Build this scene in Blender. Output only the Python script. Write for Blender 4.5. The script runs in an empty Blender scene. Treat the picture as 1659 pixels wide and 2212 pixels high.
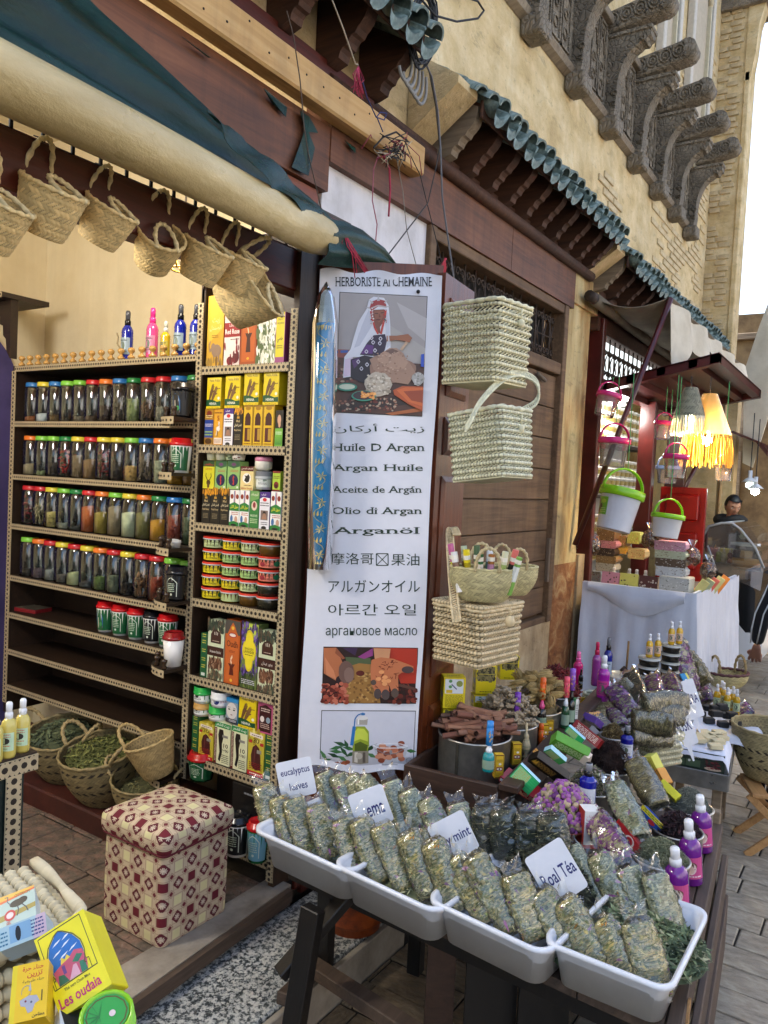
import bpy,math,random
import numpy as np
from mathutils import Vector,Matrix,Euler,noise
random.seed(7)
S=bpy.context.scene
COL=S.collection
PI=math.pi
def R(d):return math.radians(d)
# camera
CX,CY,FP,HC=829.5,1106.0,1670.0,1.6
_v1=Vector((1938-CX,1090-CY,FP)).normalized()
_v2=Vector((-1720-CX,905-CY,FP))
_v2=(_v2-_v1*_v2.dot(_v1)).normalized()
_v3=_v2.cross(_v1)
if _v3.y>0:_v3=-_v3
RW=Matrix((_v1,_v2,_v3))
cam_d=bpy.data.cameras.new('camera')
cam_d.sensor_fit='HORIZONTAL';cam_d.sensor_width=36.0
cam_d.lens=36.0*FP/1659.0
cam_d.clip_start=0.02;cam_d.clip_end=400
cam=bpy.data.objects.new('camera',cam_d);COL.objects.link(cam)
_r,_u,_b=RW@Vector((1,0,0)),-(RW@Vector((0,1,0))),-(RW@Vector((0,0,1)))
cam.matrix_world=Matrix(((_r.x,_u.x,_b.x,0),(_r.y,_u.y,_b.y,0),(_r.z,_u.z,_b.z,HC),(0,0,0,1)))
S.camera=cam
# sky, sun, exposure
SUN_EL,SUN_AZ=48.0,80.0
W=bpy.data.worlds.new('World');S.world=W;W.use_nodes=True
_nt=W.node_tree
_sky=_nt.nodes.new('ShaderNodeTexSky');_sky.sky_type='NISHITA';_sky.sun_disc=False
_sky.sun_elevation=R(SUN_EL);_sky.sun_rotation=R(90-SUN_AZ)
_sky.air_density=1.0;_sky.dust_density=4.0;_sky.ozone_density=1.0
_bg=_nt.nodes['Background'];_bg.inputs['Strength'].default_value=0.15
_nt.links.new(_sky.outputs[0],_bg.inputs['Color'])
_sd=bpy.data.lights.new('sun','SUN');_sd.energy=2.2;_sd.angle=R(0.6);_sd.color=(1,.93,.82)
sun=bpy.data.objects.new('sun',_sd);COL.objects.link(sun)
_d=Vector((math.cos(R(SUN_EL))*math.cos(R(SUN_AZ)),math.cos(R(SUN_EL))*math.sin(R(SUN_AZ)),math.sin(R(SUN_EL))))
sun.rotation_euler=(-_d).to_track_quat('-Z','Y').to_euler()
S.view_settings.view_transform='Standard';S.view_settings.look='None'
S.view_settings.exposure=2.0;S.view_settings.gamma=1.0
S.view_settings.use_curve_mapping=False
S.render.engine='CYCLES'
S.cycles.use_denoising=True
S.cycles.max_bounces=8;S.cycles.transparent_max_bounces=24
S.cycles.diffuse_bounces=4;S.cycles.glossy_bounces=3;S.cycles.transmission_bounces=4
S.cycles.sample_clamp_indirect=6.0;S.cycles.caustics_reflective=False;S.cycles.caustics_refractive=False
# photo pixel (1659 px wide) -> point on a real plane
def ray(x,y):return RW@Vector((x-CX,y-CY,FP))
def on(x,y,ax,v):
 d=ray(x,y);o=Vector((0,0,HC));return o+d*((v-o[ax])/d[ax])
def oX(p,v):return on(p[0],p[1],0,v)
def oY(p,v):return on(p[0],p[1],1,v)
def oZ(p,v):return on(p[0],p[1],2,v)
def oD(p,D):return Vector((0,0,HC))+ray(*p)*(D/FP)
def oP(p,O,N):
 d=ray(*p);c=Vector((0,0,HC));return c+d*((O-c).dot(N)/d.dot(N))
def zoomf(x0,y0,w,W_=1659.0):
 k=w/W_
 return lambda a,b:((x0+a*k)/1.8228,(y0+b*k)/1.8228)
ZT=zoomf(0,0,1400);ZU=zoomf(1300,0,1724)
ZA=zoomf(0,1100,1250);ZB0=zoomf(750,1100,500,1106);ZB=zoomf(750,2050,500,1053)
ZS=zoomf(0,2200,1150);ZL=zoomf(0,3200,1300);ZK=zoomf(0,3400,600)
ZN1=zoomf(1200,1000,600,1327);ZN2=zoomf(1200,2000,600,1207)
ZM=zoomf(1650,1000,650,1438);ZM2=zoomf(1600,2000,700,1408)
ZR=zoomf(2200,1000,824);ZR2=zoomf(2200,1900,824)
ZC=zoomf(1600,2500,800);ZD=zoomf(2200,2450,824);ZE=zoomf(1900,2900,950)
ZF=zoomf(950,2950,1000);ZG=zoomf(1650,3200,1150);ZH=zoomf(950,3400,950)
ZP=zoomf(2500,3000,524,1123);ZQ=zoomf(2650,1400,374,689);ZV=zoomf(1900,0,800)
# colours and materials
def hx(h,k=1.0):
 if not isinstance(h,str):return tuple(h)
 h=h.lstrip('#');o=[]
 for i in(0,2,4):
  c=int(h[i:i+2],16)/255.0
  o.append(min(1,k*(c/12.92 if c<=.04045 else((c+.055)/1.055)**2.4)))
 return tuple(o)
def c4(c):return(c[0],c[1],c[2],1.0)
MATS={}
def newmat(name):
 m=bpy.data.materials.new(name);m.use_nodes=True
 nt=m.node_tree;b=nt.nodes['Principled BSDF'];MATS[name]=m
 return m,nt,b
def nd(nt,t,**kw):
 n=nt.nodes.new(t)
 for k,v in kw.items():
  if k.startswith('i_'):
   n.inputs[k[2:].replace('_',' ')].default_value=v
  else:setattr(n,k,v)
 return n
def coords(nt,stretch=(1,1,1),rot=(0,0,0)):
 tc=nd(nt,'ShaderNodeTexCoord');mp=nd(nt,'ShaderNodeMapping')
 mp.inputs['Scale'].default_value=stretch;mp.inputs['Rotation'].default_value=rot
 nt.links.new(tc.outputs['Object'],mp.inputs['Vector']);return mp.outputs[0]
def noise_n(nt,vec,scale,detail=6,rough=.6,dist=0):
 n=nd(nt,'ShaderNodeTexNoise');n.inputs['Scale'].default_value=scale;n.inputs['Detail'].default_value=detail
 n.inputs['Roughness'].default_value=rough;n.inputs['Distortion'].default_value=dist
 nt.links.new(vec,n.inputs['Vector']);return n.outputs['Fac']
def ramp(nt,fac,stops):
 r=nd(nt,'ShaderNodeValToRGB');e=r.color_ramp.elements
 while len(e)<len(stops):e.new(.5)
 for k,(p,c)in enumerate(stops):
  e[k].position=p;e[k].color=c4(hx(c))if not isinstance(c,(int,float))else(c,c,c,1)
 nt.links.new(fac,r.inputs[0]);return r.outputs[0]
def mixc(nt,fac,a,b,mode='MIX'):
 m=nd(nt,'ShaderNodeMix',data_type='RGBA',blend_type=mode)
 for s,v in((0,fac),(6,a),(7,b)):
  if hasattr(v,'links'):nt.links.new(v,m.inputs[s])
  else:m.inputs[s].default_value=v if s==0 else c4(hx(v))
 return m.outputs[2]
def bump(nt,b,h,st=.3,dist=.01):
 n=nd(nt,'ShaderNodeBump');n.inputs['Strength'].default_value=st;n.inputs['Distance'].default_value=dist
 nt.links.new(h,n.inputs['Height']);nt.links.new(n.outputs[0],b.inputs['Normal'])
def mat(name,stops,scale=6,stretch=(1,1,1),rough=.7,metal=0,bst=.3,bdist=.004,bscale=None,detail=8,dist=0,rr=None,rot=(0,0,0),spec=.5):
 m,nt,b=newmat(name)
 v=coords(nt,stretch,rot)
 f=noise_n(nt,v,scale,detail,.65,dist)
 nt.links.new(ramp(nt,f,stops),b.inputs['Base Color'])
 b.inputs['Roughness'].default_value=rough;b.inputs['Metallic'].default_value=metal
 b.inputs['Specular IOR Level'].default_value=spec
 if rr:nt.links.new(ramp(nt,noise_n(nt,v,scale*1.7,4),[(.35,rr[0]),(.65,rr[1])]),b.inputs['Roughness'])
 if bst:bump(nt,b,noise_n(nt,v,bscale or scale*3,8,.7),bst,bdist)
 return m
def attr_mat(name,rough=.5,metal=0,var=.12,bst=.1,bscale=60,trans=0,alpha=1,coat=0,sss=0):
 m,nt,b=newmat(name)
 a=nd(nt,'ShaderNodeAttribute');a.attribute_name='Col'
 v=coords(nt);f=noise_n(nt,v,30,5)
 k=ramp(nt,f,[(.3,1-var),(.7,1.0)])
 nt.links.new(mixc(nt,1.0,a.outputs['Color'],k,'MULTIPLY'),b.inputs['Base Color'])
 b.inputs['Roughness'].default_value=rough;b.inputs['Metallic'].default_value=metal
 b.inputs['Alpha'].default_value=alpha;b.inputs['Coat Weight'].default_value=coat
 b.inputs['Transmission Weight'].default_value=trans
 if sss:b.inputs['Subsurface Weight'].default_value=sss;b.inputs['Subsurface Radius'].default_value=(.01,.01,.01)
 if bst:bump(nt,b,noise_n(nt,v,bscale,4),bst,.002)
 return m
def wood(name,stops,scale=3,axis=0,rough=.55,bst=.35,fine=14):
 st=[10,10,10];st[axis]=.7
 m,nt,b=newmat(name)
 v=coords(nt,tuple(st));f=noise_n(nt,v,scale,8,.6,1.2);f2=noise_n(nt,coords(nt),.9,4)
 c=mixc(nt,.35,ramp(nt,f,stops),ramp(nt,f2,[(.3,stops[0][1]),(.7,stops[-1][1])]))
 nt.links.new(c,b.inputs['Base Color']);b.inputs['Roughness'].default_value=rough
 bump(nt,b,noise_n(nt,v,scale*2,8,.7),bst,.004)
 return m
def thin(name,tint='#ffffff',fac=.10,rough=.05,glossy='#ffffff',body=0.0,bodycol='#ffffff',bst=0,bscale=30):
 m,nt,b=newmat(name)
 t=nd(nt,'ShaderNodeBsdfTransparent');t.inputs[0].default_value=c4(hx(tint))
 g=nd(nt,'ShaderNodeBsdfGlossy');g.inputs['Roughness'].default_value=rough;g.inputs[0].default_value=c4(hx(glossy))
 d=nd(nt,'ShaderNodeBsdfTranslucent');d2=nd(nt,'ShaderNodeBsdfDiffuse')
 d.inputs[0].default_value=c4(hx(bodycol));d2.inputs[0].default_value=c4(hx(bodycol))
 ad=nd(nt,'ShaderNodeMixShader');ad.inputs[0].default_value=.4
 nt.links.new(d2.outputs[0],ad.inputs[1]);nt.links.new(d.outputs[0],ad.inputs[2])
 m1=nd(nt,'ShaderNodeMixShader');m1.inputs[0].default_value=body
 nt.links.new(t.outputs[0],m1.inputs[1]);nt.links.new(ad.outputs[0],m1.inputs[2])
 lw=nd(nt,'ShaderNodeFresnel');lw.inputs[0].default_value=1.35
 mm=nd(nt,'ShaderNodeMath',operation='ADD');mm.inputs[1].default_value=fac
 nt.links.new(lw.outputs[0],mm.inputs[0])
 m2=nd(nt,'ShaderNodeMixShader');nt.links.new(mm.outputs[0],m2.inputs[0])
 nt.links.new(m1.outputs[0],m2.inputs[1]);nt.links.new(g.outputs[0],m2.inputs[2])
 nt.links.new(m2.outputs[0],nt.nodes['Material Output'].inputs[0])
 if bst:
  n=nd(nt,'ShaderNodeBump');n.inputs['Strength'].default_value=bst;n.inputs['Distance'].default_value=.004
  nt.links.new(noise_n(nt,coords(nt),bscale,3,.5,.8),n.inputs['Height'])
  nt.links.new(n.outputs[0],g.inputs['Normal']);nt.links.new(n.outputs[0],lw.inputs['Normal'])
 return m
def emit(name,col,st):
 m,nt,b=newmat(name);b.inputs['Base Color'].default_value=c4(hx(col))
 b.inputs['Emission Color'].default_value=c4(hx(col));b.inputs['Emission Strength'].default_value=st
 return m
card=attr_mat('printed card',.38,var=.08,bst=.05)
matte=attr_mat('matte paint',.75,var=.18,bst=.2)
gloss=attr_mat('glossy plastic',.22,var=.04,bst=0)
tinm=attr_mat('worn tin',.3,metal=.72,var=.35,bst=.15,bscale=20)
straw=attr_mat('dry straw',.7,var=.15,bst=.25,bscale=160)
herb=attr_mat('dry herb',.8,var=.3,bst=.2)
cloth=attr_mat('fabric',.85,var=.08,bst=.15,bscale=250)
skinm=attr_mat('skin',.5,var=.06,bst=0,sss=.1)
liquid=attr_mat('coloured liquid bottle',.08,var=.02,bst=0,coat=.6)
vinyl=attr_mat('vinyl print',.36,var=.04,bst=.35,bscale=9)
clear=thin('clear jar plastic','#e8efee',.07,.06)
bagm=thin('crinkled clear film','#fafaf6',.06,.09,body=.02,bst=1.0,bscale=38)
milky=thin('milky plastic','#f4f6fa',.05,.25,body=.82,bodycol='#eef1f4')
bucketm=thin('clear bucket plastic','#f2f0f4',.08,.12,body=.22,bodycol='#e6e2ea')
shadem=thin('lit straw shade','#ffffff',.0,.5,body=.93,bodycol='#c8a25c')
glassm=thin('display glass','#dfe8e6',.2,.03,body=.06)
# mesh builder with one colour per face
ID=Matrix.Identity(4)
def TM(loc=(0,0,0),rot=(0,0,0),s=1):
 sc=Matrix.Diagonal((s,s,s,1))if not hasattr(s,'__len__')else Matrix.Diagonal((*s,1))
 return Matrix.Translation(loc)@Euler(rot).to_matrix().to_4x4()@sc
def axisM(a,b,roll=0):
 """z axis from a to b"""
 z=(Vector(b)-Vector(a)).normalized();x=Vector((0,0,1)).cross(z)
 x=x.normalized()if x.length>1e-4 else Vector((1,0,0));y=z.cross(x)
 m=Matrix((x,y,z)).transposed().to_4x4();m.translation=a
 return m@Matrix.Rotation(roll,4,'Z')
class MB:
 def __init__(s,M=None):s.v=[];s.f=[];s.c=[];s.sm=[];s.M=M or ID
 def add(s,vs,fs,col='#ffffff',smooth=False,M=None):
  M=s.M@M if M else s.M;n=len(s.v)
  s.v+=[tuple(M@Vector(p))for p in vs];s.f+=[tuple(i+n for i in f)for f in fs]
  if isinstance(col,list):s.c+=[hx(q)for q in col]
  else:s.c+=[hx(col)]*len(fs)
  s.sm+=[smooth]*len(fs);return s
 def box(s,x0,x1,y0,y1,z0,z1,col='#ffffff',M=None):
  return s.add([(x0,y0,z0),(x1,y0,z0),(x1,y1,z0),(x0,y1,z0),(x0,y0,z1),(x1,y0,z1),(x1,y1,z1),(x0,y1,z1)],[(0,3,2,1),(4,5,6,7),(0,1,5,4),(1,2,6,5),(2,3,7,6),(3,0,4,7)],col,False,M)
 def bev(s,x0,x1,y0,y1,z0,z1,col='#ffffff',b=.004,M=None):
  """box with chamfered edges"""
  vs=[];X=(x0,x1);Y=(y0,y1);Zs=(z0,z1)
  sg=(1,-1)
  for i in(0,1):
   for j in(0,1):
    for k in(0,1):
     a,c,d=X[i],Y[j],Zs[k];vs+=[(a,c+sg[j]*b,d+sg[k]*b),(a+sg[i]*b,c,d+sg[k]*b),(a+sg[i]*b,c+sg[j]*b,d)]
  q=lambda i,j,k,t:(i*4+j*2+k)*3+t
  F=[]
  for t,(p,r)in enumerate(((1,2),(0,2),(0,1))):
   for e in(0,1):
    ring=[]
    for(u,w)in((0,0),(1,0),(1,1),(0,1)):
     ix=[0,0,0];ix[t]=e;ix[p]=u;ix[r]=w;ring.append(q(*ix,t))
    F.append(tuple(ring if(e==1)^(t==1)else ring[::-1]))
  for t,(p,r)in enumerate(((1,2),(0,2),(0,1))):
   for u in(0,1):
    for w in(0,1):
     a=[0,0,0];a[p]=u;a[r]=w;bb=list(a);bb[t]=1
     F.append((q(*a,p),q(*bb,p),q(*bb,r),q(*a,r)))
  for i in(0,1):
   for j in(0,1):
    for k in(0,1):F.append((q(i,j,k,0),q(i,j,k,1),q(i,j,k,2)))
  return s.add(vs,F,col,False,M)
 def tube(s,path,r,n=8,col='#ffffff',caps=True,smooth=True,M=None,closed=False,flat=1.0,rf=None):
  P=[Vector(p)for p in path];m=len(P);vs=[];fs=[]
  up=None
  for i,p in enumerate(P):
   t=(P[(i+1)%m]-P[i-1])if closed else(P[min(i+1,m-1)]-P[max(i-1,0)])
   t=t.normalized()if t.length>0 else Vector((0,0,1))
   if up is None:
    up=Vector((0,0,1))if abs(t.z)<.9 else Vector((1,0,0))
   up=(up-t*up.dot(t));up=up.normalized()if up.length>1e-6 else Vector((1,0,0))
   sd=t.cross(up);ri=r[i]if isinstance(r,(list,tuple))else r
   for k in range(n):
    a=2*PI*k/n;rr=ri*(rf(i,a)if rf else 1)
    vs.append(p+sd*math.cos(a)*rr*flat+up*math.sin(a)*rr)
  cols=[]if isinstance(col,list)else None
  for i in range(m if closed else m-1):
   for k in range(n):
    fs.append((i*n+k,i*n+(k+1)%n,((i+1)%m)*n+(k+1)%n,((i+1)%m)*n+k))
    if cols is not None:cols.append(col[i%len(col)])
  if caps and not closed:
   fs.append(tuple(range(n))[::-1]);fs.append(tuple((m-1)*n+k for k in range(n)))
   if cols is not None:cols+=[col[0],col[-1]]
  return s.add(vs,fs,cols if cols is not None else col,smooth,M)
 def lathe(s,prof,n=16,col='#ffffff',smooth=True,M=None,sx=1,sy=1,cap=True,a0=0,rib=0,nr=0):
  vs=[];fs=[];cols=[]if isinstance(col,list)else None;m=len(prof)
  for(r,z)in prof:
   for k in range(n):
    a=a0+2*PI*k/n;q=r*(1+(rib*abs(math.sin(nr*a/2))if rib else 0));vs.append((q*sx*math.cos(a),q*sy*math.sin(a),z))
  for i in range(m-1):
   for k in range(n):
    fs.append((i*n+k,i*n+(k+1)%n,(i+1)*n+(k+1)%n,(i+1)*n+k))
    if cols is not None:cols.append(col[min(i,len(col)-1)])
  if cap:
   if prof[0][0]>1e-5:fs.append(tuple(range(n))[::-1]);cols is not None and cols.append(col[0])
   if prof[-1][0]>1e-5:fs.append(tuple((m-1)*n+k for k in range(n)));cols is not None and cols.append(col[-1])
  return s.add(vs,fs,cols if cols is not None else col,smooth,M)
 def poly(s,pts,col='#ffffff',M=None):return s.add(pts,[tuple(range(len(pts)))],col,False,M)
 def prism(s,pts,ext,col='#ffffff',M=None):
  n=len(pts);e=Vector(ext);vs=[Vector(p)for p in pts]+[Vector(p)+e for p in pts]
  fs=[tuple(range(n))[::-1],tuple(range(n,2*n))]+[(i,(i+1)%n,n+(i+1)%n,n+i)for i in range(n)]
  return s.add(vs,fs,col,False,M)
 def grid(s,fn,nu,nv,col='#ffffff',smooth=True,M=None,cf=None):
  vs=[fn(i/nu,j/nv)for j in range(nv+1)for i in range(nu+1)]
  fs=[];cs=[]
  for j in range(nv):
   for i in range(nu):
    a=j*(nu+1)+i;fs.append((a,a+1,a+nu+2,a+nu+1))
    if cf:cs.append(cf(i/nu,j/nv))
  return s.add(vs,fs,cs if cf else col,smooth,M)
 def slab(s,fn,nu,nv,th,col='#ffffff',smooth=True):
  """sheet with thickness th (vector)"""
  t=Vector(th);s.grid(fn,nu,nv,col,smooth);s.grid(lambda u,v:Vector(fn(1-u,v))+t,nu,nv,col,smooth)
  for(a,b)in(((0,0),(1,0)),((1,0),(1,1)),((1,1),(0,1)),((0,1),(0,0))):
   k=max(nu,nv)
   f=lambda q:Vector(fn(a[0]+(b[0]-a[0])*q,a[1]+(b[1]-a[1])*q))
   s.grid(lambda u,v:f(u)+t*(1-v),k,1,col,smooth)
  return s
 def mesh(s,name,m):
  me=bpy.data.meshes.new(name);me.from_pydata(s.v,[],s.f)
  if len(me.polygons)==len(s.c):
   at=me.attributes.new('Col','FLOAT_COLOR','FACE')
   arr=np.ones((len(s.c),4),dtype=np.float32);arr[:,:3]=np.array(s.c,dtype=np.float32).reshape(-1,3)
   at.data.foreach_set('color',arr.ravel())
   me.polygons.foreach_set('use_smooth',s.sm)
  me.materials.append(m);me.update();return me
 def build(s,name,m,parent=None,label=None,loc=None):
  o=bpy.data.objects.new(name,s.mesh(name,m));COL.objects.link(o)
  if parent:o.parent=parent
  if label:o['label']=label
  if loc is not None:o.location=loc
  return o
def link(name,me,parent=None,M=None,label=None):
 o=bpy.data.objects.new(name,me);COL.objects.link(o)
 if parent:o.parent=parent
 if M is not None:o.matrix_local=M if isinstance(M,Matrix)else TM(M)
 if label:o['label']=label
 return o
def tag(o,label,cat,group=None,kind=None):
 o['label']=label
 if cat:o['category']=cat
 if group:o['group']=group
 if kind:o['kind']=kind
 return o
def thing(name,label,cat,M=None,group=None):
 o=bpy.data.objects.new(name,None);COL.objects.link(o);o.empty_display_size=.05
 if M is not None:o.matrix_world=M if isinstance(M,Matrix)else TM(M)
 return tag(o,label,cat,group)
def copy_tree(o,M=None,label=None,parent=None):
 c=o.copy();COL.objects.link(c)
 if parent:c.parent=parent
 if M is not None:c.matrix_world=M
 if label:c['label']=label
 for ch in o.children:
  k=copy_tree(ch,parent=c);k.matrix_parent_inverse=ch.matrix_parent_inverse.copy();k.matrix_local=ch.matrix_local.copy()
 return c
def struct(o):o['kind']='structure';return o
def stuff(o):o['kind']='stuff';return o
def vary(c,k,rnd=random):
 c=hx(c);f=1+rnd.uniform(-k,k);return tuple(min(1,max(0,q*f))for q in c)
# lettering
_AR={}
for _ch,_cd,_n in[('ا',0xFE8D,2),('أ',0xFE83,2),('إ',0xFE87,2),('آ',0xFE81,2),('ء',0xFE80,1),('ئ',0xFE89,4),('ب',0xFE8F,4),('ة',0xFE93,2),('ت',0xFE95,4),('ث',0xFE99,4),('ج',0xFE9D,4),('ح',0xFEA1,4),('خ',0xFEA5,4),('د',0xFEA9,2),('ذ',0xFEAB,2),('ر',0xFEAD,2),('ز',0xFEAF,2),('س',0xFEB1,4),('ش',0xFEB5,4),('ص',0xFEB9,4),('ض',0xFEBD,4),('ط',0xFEC1,4),('ظ',0xFEC5,4),('ع',0xFEC9,4),('غ',0xFECD,4),('ف',0xFED1,4),('ق',0xFED5,4),('ك',0xFED9,4),('ل',0xFEDD,4),('م',0xFEE1,4),('ن',0xFEE5,4),('ه',0xFEE9,4),('و',0xFEED,2),('ى',0xFEEF,2),('ي',0xFEF1,4)]:_AR[_ch]=(_cd,_n)
def ar(s):
 out=[]
 for i,ch in enumerate(s):
  if ch not in _AR:out.append(ch);continue
  cd,n=_AR[ch]
  pv=i>0 and s[i-1]in _AR and _AR[s[i-1]][1]==4
  nx=n==4 and i+1<len(s)and s[i+1]in _AR and _AR[s[i+1]][1]>1
  out.append(chr(cd+(3 if pv and nx else 1 if pv and n>1 else 2 if nx else 0)))
 return ''.join(reversed(out))
_TX={}
def text_geo(s,style=''):
 k=(s,style)
 if k in _TX:return _TX[k]
 cu=bpy.data.curves.new('lettering','FONT');cu.body=ar(s)if any(c in _AR for c in s)else s
 cu.resolution_u=2;cu.offset={'b':.018,'serif':.008,'hand':.012}.get(style,0)
 ob=bpy.data.objects.new('lettering',cu);me=bpy.data.meshes.new_from_object(ob)
 V=[(v.co.x,v.co.y)for v in me.vertices];F=[tuple(p.vertices)for p in me.polygons]
 if style=='serif':
  cnt={}
  for f in F:
   for a,b in zip(f,f[1:]+f[:1]):e=(min(a,b),max(a,b));cnt[e]=cnt.get(e,0)+1
  for(a,b),n in list(cnt.items()):
   if n==1 and abs(V[a][1]-V[b][1])<.006:
    x0,x1=sorted((V[a][0],V[b][0]));y=V[a][1]
    if .05<x1-x0<.2 and(abs(y)<.03 or y>.4):
     q=len(V);h=.045 if y>.4 else-.045
     V+=[(x0-.06,y),(x1+.06,y),(x1+.06,y-h),(x0-.06,y-h)];F.append((q,q+1,q+2,q+3)if h<0 else(q+3,q+2,q+1,q))
 bpy.data.objects.remove(ob);bpy.data.curves.remove(cu);bpy.data.meshes.remove(me)
 if not V:V=[(0,0)]
 xs=[p[0]for p in V];ys=[p[1]for p in V];x0,x1,y0,y1=min(xs),max(xs),min(ys),max(ys)
 w,h=max(x1-x0,1e-3),max(y1-y0,1e-3)
 _TX[k]=([((p[0]-x0)/w,(p[1]-y0)/h)for p in V],F,w/h);return _TX[k]
_ar=random.Random(5)
def art(mb,F,items,st=.0003,base=1):
 """flat print: F(u,v,off)->point, items in 0..1 panel coordinates, v up"""
 for n,it in enumerate(items):
  k=it[0];off=(base+n*.25)*st
  if k=='r':
   _,a,b,c,d,col=it;mb.add([F(a,b,off),F(c,b,off),F(c,d,off),F(a,d,off)],[(0,1,2,3)],col)
  elif k=='e':
   _,x,y,rx,ry,col=it;mb.add([F(x+rx*math.cos(2*PI*q/14),y+ry*math.sin(2*PI*q/14),off)for q in range(14)],[tuple(range(14))],col)
  elif k=='p':
   pts=it[1];mb.add([F(x,y,off)for x,y in pts],[tuple(range(len(pts)))],it[2])
  elif k=='l':
   pts,w,col=it[1],it[2],it[3]
   for(x0,y0),(x1,y1)in zip(pts,pts[1:]):
    dx,dy=x1-x0,y1-y0;L=math.hypot(dx,dy)or 1;nx,ny=-dy/L*w/2,dx/L*w/2
    mb.add([F(x0+nx,y0+ny,off),F(x0-nx,y0-ny,off),F(x1-nx,y1-ny,off),F(x1+nx,y1+ny,off)],[(0,1,2,3)],col)
  elif k=='t':
   _,s,a,b,c,d,col=it[:7];V,FF,_a=text_geo(s,it[7]if len(it)>7 else '')
   mb.add([F(a+(c-a)*p[0],b+(d-b)*p[1],off)for p in V],FF,col)
  elif k=='s':
   _,a,b,c,d,col,rows=it;h=(d-b)/rows
   for r in range(rows):
    x=a;y=b+h*(r+.3)
    while x<c-.02:
     w=min(_ar.uniform(.04,.16)*(c-a+.2),c-x);mb.add([F(x,y,off),F(x+w,y,off),F(x+w,y+h*.42,off),F(x,y+h*.42,off)],[(0,1,2,3)],col);x+=w+.03*(c-a+.2)
  elif k=='d':
   _,a,b,c,d,cols,num,rr=it
   for r in range(num):
    x,y=_ar.uniform(a,c),_ar.uniform(b,d);q=_ar.uniform(.6,1.2)*rr;an=_ar.uniform(0,PI)
    mb.add([F(x+q*math.cos(an+2*PI*t/5),y+q*math.sin(an+2*PI*t/5),off+_ar.random()*st*.2)for t in range(5)],[(0,1,2,3,4)],_ar.choice(cols))
# MATERIALS OF THE SETTING
ochre=mat('ochre lime plaster',[(.25,'#a2885c'),(.42,'#c8ad7a'),(.58,'#dac293'),(.75,'#e5d5ae')],scale=3.5,stretch=(1,1,1.3),rough=.95,bst=.9,bdist=.02,bscale=9,detail=14,dist=.15)
oldplaster=mat('stained yellow plaster',[(.25,'#7d5a33'),(.42,'#b79863'),(.55,'#cfb983'),(.8,'#ddd0a4')],scale=2.4,stretch=(2.2,1,.6),rough=.92,bst=.6,bdist=.012,bscale=12,detail=14,dist=.2)
dadoplaster=mat('flaking dado plaster',[(.25,'#8f7655'),(.45,'#ad9570'),(.6,'#bfa984'),(.78,'#c9bda2')],scale=4,rough=.95,bst=.9,bdist=.012,bscale=14,detail=14,dist=.3)
rust_pl=mat('rust stained plaster',[(.3,'#5e3a20'),(.5,'#8d5b33'),(.7,'#b79a6b')],scale=6,rough=.95,bst=1,bdist=.02,detail=12,dist=1.2)
whitepl=mat('white lime wash',[(.3,'#bcb8b4'),(.5,'#dad7d6'),(.75,'#e6e4e6')],scale=3,rough=.9,bst=.5,bdist=.008,bscale=18,detail=10)
creampl=mat('cream interior plaster',[(.3,'#c9b78f'),(.6,'#dccfae'),(.8,'#e4d9ba')],scale=1.2,rough=.9,bst=.3,bdist=.006,bscale=22)
brickm=mat('sand brick',[(.3,'#a08a68'),(.5,'#c4ae86'),(.75,'#d8c8a4')],scale=6,rough=.95,bst=.8,bdist=.01,bscale=30)
redwood=wood('red stained wood',[(.3,'#2a0d07'),(.55,'#521b0e'),(.8,'#6e2a17')],axis=2,rough=.4)
redwoodx=wood('red stained rail wood',[(.3,'#2c0f08'),(.55,'#501c10'),(.8,'#682a18')],axis=0,rough=.4)
brownboard=wood('weathered brown board',[(.25,'#3a1f10'),(.5,'#6b3d20'),(.75,'#8a5733')],axis=0,scale=2.4,rough=.6)
orangeboard=wood('orange brown board',[(.3,'#6a2f16'),(.6,'#8e4826'),(.8,'#a25a33')],axis=0,rough=.5)
shutterwood=wood('sun bleached shutter plank',[(.25,'#4a3521'),(.5,'#6f5338'),(.75,'#8a6d4d')],axis=0,scale=2.5,rough=.75)
doorwood=wood('varnished door wood',[(.3,'#451b0c'),(.55,'#6b3217'),(.8,'#85451f')],axis=2,rough=.35)
pine=wood('bare pine',[(.3,'#a67a3e'),(.5,'#c79d5e'),(.8,'#d8b57c')],axis=0,scale=2.2,rough=.6,bst=.2)
eavewood=wood('dark eave wood',[(.3,'#24140c'),(.55,'#4a2c1b'),(.8,'#63402a')],axis=1,rough=.75)
greywood=wood('grey weathered wood',[(.3,'#57493a'),(.55,'#82725c'),(.8,'#9c8d76')],axis=1,rough=.85)
darkshelf=wood('dark shelf wood',[(.3,'#150d08'),(.55,'#2a1b11'),(.8,'#3a2818')],axis=1,rough=.5)
cabside=wood('brown cabinet side',[(.3,'#20130a'),(.55,'#3b2616'),(.8,'#50361f')],axis=2,rough=.5,scale=4)
blackwood=wood('black painted trestle wood',[(.3,'#070606'),(.6,'#100d0b'),(.8,'#221b15')],axis=2,rough=.5)
cratewood=wood('dark crate wood',[(.3,'#1d120b'),(.55,'#3a251a'),(.8,'#553b2a')],axis=1,rough=.6)
sidewood=wood('grey brown stall plank',[(.3,'#2c2119'),(.55,'#4d3d31'),(.8,'#6a594b')],axis=0,rough=.7)
palewood=wood('pale stool wood',[(.3,'#8a6238'),(.55,'#b58a55'),(.8,'#c79f6c')],axis=0,rough=.6)
carved=None
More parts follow.
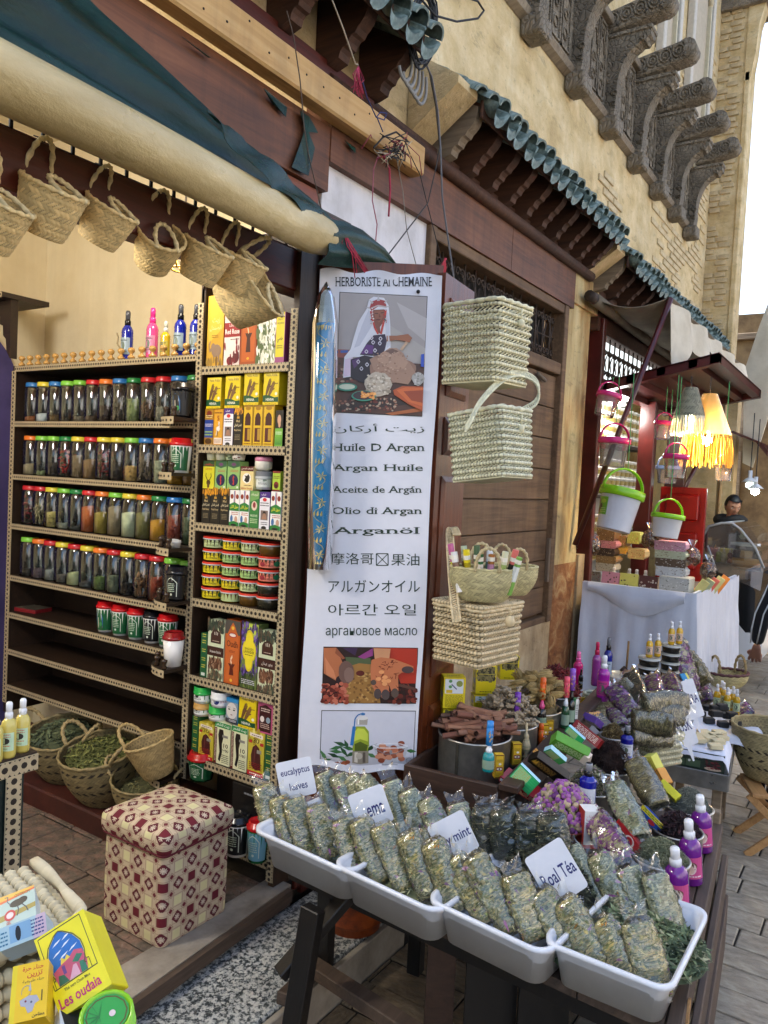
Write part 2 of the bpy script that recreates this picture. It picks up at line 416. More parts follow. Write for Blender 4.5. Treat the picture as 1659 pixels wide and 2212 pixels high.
def _carved():
 m,nt,b=newmat('carved grey cedar')
 v=coords(nt);f=noise_n(nt,v,3,8)
 vo=nd(nt,'ShaderNodeTexVoronoi',feature='DISTANCE_TO_EDGE');vo.inputs['Scale'].default_value=26
 nt.links.new(noise_vec(nt,v,.35,3),vo.inputs['Vector'])
 c=mixc(nt,1.0,ramp(nt,f,[(.3,'#645949'),(.6,'#8a7d69'),(.8,'#a2957e')]),ramp(nt,vo.outputs[0],[(.0,.8),(.12,1.0)]),'MULTIPLY')
 nt.links.new(c,b.inputs['Base Color']);b.inputs['Roughness'].default_value=.85
 bump(nt,b,ramp(nt,vo.outputs[0],[(.02,0.0),(.14,1.0)]),.75,.014)
 return m
def noise_vec(nt,v,amt,scale):
 n=nd(nt,'ShaderNodeTexNoise');n.inputs['Scale'].default_value=scale;nt.links.new(v,n.inputs['Vector'])
 a=nd(nt,'ShaderNodeVectorMath',operation='SCALE');a.inputs['Scale'].default_value=amt;nt.links.new(n.outputs['Color'],a.inputs[0])
 s=nd(nt,'ShaderNodeVectorMath',operation='ADD');nt.links.new(v,s.inputs[0]);nt.links.new(a.outputs[0],s.inputs[1]);return s.outputs[0]
carved=_carved()
tilem=mat('green glazed tile',[(.25,'#343c38'),(.45,'#5c6d66'),(.62,'#87988f'),(.8,'#a9b0a8')],scale=14,rough=.35,bst=.5,bdist=.004,rr=(.25,.8),dist=.4)
ironm=mat('rusty wrought iron',[(.3,'#2a211a'),(.6,'#4b3c30'),(.8,'#6a5a4a')],scale=30,rough=.7,metal=.3)
blackiron=mat('black iron',[(.3,'#0c0c0d'),(.8,'#1c1c1e')],scale=20,rough=.5,metal=.4)
def _granite():
 m,nt,b=newmat('speckled granite');v=coords(nt)
 n1=noise_n(nt,v,62,3,.8);n2=noise_n(nt,v,5,4)
 c=ramp(nt,n1,[(.40,'#353b3e'),(.46,'#666c6d'),(.51,'#a6aaa7'),(.6,'#cdcdc6')])
 nt.links.new(mixc(nt,1,c,ramp(nt,n2,[(.3,.7),(.7,1.0)]),'MULTIPLY'),b.inputs['Base Color']);b.inputs['Roughness'].default_value=.3
 bump(nt,b,n1,.05,.002);return m
granite=_granite()
pavem=mat('worn grey paving stone',[(.25,'#6c6557'),(.45,'#968d7c'),(.65,'#aea591'),(.8,'#c2b9a6')],scale=5,rough=.8,bst=.7,bdist=.006,bscale=40,detail=12,rr=(.35,.9))
pavebr=mat('brown worn paving stone',[(.25,'#4f4131'),(.5,'#7c6a51'),(.75,'#99876a')],scale=5,rough=.8,bst=.7,bdist=.006,bscale=30,detail=12,rr=(.3,.9))
jointm=mat('paving joint dirt',[(.3,'#2b261f'),(.7,'#4b443a')],scale=12,rough=1,bst=.8)
floortile=mat('worn red floor tile',[(.25,'#4c443c'),(.45,'#6f6254'),(.6,'#85695a'),(.78,'#998a78')],scale=4,rough=.75,bst=.7,bdist=.006,bscale=16,detail=12,rr=(.4,.9),dist=.8)
stepm=mat('scuffed threshold stone',[(.25,'#6b6358'),(.5,'#938a7c'),(.75,'#a9a194')],scale=6,rough=.8,bst=.8,bdist=.006,bscale=20,detail=12)
redplinth=mat('dark red plinth',[(.3,'#30120c'),(.6,'#4e2117'),(.8,'#5f2c20')],scale=5,rough=.6,bst=.4)
purplepl=mat('purple painted wall',[(.3,'#3a3362'),(.7,'#544b86')],scale=3,rough=.8)
creamvinyl=mat('cream rolled awning vinyl',[(.3,'#a9935f'),(.55,'#cdb987'),(.75,'#ddcda2')],scale=2.5,stretch=(.5,1,1),rough=.28,bst=.7,bdist=.014,bscale=7,detail=10,rr=(.2,.5),dist=.6)
greentarp=mat('green tarpaulin',[(.3,'#07211a'),(.6,'#0f392e'),(.82,'#2c5c4c')],scale=3,stretch=(.4,1,1),rough=.42,spec=.3,bst=.8,bdist=.012,bscale=9,rr=(.22,.5))
greycanvas=mat('grey brown canvas',[(.3,'#5b5243'),(.6,'#7b7160'),(.8,'#8f8674')],scale=4,rough=.9,bst=.4,bscale=12)
palecanvas=mat('pale linen canvas',[(.3,'#b7ab92'),(.6,'#cfc5ae'),(.8,'#d9d0bc')],scale=4,rough=.9,bst=.4,bscale=14)
whitecloth=mat('white satin cloth',[(.3,'#c3c9d6'),(.7,'#d5dae4')],scale=2,rough=.45,bst=.25,bdist=.01,bscale=6)
maroon=mat('maroon painted wood',[(.3,'#330e0d'),(.6,'#4f1816'),(.8,'#62231f')],scale=5,rough=.28,bst=.2)
def weather(m,lo=.72,crack=0,sc=2.0,st=(2.5,2.5,.3)):
 nt=m.node_tree;b=nt.nodes['Principled BSDF'];src=b.inputs['Base Color'].links[0].from_socket
 c=mixc(nt,1.0,src,ramp(nt,noise_n(nt,coords(nt,st),sc,8,.7,.4),[(.36,lo),(.56,1.0)]),'MULTIPLY')
 if crack:
  vo=nd(nt,'ShaderNodeTexVoronoi',feature='DISTANCE_TO_EDGE');vo.inputs['Scale'].default_value=crack
  nt.links.new(noise_vec(nt,coords(nt),.9,2.2),vo.inputs['Vector']);gate=ramp(nt,noise_n(nt,coords(nt),1.1,3),[(.48,1.0),(.56,0.0)])
  k=ramp(nt,vo.outputs[0],[(.004,.45),(.014,1.0)]);c=mixc(nt,gate,mixc(nt,1.0,c,k,'MULTIPLY'),c)
 if m in(ochre,oldplaster,dadoplaster):c=mixc(nt,1.0,c,mixc(nt,1.0,ramp(nt,noise_n(nt,coords(nt),22,6,.75),[(.33,.66),(.41,1.0)]),ramp(nt,noise_n(nt,coords(nt,(1,1,3)),4.5,6,.7,.5),[(.34,.74),(.42,1.0)]),'MULTIPLY'),'MULTIPLY')
 nt.links.new(c,b.inputs['Base Color'])
for m_,a_,b_ in((ochre,.86,0),(oldplaster,.72,0),(dadoplaster,.74,0),(whitepl,.85,0),(brownboard,.6,0),(orangeboard,.7,0),(shutterwood,.65,0),(creampl,.92,0),(pine,.75,0),(doorwood,.7,0)):weather(m_,a_,b_)
weather(creamvinyl,.82,0,1.5,(.6,2,2));weather(greentarp,.7,0,2,(.6,3,3));weather(floortile,.6,3.5,2,(1,1,1));weather(pavem,.68,0,1.2,(1,1,1));weather(whitecloth,.9,0)
# GROUND
FY=2.0
PZ,GZ=-.21,-.07
g=MB();g.box(-6,40,-5,1.50,PZ-.6,PZ-.012);g.box(2.55,40,1.50,12,PZ-.6,PZ-.012)
struct(g.build('ground',jointm))
pv=struct(MB().box(-6,40,-5,-4.9,PZ-.5,PZ-.02).build('pavement',jointm))
rnd=random.Random(3)
stone_me=[]
for k in range(4):
 m=MB();m.bev(-.5,.5,-.5,.5,-.05,0,b=.015);stone_me.append(m.mesh('paving_stone',pavem if k<3 else pavem))
stone_br=MB().bev(-.5,.5,-.5,.5,-.05,0,b=.015).mesh('paving_stone',pavebr)
x=1.35;row=0;far=MB()
while x<12:
 w=.155 if x<5 else .2;y=-1.2-(row%3)*.12
 while y<2.0:
  L=rnd.uniform(.26,.42)
  if x<2.6 and y<1.48<y+L:L=1.486-y
  if not(y+L>1.5 and x<2.60):
   bx=(x+.004,x+w-.004,y+.004,y+L-.004)
   if x<4.7 and y>-.55 and y+L<1.62:
    o=link('paving_stone',stone_br if(y>.75 and x<3.4)else stone_me[0],pv)
    o.location=((bx[0]+bx[1])/2,(bx[2]+bx[3])/2,PZ+rnd.uniform(-.003,.003))
    o.scale=(bx[1]-bx[0],bx[3]-bx[2],.2);o.rotation_euler=(rnd.uniform(-.01,.01),rnd.uniform(-.012,.012),rnd.uniform(-.006,.006))
   else:far.bev(bx[0],bx[1],bx[2],bx[3],PZ-.03,PZ+rnd.uniform(-.003,.003),b=.004)
  y+=L
 x+=w;row+=1
fs=far.build('far_paving_stones',pavem,pv);stuff(fs)
gr=struct(MB().bev(-3,2.52,1.515,1.86,PZ-.3,GZ,b=.006).build('granite_step',granite))
struct(MB().bev(-3,2.55,1.49,1.513,PZ-.3,GZ-.012,b=.003).build('step_riser',stepm))
st=MB();st.prism([(-2,1.60,-.35),(2.30,1.868,-.35),(2.30,1.97,-.35),(-2,1.97,-.35)],(0,0,.352));sill=struct(st.build('threshold',stepm))
MB().prism([(-2,1.575,-.05),(2.28,1.843,-.05),(2.28,1.867,-.05),(-2,1.599,-.05)],(0,0,.048)).build('wood_strip',sidewood,sill)
sf=struct(MB().box(-2.5,2.7,1.9,4.3,-.3,-.012).build('shop_floor',jointm))
tl=MB().bev(-.5,.5,-.5,.5,-.05,0,b=.02).mesh('floor_tile',floortile)
for i in range(17):
 for j in range(11):
  a,b_=-.95+.188*i,1.93+.2*j
  if a>2.25 or(a<.3):continue
  o=link('floor_tile',tl,sf);o.location=(a+.094,b_+.1+(i%2)*.03,rnd.uniform(-.004,.001));o.scale=(.182,.194,.2)
  o.rotation_euler=(rnd.uniform(-.012,.012),rnd.uniform(-.012,.012),rnd.uniform(-.01,.01))
struct(MB().bev(2.08,2.60,2.46,4.1,-.02,.09,b=.008).build('plinth',redplinth))
# SHOP INTERIOR SHELL
shop=thing('shop_interior','cream plastered shop room behind the shelves with purple painted far end','shop room')
MB().box(2.62,2.72,2.32,4.3,0,3.4).build('plaster_wall',creampl,shop)
e=oX((44,800),2.236)
MB().box(-2.5,2.62,4.12,4.3,0,3.4).build('rear_wall',creampl,shop)
arch=MB();pts=[]
for k in range(13):
 a=PI*k/12;pts.append((1.95+.52*math.cos(a),4.1,1.95+.45*math.sin(a)))
arch.prism([(2.47,4.1,0),(1.43,4.1,0)]+pts[::-1],(0,.015,0));arch.build('arch_panel',purplepl,shop)
MB().box(-2.5,2.72,2.1,4.3,3.4,3.45).build('ceiling',creampl,shop)
MB().box(-2.6,-2.5,1.97,4.3,0,3.4).build('side_wall',creampl,shop)
# STREET FACADE
bld=thing('market_building','tall ochre plastered building with green tiled canopies and carved cedar corbels','building')
wl=MB();wl.box(-3,9.4,FY+.004,2.3,3.2,9.5);wall=wl.build('plaster_wall',ochre,bld)
MB().box(2.455,3.27,FY,2.3,-.35,2.85).build('white_wall',whitepl,bld)
MB().box(3.27,5.20,FY-.01,2.3,-.35,.68).build('dado_wall',dadoplaster,bld)
MB().box(5.20,5.66,FY-.008,2.3,-.35,3.06).build('yellow_pilaster',oldplaster,bld)
rb=MB();rb.grid(lambda u,v:(5.2+.46*u,FY-.012-.03*math.sin(PI*u)*math.sin(PI*v)*(.6+.4*noise.noise(Vector((u*5,v*7,0)))),-.2+1.25*v),20,30);rb.build('rust_patch',rust_pl,bld)
MB().box(5.66,5.80,FY-.03,2.3,-.35,1.1).build('pilaster_foot',dadoplaster,bld)
for(a,b_)in((2.455,4.18),(4.185,5.24)):MB().box(a,b_,FY-.035,FY+.1,2.85,3.13).build('lintel_board',brownboard,bld)
MB().box(5.245,5.75,FY-.03,FY+.1,2.9,3.12).build('stained_board',oldplaster,bld)
c=MB();c.tube([(2.4,FY-.05,3.13),(5.5,FY-.05,3.13)],.035,10);c.box(.5,5.5,FY-.04,FY+.1,3.13,3.2);c.build('cornice',eavewood,bld)
MB().box(-2,2.455,FY-.03,FY+.1,2.73,2.98).build('upper_board',brownboard,bld)
MB().box(-2,2.42,FY-.01,FY+.1,2.60,2.725).build('lower_board',orangeboard,bld)
c=MB();c.bev(-2,3.05,FY-.11,FY-.035,2.985,3.115,b=.008);pb=c.build('pine_beam',pine,bld)
nl=MB().lathe([(.004,0),(.004,.002)],6,'#2a1a10').mesh('nail',matte);nr_=random.Random(8)
for k in range(16):link('nail',nl,pb,TM((1.3+k*.1,FY-.11,3.02+.07*nr_.random()),(PI/2,0,0)))
MB().box(-2,2.7,FY-.06,FY+.1,3.12,3.2).build('cornice',redwoodx,bld)
MB().bev(-2,2.455,1.93,2.02,2.285,2.44,b=.005).build('door_rail',redwoodx,bld)
gl=MB()
for k in range(30):
 xk=-.3+k*.09;gl.tube([(xk,1.97,2.44),(xk,1.97,2.6)],.006,5);gl.tube([(xk+.03*math.cos(t),1.97,2.52+.03*math.sin(t))for t in np.linspace(0,5.5,9)],.005,4)
gl.tube([(-.4,1.97,2.50),(2.45,1.97,2.50)],.006,5);gl.tube([(-.4,1.97,2.45),(2.45,1.97,2.45)],.007,5)
gl.build('iron_lattice',blackiron,bld)
for(a,b_,n_)in((2.345,2.45,'door_jamb'),):MB().bev(a,b_,1.885,1.99,-.05,2.6,b=.006).build(n_,redwood,bld)
for z_ in(2.02,.5):hg=MB();hg.box(2.35,2.38,1.878,1.886,z_,z_+.18,'#1a1512');[hg.lathe([(.004,0),(.004,.004)],6,'#6b6055',M=TM((2.365,1.878,z_+.03+q*.06),(PI/2,0,0)))for q in range(3)];hg.build('door_hinge',matte,bld)
# plank shutter with a transom of iron scrolls
sh=link('shutter',MB().box(3.30,5.16,FY+.05,FY+.09,.70,2.44).mesh('shutter',shutterwood),bld)
zs=[.72,.905,1.09,1.30,1.51,1.72,1.93,2.14,2.36]
for a,b_ in zip(zs,zs[1:]):MB().bev(3.33,5.10,FY+.012,FY+.052,a+.003,b_-.003,b=.004).build('plank',shutterwood,sh)
f=MB();f.bev(3.27,3.33,FY-.03,FY+.12,.70,2.85,b=.005);f.bev(5.10,5.17,FY-.03,FY+.12,.66,2.85,b=.005);f.bev(3.33,5.10,FY-.022,FY+.12,2.79,2.85,b=.005);f.bev(3.33,5.10,FY-.02,FY+.12,2.37,2.45,b=.005);f.bev(3.27,5.16,FY-.012,FY+.12,.655,.70,b=.005)
f.build('shutter_frame',shutterwood,sh)
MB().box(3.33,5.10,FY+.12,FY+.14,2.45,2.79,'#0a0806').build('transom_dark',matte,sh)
iron=MB()
def scroll(mb,cx,cz,r,s,y):
 mb.tube([(cx+s*r*(1-t/9)*math.cos(t),y,cz+r*(1-t/9)*math.sin(t))for t in np.linspace(0,7,14)],.006,4,smooth=True)
xk=3.40
while xk<5.1:
 iron.tube([(xk,FY+.05,2.45),(xk,FY+.05,2.79)],.007,5)
 for zc in(2.51,2.73):scroll(iron,xk+.035,zc,.028,1,FY+.045);scroll(iron,xk-.035,zc,.028,-1,FY+.045)
 iron.tube([(xk,FY+.05,2.54),(xk+.062,FY+.05,2.70)],.006,4);iron.tube([(xk,FY+.05,2.70),(xk+.062,FY+.05,2.54)],.006,4)
 xk+=.125
for z_ in(2.49,2.62,2.75):iron.tube([(3.33,FY+.052,z_),(5.1,FY+.052,z_)],.005,4)
iron.build('scroll_grille',ironm,sh)
MB().bev(5.02,5.05,FY-.045,FY-.02,.95,1.25,'#6b5a48',.003).build('latch',matte,sh);MB().tube([(4.72,FY-.01,2.33),(4.86,FY-.01,2.30)],.012,6,'#6b6052').build('bolt',matte,sh);MB().tube([(4.6,FY,.79),(4.72,FY,.79)],.012,6,'#4b4640').build('bolt',matte,sh)
# tiled canopies on scalloped brackets
brk_prof=[(2.0,-.02),(1.93,-.018),(1.885,-.005),(1.878,.018),(1.866,.03),(1.85,.034),(1.842,.052),(1.828,.066),(1.812,.07),(1.80,.088),(1.785,.10),(1.768,.12),(1.752,.16),(1.752,.19),(2.0,.30)]
cov=MB();cov.grid(lambda u,v:(.052*math.cos(PI*u)*(1-.12*v),-.40+.40*v,.045*math.sin(PI*u)*(1-.1*v)),8,5)
cov.grid(lambda u,v:(.042*math.cos(PI*(1-u))*(1-.12*v),-.40+.40*v,.035*math.sin(PI*u)*(1-.1*v)),8,5)
cov.grid(lambda u,v:((.042+.01*v)*math.cos(PI*u),-.40,(.035+.01*v)*math.sin(PI*u)),8,1)
cov_me=cov.mesh('roof_tile',tilem)
pan=MB()
def _pan(off):return lambda u,v:(.06*math.cos(PI*(u if off else 1-u)),-.42-.0*v+.42*v,-.05*math.sin(PI*u)+.012-off)
pan.grid(_pan(0),8,3);pan.grid(_pan(.008),8,3)
pan.grid(lambda u,v:(.06*math.cos(PI*u),-.42-.012*v,-.05*math.sin(PI*u)+.012-.034*v*math.sin(PI*u)-.006*v),8,2)
pan_me=pan.mesh('roof_tile',tilem)
def canopy(X0,X1,z0,nb,label,wood_,verge=True,y_in=0.0,shift=0,cheek=.22,Y0=2.0):
 dy=Y0-2.0
 c=thing('tiled_canopy',label,None);del c['label'];c['label']=label;c.parent=bld
 P=[(y+dy,z+z0)for y,z in brk_prof]
 for k in range(nb):
  xk=X0+.03+(X1-X0-.06)*k/(nb-1)
  MB().prism([(xk-.032,y,z)for y,z in P],(.064,0,0)).build('bracket',greywood if(k==0 and verge)else wood_,c)
 MB().prism([(X0,2.0+dy,z0+.302),(X0,1.735+dy,z0+.185),(X0,1.735+dy,z0+.205),(X0,2.0+dy,z0+.325)],(X1-X0,0,0)).build('soffit',wood_,c)
 MB().bev(X0-.01,X1+.01,1.722+dy,1.737+dy,z0+.13,z0+.21,b=.003).build('fascia',wood_,c)
 n=int(round((X1-X0)/.118));tr=random.Random(int(X0*100))
 for k in range(n+1):
  xk=X0+(X1-X0)*k/n
  o=link('roof_tile',cov_me,c);o.location=(xk,2.02+dy,z0+.395+tr.uniform(-.006,.006));o.rotation_euler=(R(30)+tr.uniform(-.03,.03),tr.uniform(-.05,.05),tr.uniform(-.05,.05))
  if k<n:
   o=link('roof_tile',pan_me,c);o.location=(xk+(X1-X0)/n/2,2.02+dy,z0+.37+tr.uniform(-.005,.005));o.rotation_euler=(R(30)+tr.uniform(-.03,.03),tr.uniform(-.06,.06),0)
 if verge:
  MB().prism([(X0-cheek,2.0+dy,z0+.02),(X0-cheek,2.0+dy,z0+.40),(X0-cheek,1.74+dy,z0+.235),(X0-cheek,1.74+dy,z0+.20)],(cheek-.034,0,0)).build('plaster_cheek',ochre,c)
  for q in range(3):
   o=link('roof_tile',cov_me,c);o.location=(X0-.06,2.0+dy-.10*q+.05,z0+.41-.062*q);o.rotation_euler=(R(30),0,R(0));o.scale=(1.1,.42,1)
 return c
canopy(3.27,5.38,3.17,10,'middle tiled canopy over the closed shutter',eavewood)
canopy(.4,2.72,3.20,9,'near tiled canopy at the top of the shop',eavewood,verge=False)
canopy(5.62,9.25,3.08,14,'far tiled canopy beyond the cloth awning',eavewood)
# carved corbels with cantilever beams and the carved band between them
feet=[4.27,4.985,5.68,6.39,7.06,7.71,8.33]
bxs=[3.56]+feet
band=link('carved_band',MB().box(2.2,8.42,FY-.03,FY+.01,4.36,4.98).mesh('carved_band',carved),bld)
led=MB();led.prism([(2.2,2.0,4.29),(2.2,1.955,4.31),(2.2,1.94,4.345),(2.2,1.955,4.37),(2.2,2.0,4.37)],(6.25,0,0));led.bev(2.2,8.45,1.93,2.0,4.96,5.02,b=.005);led.build('ledge_moulding',greywood,band)
pn=MB()
for a,b_ in zip(bxs,bxs[1:]):
 w=b_-a;m0,m1=a+.11,b_-.11
 for q in range(3):
  s0,s1=m0+(m1-m0)*q/3+.012,m0+(m1-m0)*(q+1)/3-.012
  for(i0,i1,j0,j1)in((s0,s0+.012,4.40,4.93),(s1-.012,s1,4.40,4.93),(s0,s1,4.40,4.412),(s0,s1,4.918,4.93)):pn.box(i0,i1,1.958,1.97,j0,j1)
  cx_=(s0+s1)/2;pn.tube([(cx_+(s1-s0)*.33*math.cos(t),1.964,4.72+.1*math.sin(t))for t in np.linspace(0,PI,7)],.007,4)
  for(zz,rr)in((4.5,.035),(4.62,.03),(4.86,.028)):pn.tube([(cx_+rr*math.cos(t),1.964,zz+rr*math.sin(t))for t in np.linspace(0,2*PI,9)[:-1]],.006,4,closed=True)
pn.build('carved_panel',carved,band)
cb=MB();hw=.062
prof=[(2.0,4.30),(1.90,4.30)]+[(1.90-.012*math.sin(PI*q/4),4.32+.05*q)for q in range(1,4)]+[(1.885,4.56),(1.872,4.62),(1.85,4.68),(1.82,4.73),(1.785,4.765),(1.75,4.785),(1.735,4.80),(1.70,4.795),(1.685,4.82),(1.665,4.83),(1.665,4.88),(2.0,4.865)]
cb.prism([(-hw,y,z)for y,z in prof],(2*hw,0,0))
cb.bev(-.085,.085,1.865,2.0,4.20,4.315,b=.012);cb.bev(-.075,.075,1.655,2.0,4.872,4.90,b=.004)
for(yy,zz,rr)in((1.905,4.40,.022),(1.90,4.47,.026),(1.72,4.815,.022)):cb.tube([(-hw-.004,yy+rr*(1-t/9)*math.cos(t),zz+rr*(1-t/9)*math.sin(t))for t in np.linspace(0,7,12)],.007,5)
for t in range(6):cb.lathe([(.012,-.004),(.0,.008)],6,M=TM((-hw-.001,1.955,4.42+.07*t),(0,-PI/2,0)))
cb_me=cb.mesh('corbel',carved)
bm_=MB();bm_.bev(-.078,.078,1.565,2.0,4.905,5.06,b=.012)
bm_.lathe([(.078,-.078),(.078,.078)],12,M=TM((0,1.575,4.985),(0,PI/2,0)))
for q in range(4):
 yy=1.93-.1*q;bm_.tube([(-.083,yy+.042*math.cos(t),4.983+.048*math.sin(t))for t in np.linspace(0,2*PI,11)[:-1]],.007,5,closed=True)
 bm_.tube([(-.083,yy+.02*math.cos(t),4.983+.022*math.sin(t))for t in np.linspace(0,2*PI,8)[:-1]],.007,5,closed=True)
 for s_ in(-1,1):bm_.tube([(-.083,yy-.05+.02*t,4.983+s_*(.03+.03*math.sin(t*PI)))for t in(0,.5,1)],.006,4)
bm_me=bm_.mesh('beam',carved)
for k,X_ in enumerate(bxs):
 c=thing('x','x',None);c.name='carved_bracket';del c['label'];c.parent=bld;c.location=(X_,0,0)
 link('corbel',cb_me,c);o=link('beam',bm_me,c);o.rotation_euler=(R(-7),0,0);o.location=(0,.6*0-.04,.245-.23)
 o.matrix_local=Matrix.Translation((0,2.0,4.9))@Matrix.Rotation(R(-9),4,'X')@Matrix.Translation((0,-2.0,-4.9))
bk=MB().bev(-.11,.11,-.012,.02,-.024,.024,b=.004).mesh('brick',brickm)
br=random.Random(11);nb_=0
for zi in range(200):
 z_=3.42+zi*.062
 for xi in range(24):
  X_=5.3+xi*.24+(zi%2)*.12
  if X_>9.2 or nb_>=300:continue
  p=noise.noise(Vector((X_*1.1,z_*1.8,3)))+(X_-7.3)*.16+(.25 if z_>5.15 else 0)
  if 4.2<z_<5.12 and X_<8.5:continue
  if p>.06 and br.random()<.8 and z_<6.8:
   o=link('brick',bk,wall);o.location=(X_,FY+br.uniform(.0,.006),z_);nb_+=1
wn=MB()
for(a,b_,z0,z1)in((6.9,7.5,5.3,7.8),(7.9,8.8,4.95,7.6)):
 for(i0,i1)in((a,a+.09),(b_-.09,b_)):wn.bev(i0,i1,1.93,2.0,z0,z1,'#c9bfae',.008)
 wn.bev(a-.05,b_+.05,1.92,2.0,z0-.06,z0,'#c4b491',.008)
 wn.box(a+.09,b_-.09,1.985,2.003,z0,z1,'#b9a98f')
 wn.tube([((a+b_)/2+(b_-a-.26)/2*math.cos(t),1.965,z1-.9+.3*math.sin(t))for t in np.linspace(0,PI,10)],.03,6,'#cabd9f')
 for s_ in(a+.13,b_-.13):wn.box(s_-.02,s_+.02,1.95,1.99,z0,z1-.9,'#c9bd9d')
wn.build('window_frame',matte,bld)
tw=thing('gate_tower','tall sandy brick pier with a carved cedar lintel at its top beside bright sky','tower')
MB().box(9.4,10.05,1.72,2.6,-.3,10).build('pier',ochre,tw)
t=MB();t.bev(9.38,9.6,1.66,1.72,3.3,6.3,b=.01);t.prism([(9.38,1.72,6.2),(9.38,1.66,6.2),(9.38,1.62,6.5),(9.38,1.60,6.8),(9.38,1.55,7.0),(9.38,1.72,7.0)],(.2,0,0));t.bev(9.36,9.62,1.65,1.72,3.2,3.3,b=.01)
t.box(9.39,9.62,1.55,1.66,-.3,2.9);t.build('edge_moulding',ochre,tw)
t=MB();t.bev(9.33,9.8,1.52,2.1,7.0,7.35,b=.01);t.bev(9.36,9.8,1.56,2.1,7.36,9.6,b=.01);t.build('cedar_lintel',carved,tw)
for zi in range(60):
 for q in range(2):
  if br.random()<.75:o=link('brick',bk,tw);o.rotation_euler=(0,0,PI/2);o.location=(9.401,1.81+.13*q+(zi%2)*.03,3.1+zi*.066);o.scale=(.5,1,1)
pt=thing('far_portal','shadowed stone portal with pointed blind arch at the far end','building')
MB().box(13,14,-2.5,3.2,-.3,4.4).build('portal_wall',mat('shadowed brown stone',[(.3,'#54422c'),(.7,'#86704e')],scale=4,rough=.95,bst=.8),pt)
lr=thing('lane_shade_roof','dark slatted wooden roof added to shade the lane before the far portal','roof')
for k in range(16):MB().bev(10.3+k*.17,10.43+k*.17,-2.5,1.7,3.0,3.03,b=.004).build('slat',eavewood,lr)  # slats added over the lane to keep light off the portal
a=MB();a.tube([(12.98,1.62+.45*math.cos(t),2.3+1.5*math.sin(t))for t in np.linspace(0,PI,14)],.06,6);a.bev(12.93,13.0,1.12,1.2,-.2,2.3,b=.01);a.bev(12.93,13,2.04,2.12,-.2,2.3,b=.01);a.bev(12.9,13,.5,3.0,4.0,4.1,b=.01);a.build('arch_moulding',greywood,pt)
op=thing('opposite_house','plain whitewashed house wall on the other side of the lane','building')
MB().box(-8,22,-6.4,-5.4,-.3,5).build('plaster_wall',whitepl,op)
# SHELF UNIT, CABINET AND THEIR GOODS
SX=2.236
DARK,CRM='#2a1b11','#b7a684'
trimm=attr_mat('bone inlay trim',.5,var=.2,bst=.2)
def trim(name,p0,along,up,nrm,L,w,parent,M=None):
 """inlaid strip: cream band with rows of dark stars between toothed edges"""
 p0,a,u,n=Vector(p0),Vector(along),Vector(up),Vector(nrm)
 mb=MB(M)if M else MB()
 th=n*.003
 mb.prism([p0,p0+a*L,p0+a*L+u*w,p0+u*w],th,CRM)
 q=n*.0035;k=0;st=w*.62;N=max(1,int(L/st));st=L/N
 for k in range(N):
  c=p0+a*(st*(k+.5))+u*(w*.5)+q
  mb.add([c+a*(w*.21*math.cos(t*PI/4))+u*(w*.21*math.sin(t*PI/4))for t in range(8)],[tuple(range(8))],'#1c120b')
  for s in(0,1):
   b=p0+a*(st*k)+u*(w*(.03 if s==0 else .97))+q;sg=1 if s==0 else-1
   mb.add([b-a*w*.12,b+a*w*.12,b+u*sg*w*.15],[(0,1,2)]if s==0 else[(0,2,1)],'#1c120b')
   b=p0+a*(st*(k+.5))+u*(w*(.03 if s==0 else .97))+q
   mb.add([b-a*w*.06,b+a*w*.06,b+u*sg*w*.09],[(0,1,2)]if s==0 else[(0,2,1)],'#1c120b')
 return mb.build(name,trimm,parent)
UX,UY,UZ=Vector((1,0,0)),Vector((0,1,0)),Vector((0,0,1))
Y0s,Y1s=2.43,3.76
shelfy=[oX((27,y),SX).z for y in(791,909,1023,1130,1242,1323,1403,1481)]
unit=thing('jar_shelf_unit','dark wooden wall shelves edged with inlaid bone strips holding spice jars','shelf unit')
MB().box(SX+.26,SX+.28,Y0s,Y1s,.3,shelfy[0]).build('back_panel',darkshelf,unit)
MB().box(SX,SX+.27,Y1s,Y1s+.02,.3,shelfy[0]+.0).build('side_panel',darkshelf,unit)
MB().box(SX,SX+.27,Y0s-.025,Y0s,.3,shelfy[0]+.3).build('side_panel',darkshelf,unit)
for z in shelfy:
 b=MB().box(SX+.004,SX+.26,Y0s,Y1s,z-.028,z-.002).build('shelf_board',darkshelf,unit)
 trim('shelf_trim',(SX,Y0s,z-.030),UY,UZ,-UX,Y1s-Y0s,.028,b)
trim('upright_trim',(SX-.001,Y1s-.01,.35),UZ,UY,-UX,1.7,.034,unit)
knob=MB().lathe([(.010,0),(.016,.006),(.016,.012),(.007,.02),(.006,.026),(.014,.034),(.016,.042),(.012,.05),(0,.054)],10,'#b98f4e').mesh('baluster',gloss)
for k in range(19):
 y=Y0s+.03+k*.071;link('baluster',knob,unit,(SX+.02,y,shelfy[0]-.001))
cs=MB();dkn=MB().lathe([(.008,0),(.013,.006),(.006,.018),(.012,.03),(.013,.038),(0,.044)],8,'#3a2a1c').mesh('baluster',gloss)
corner_z=[]
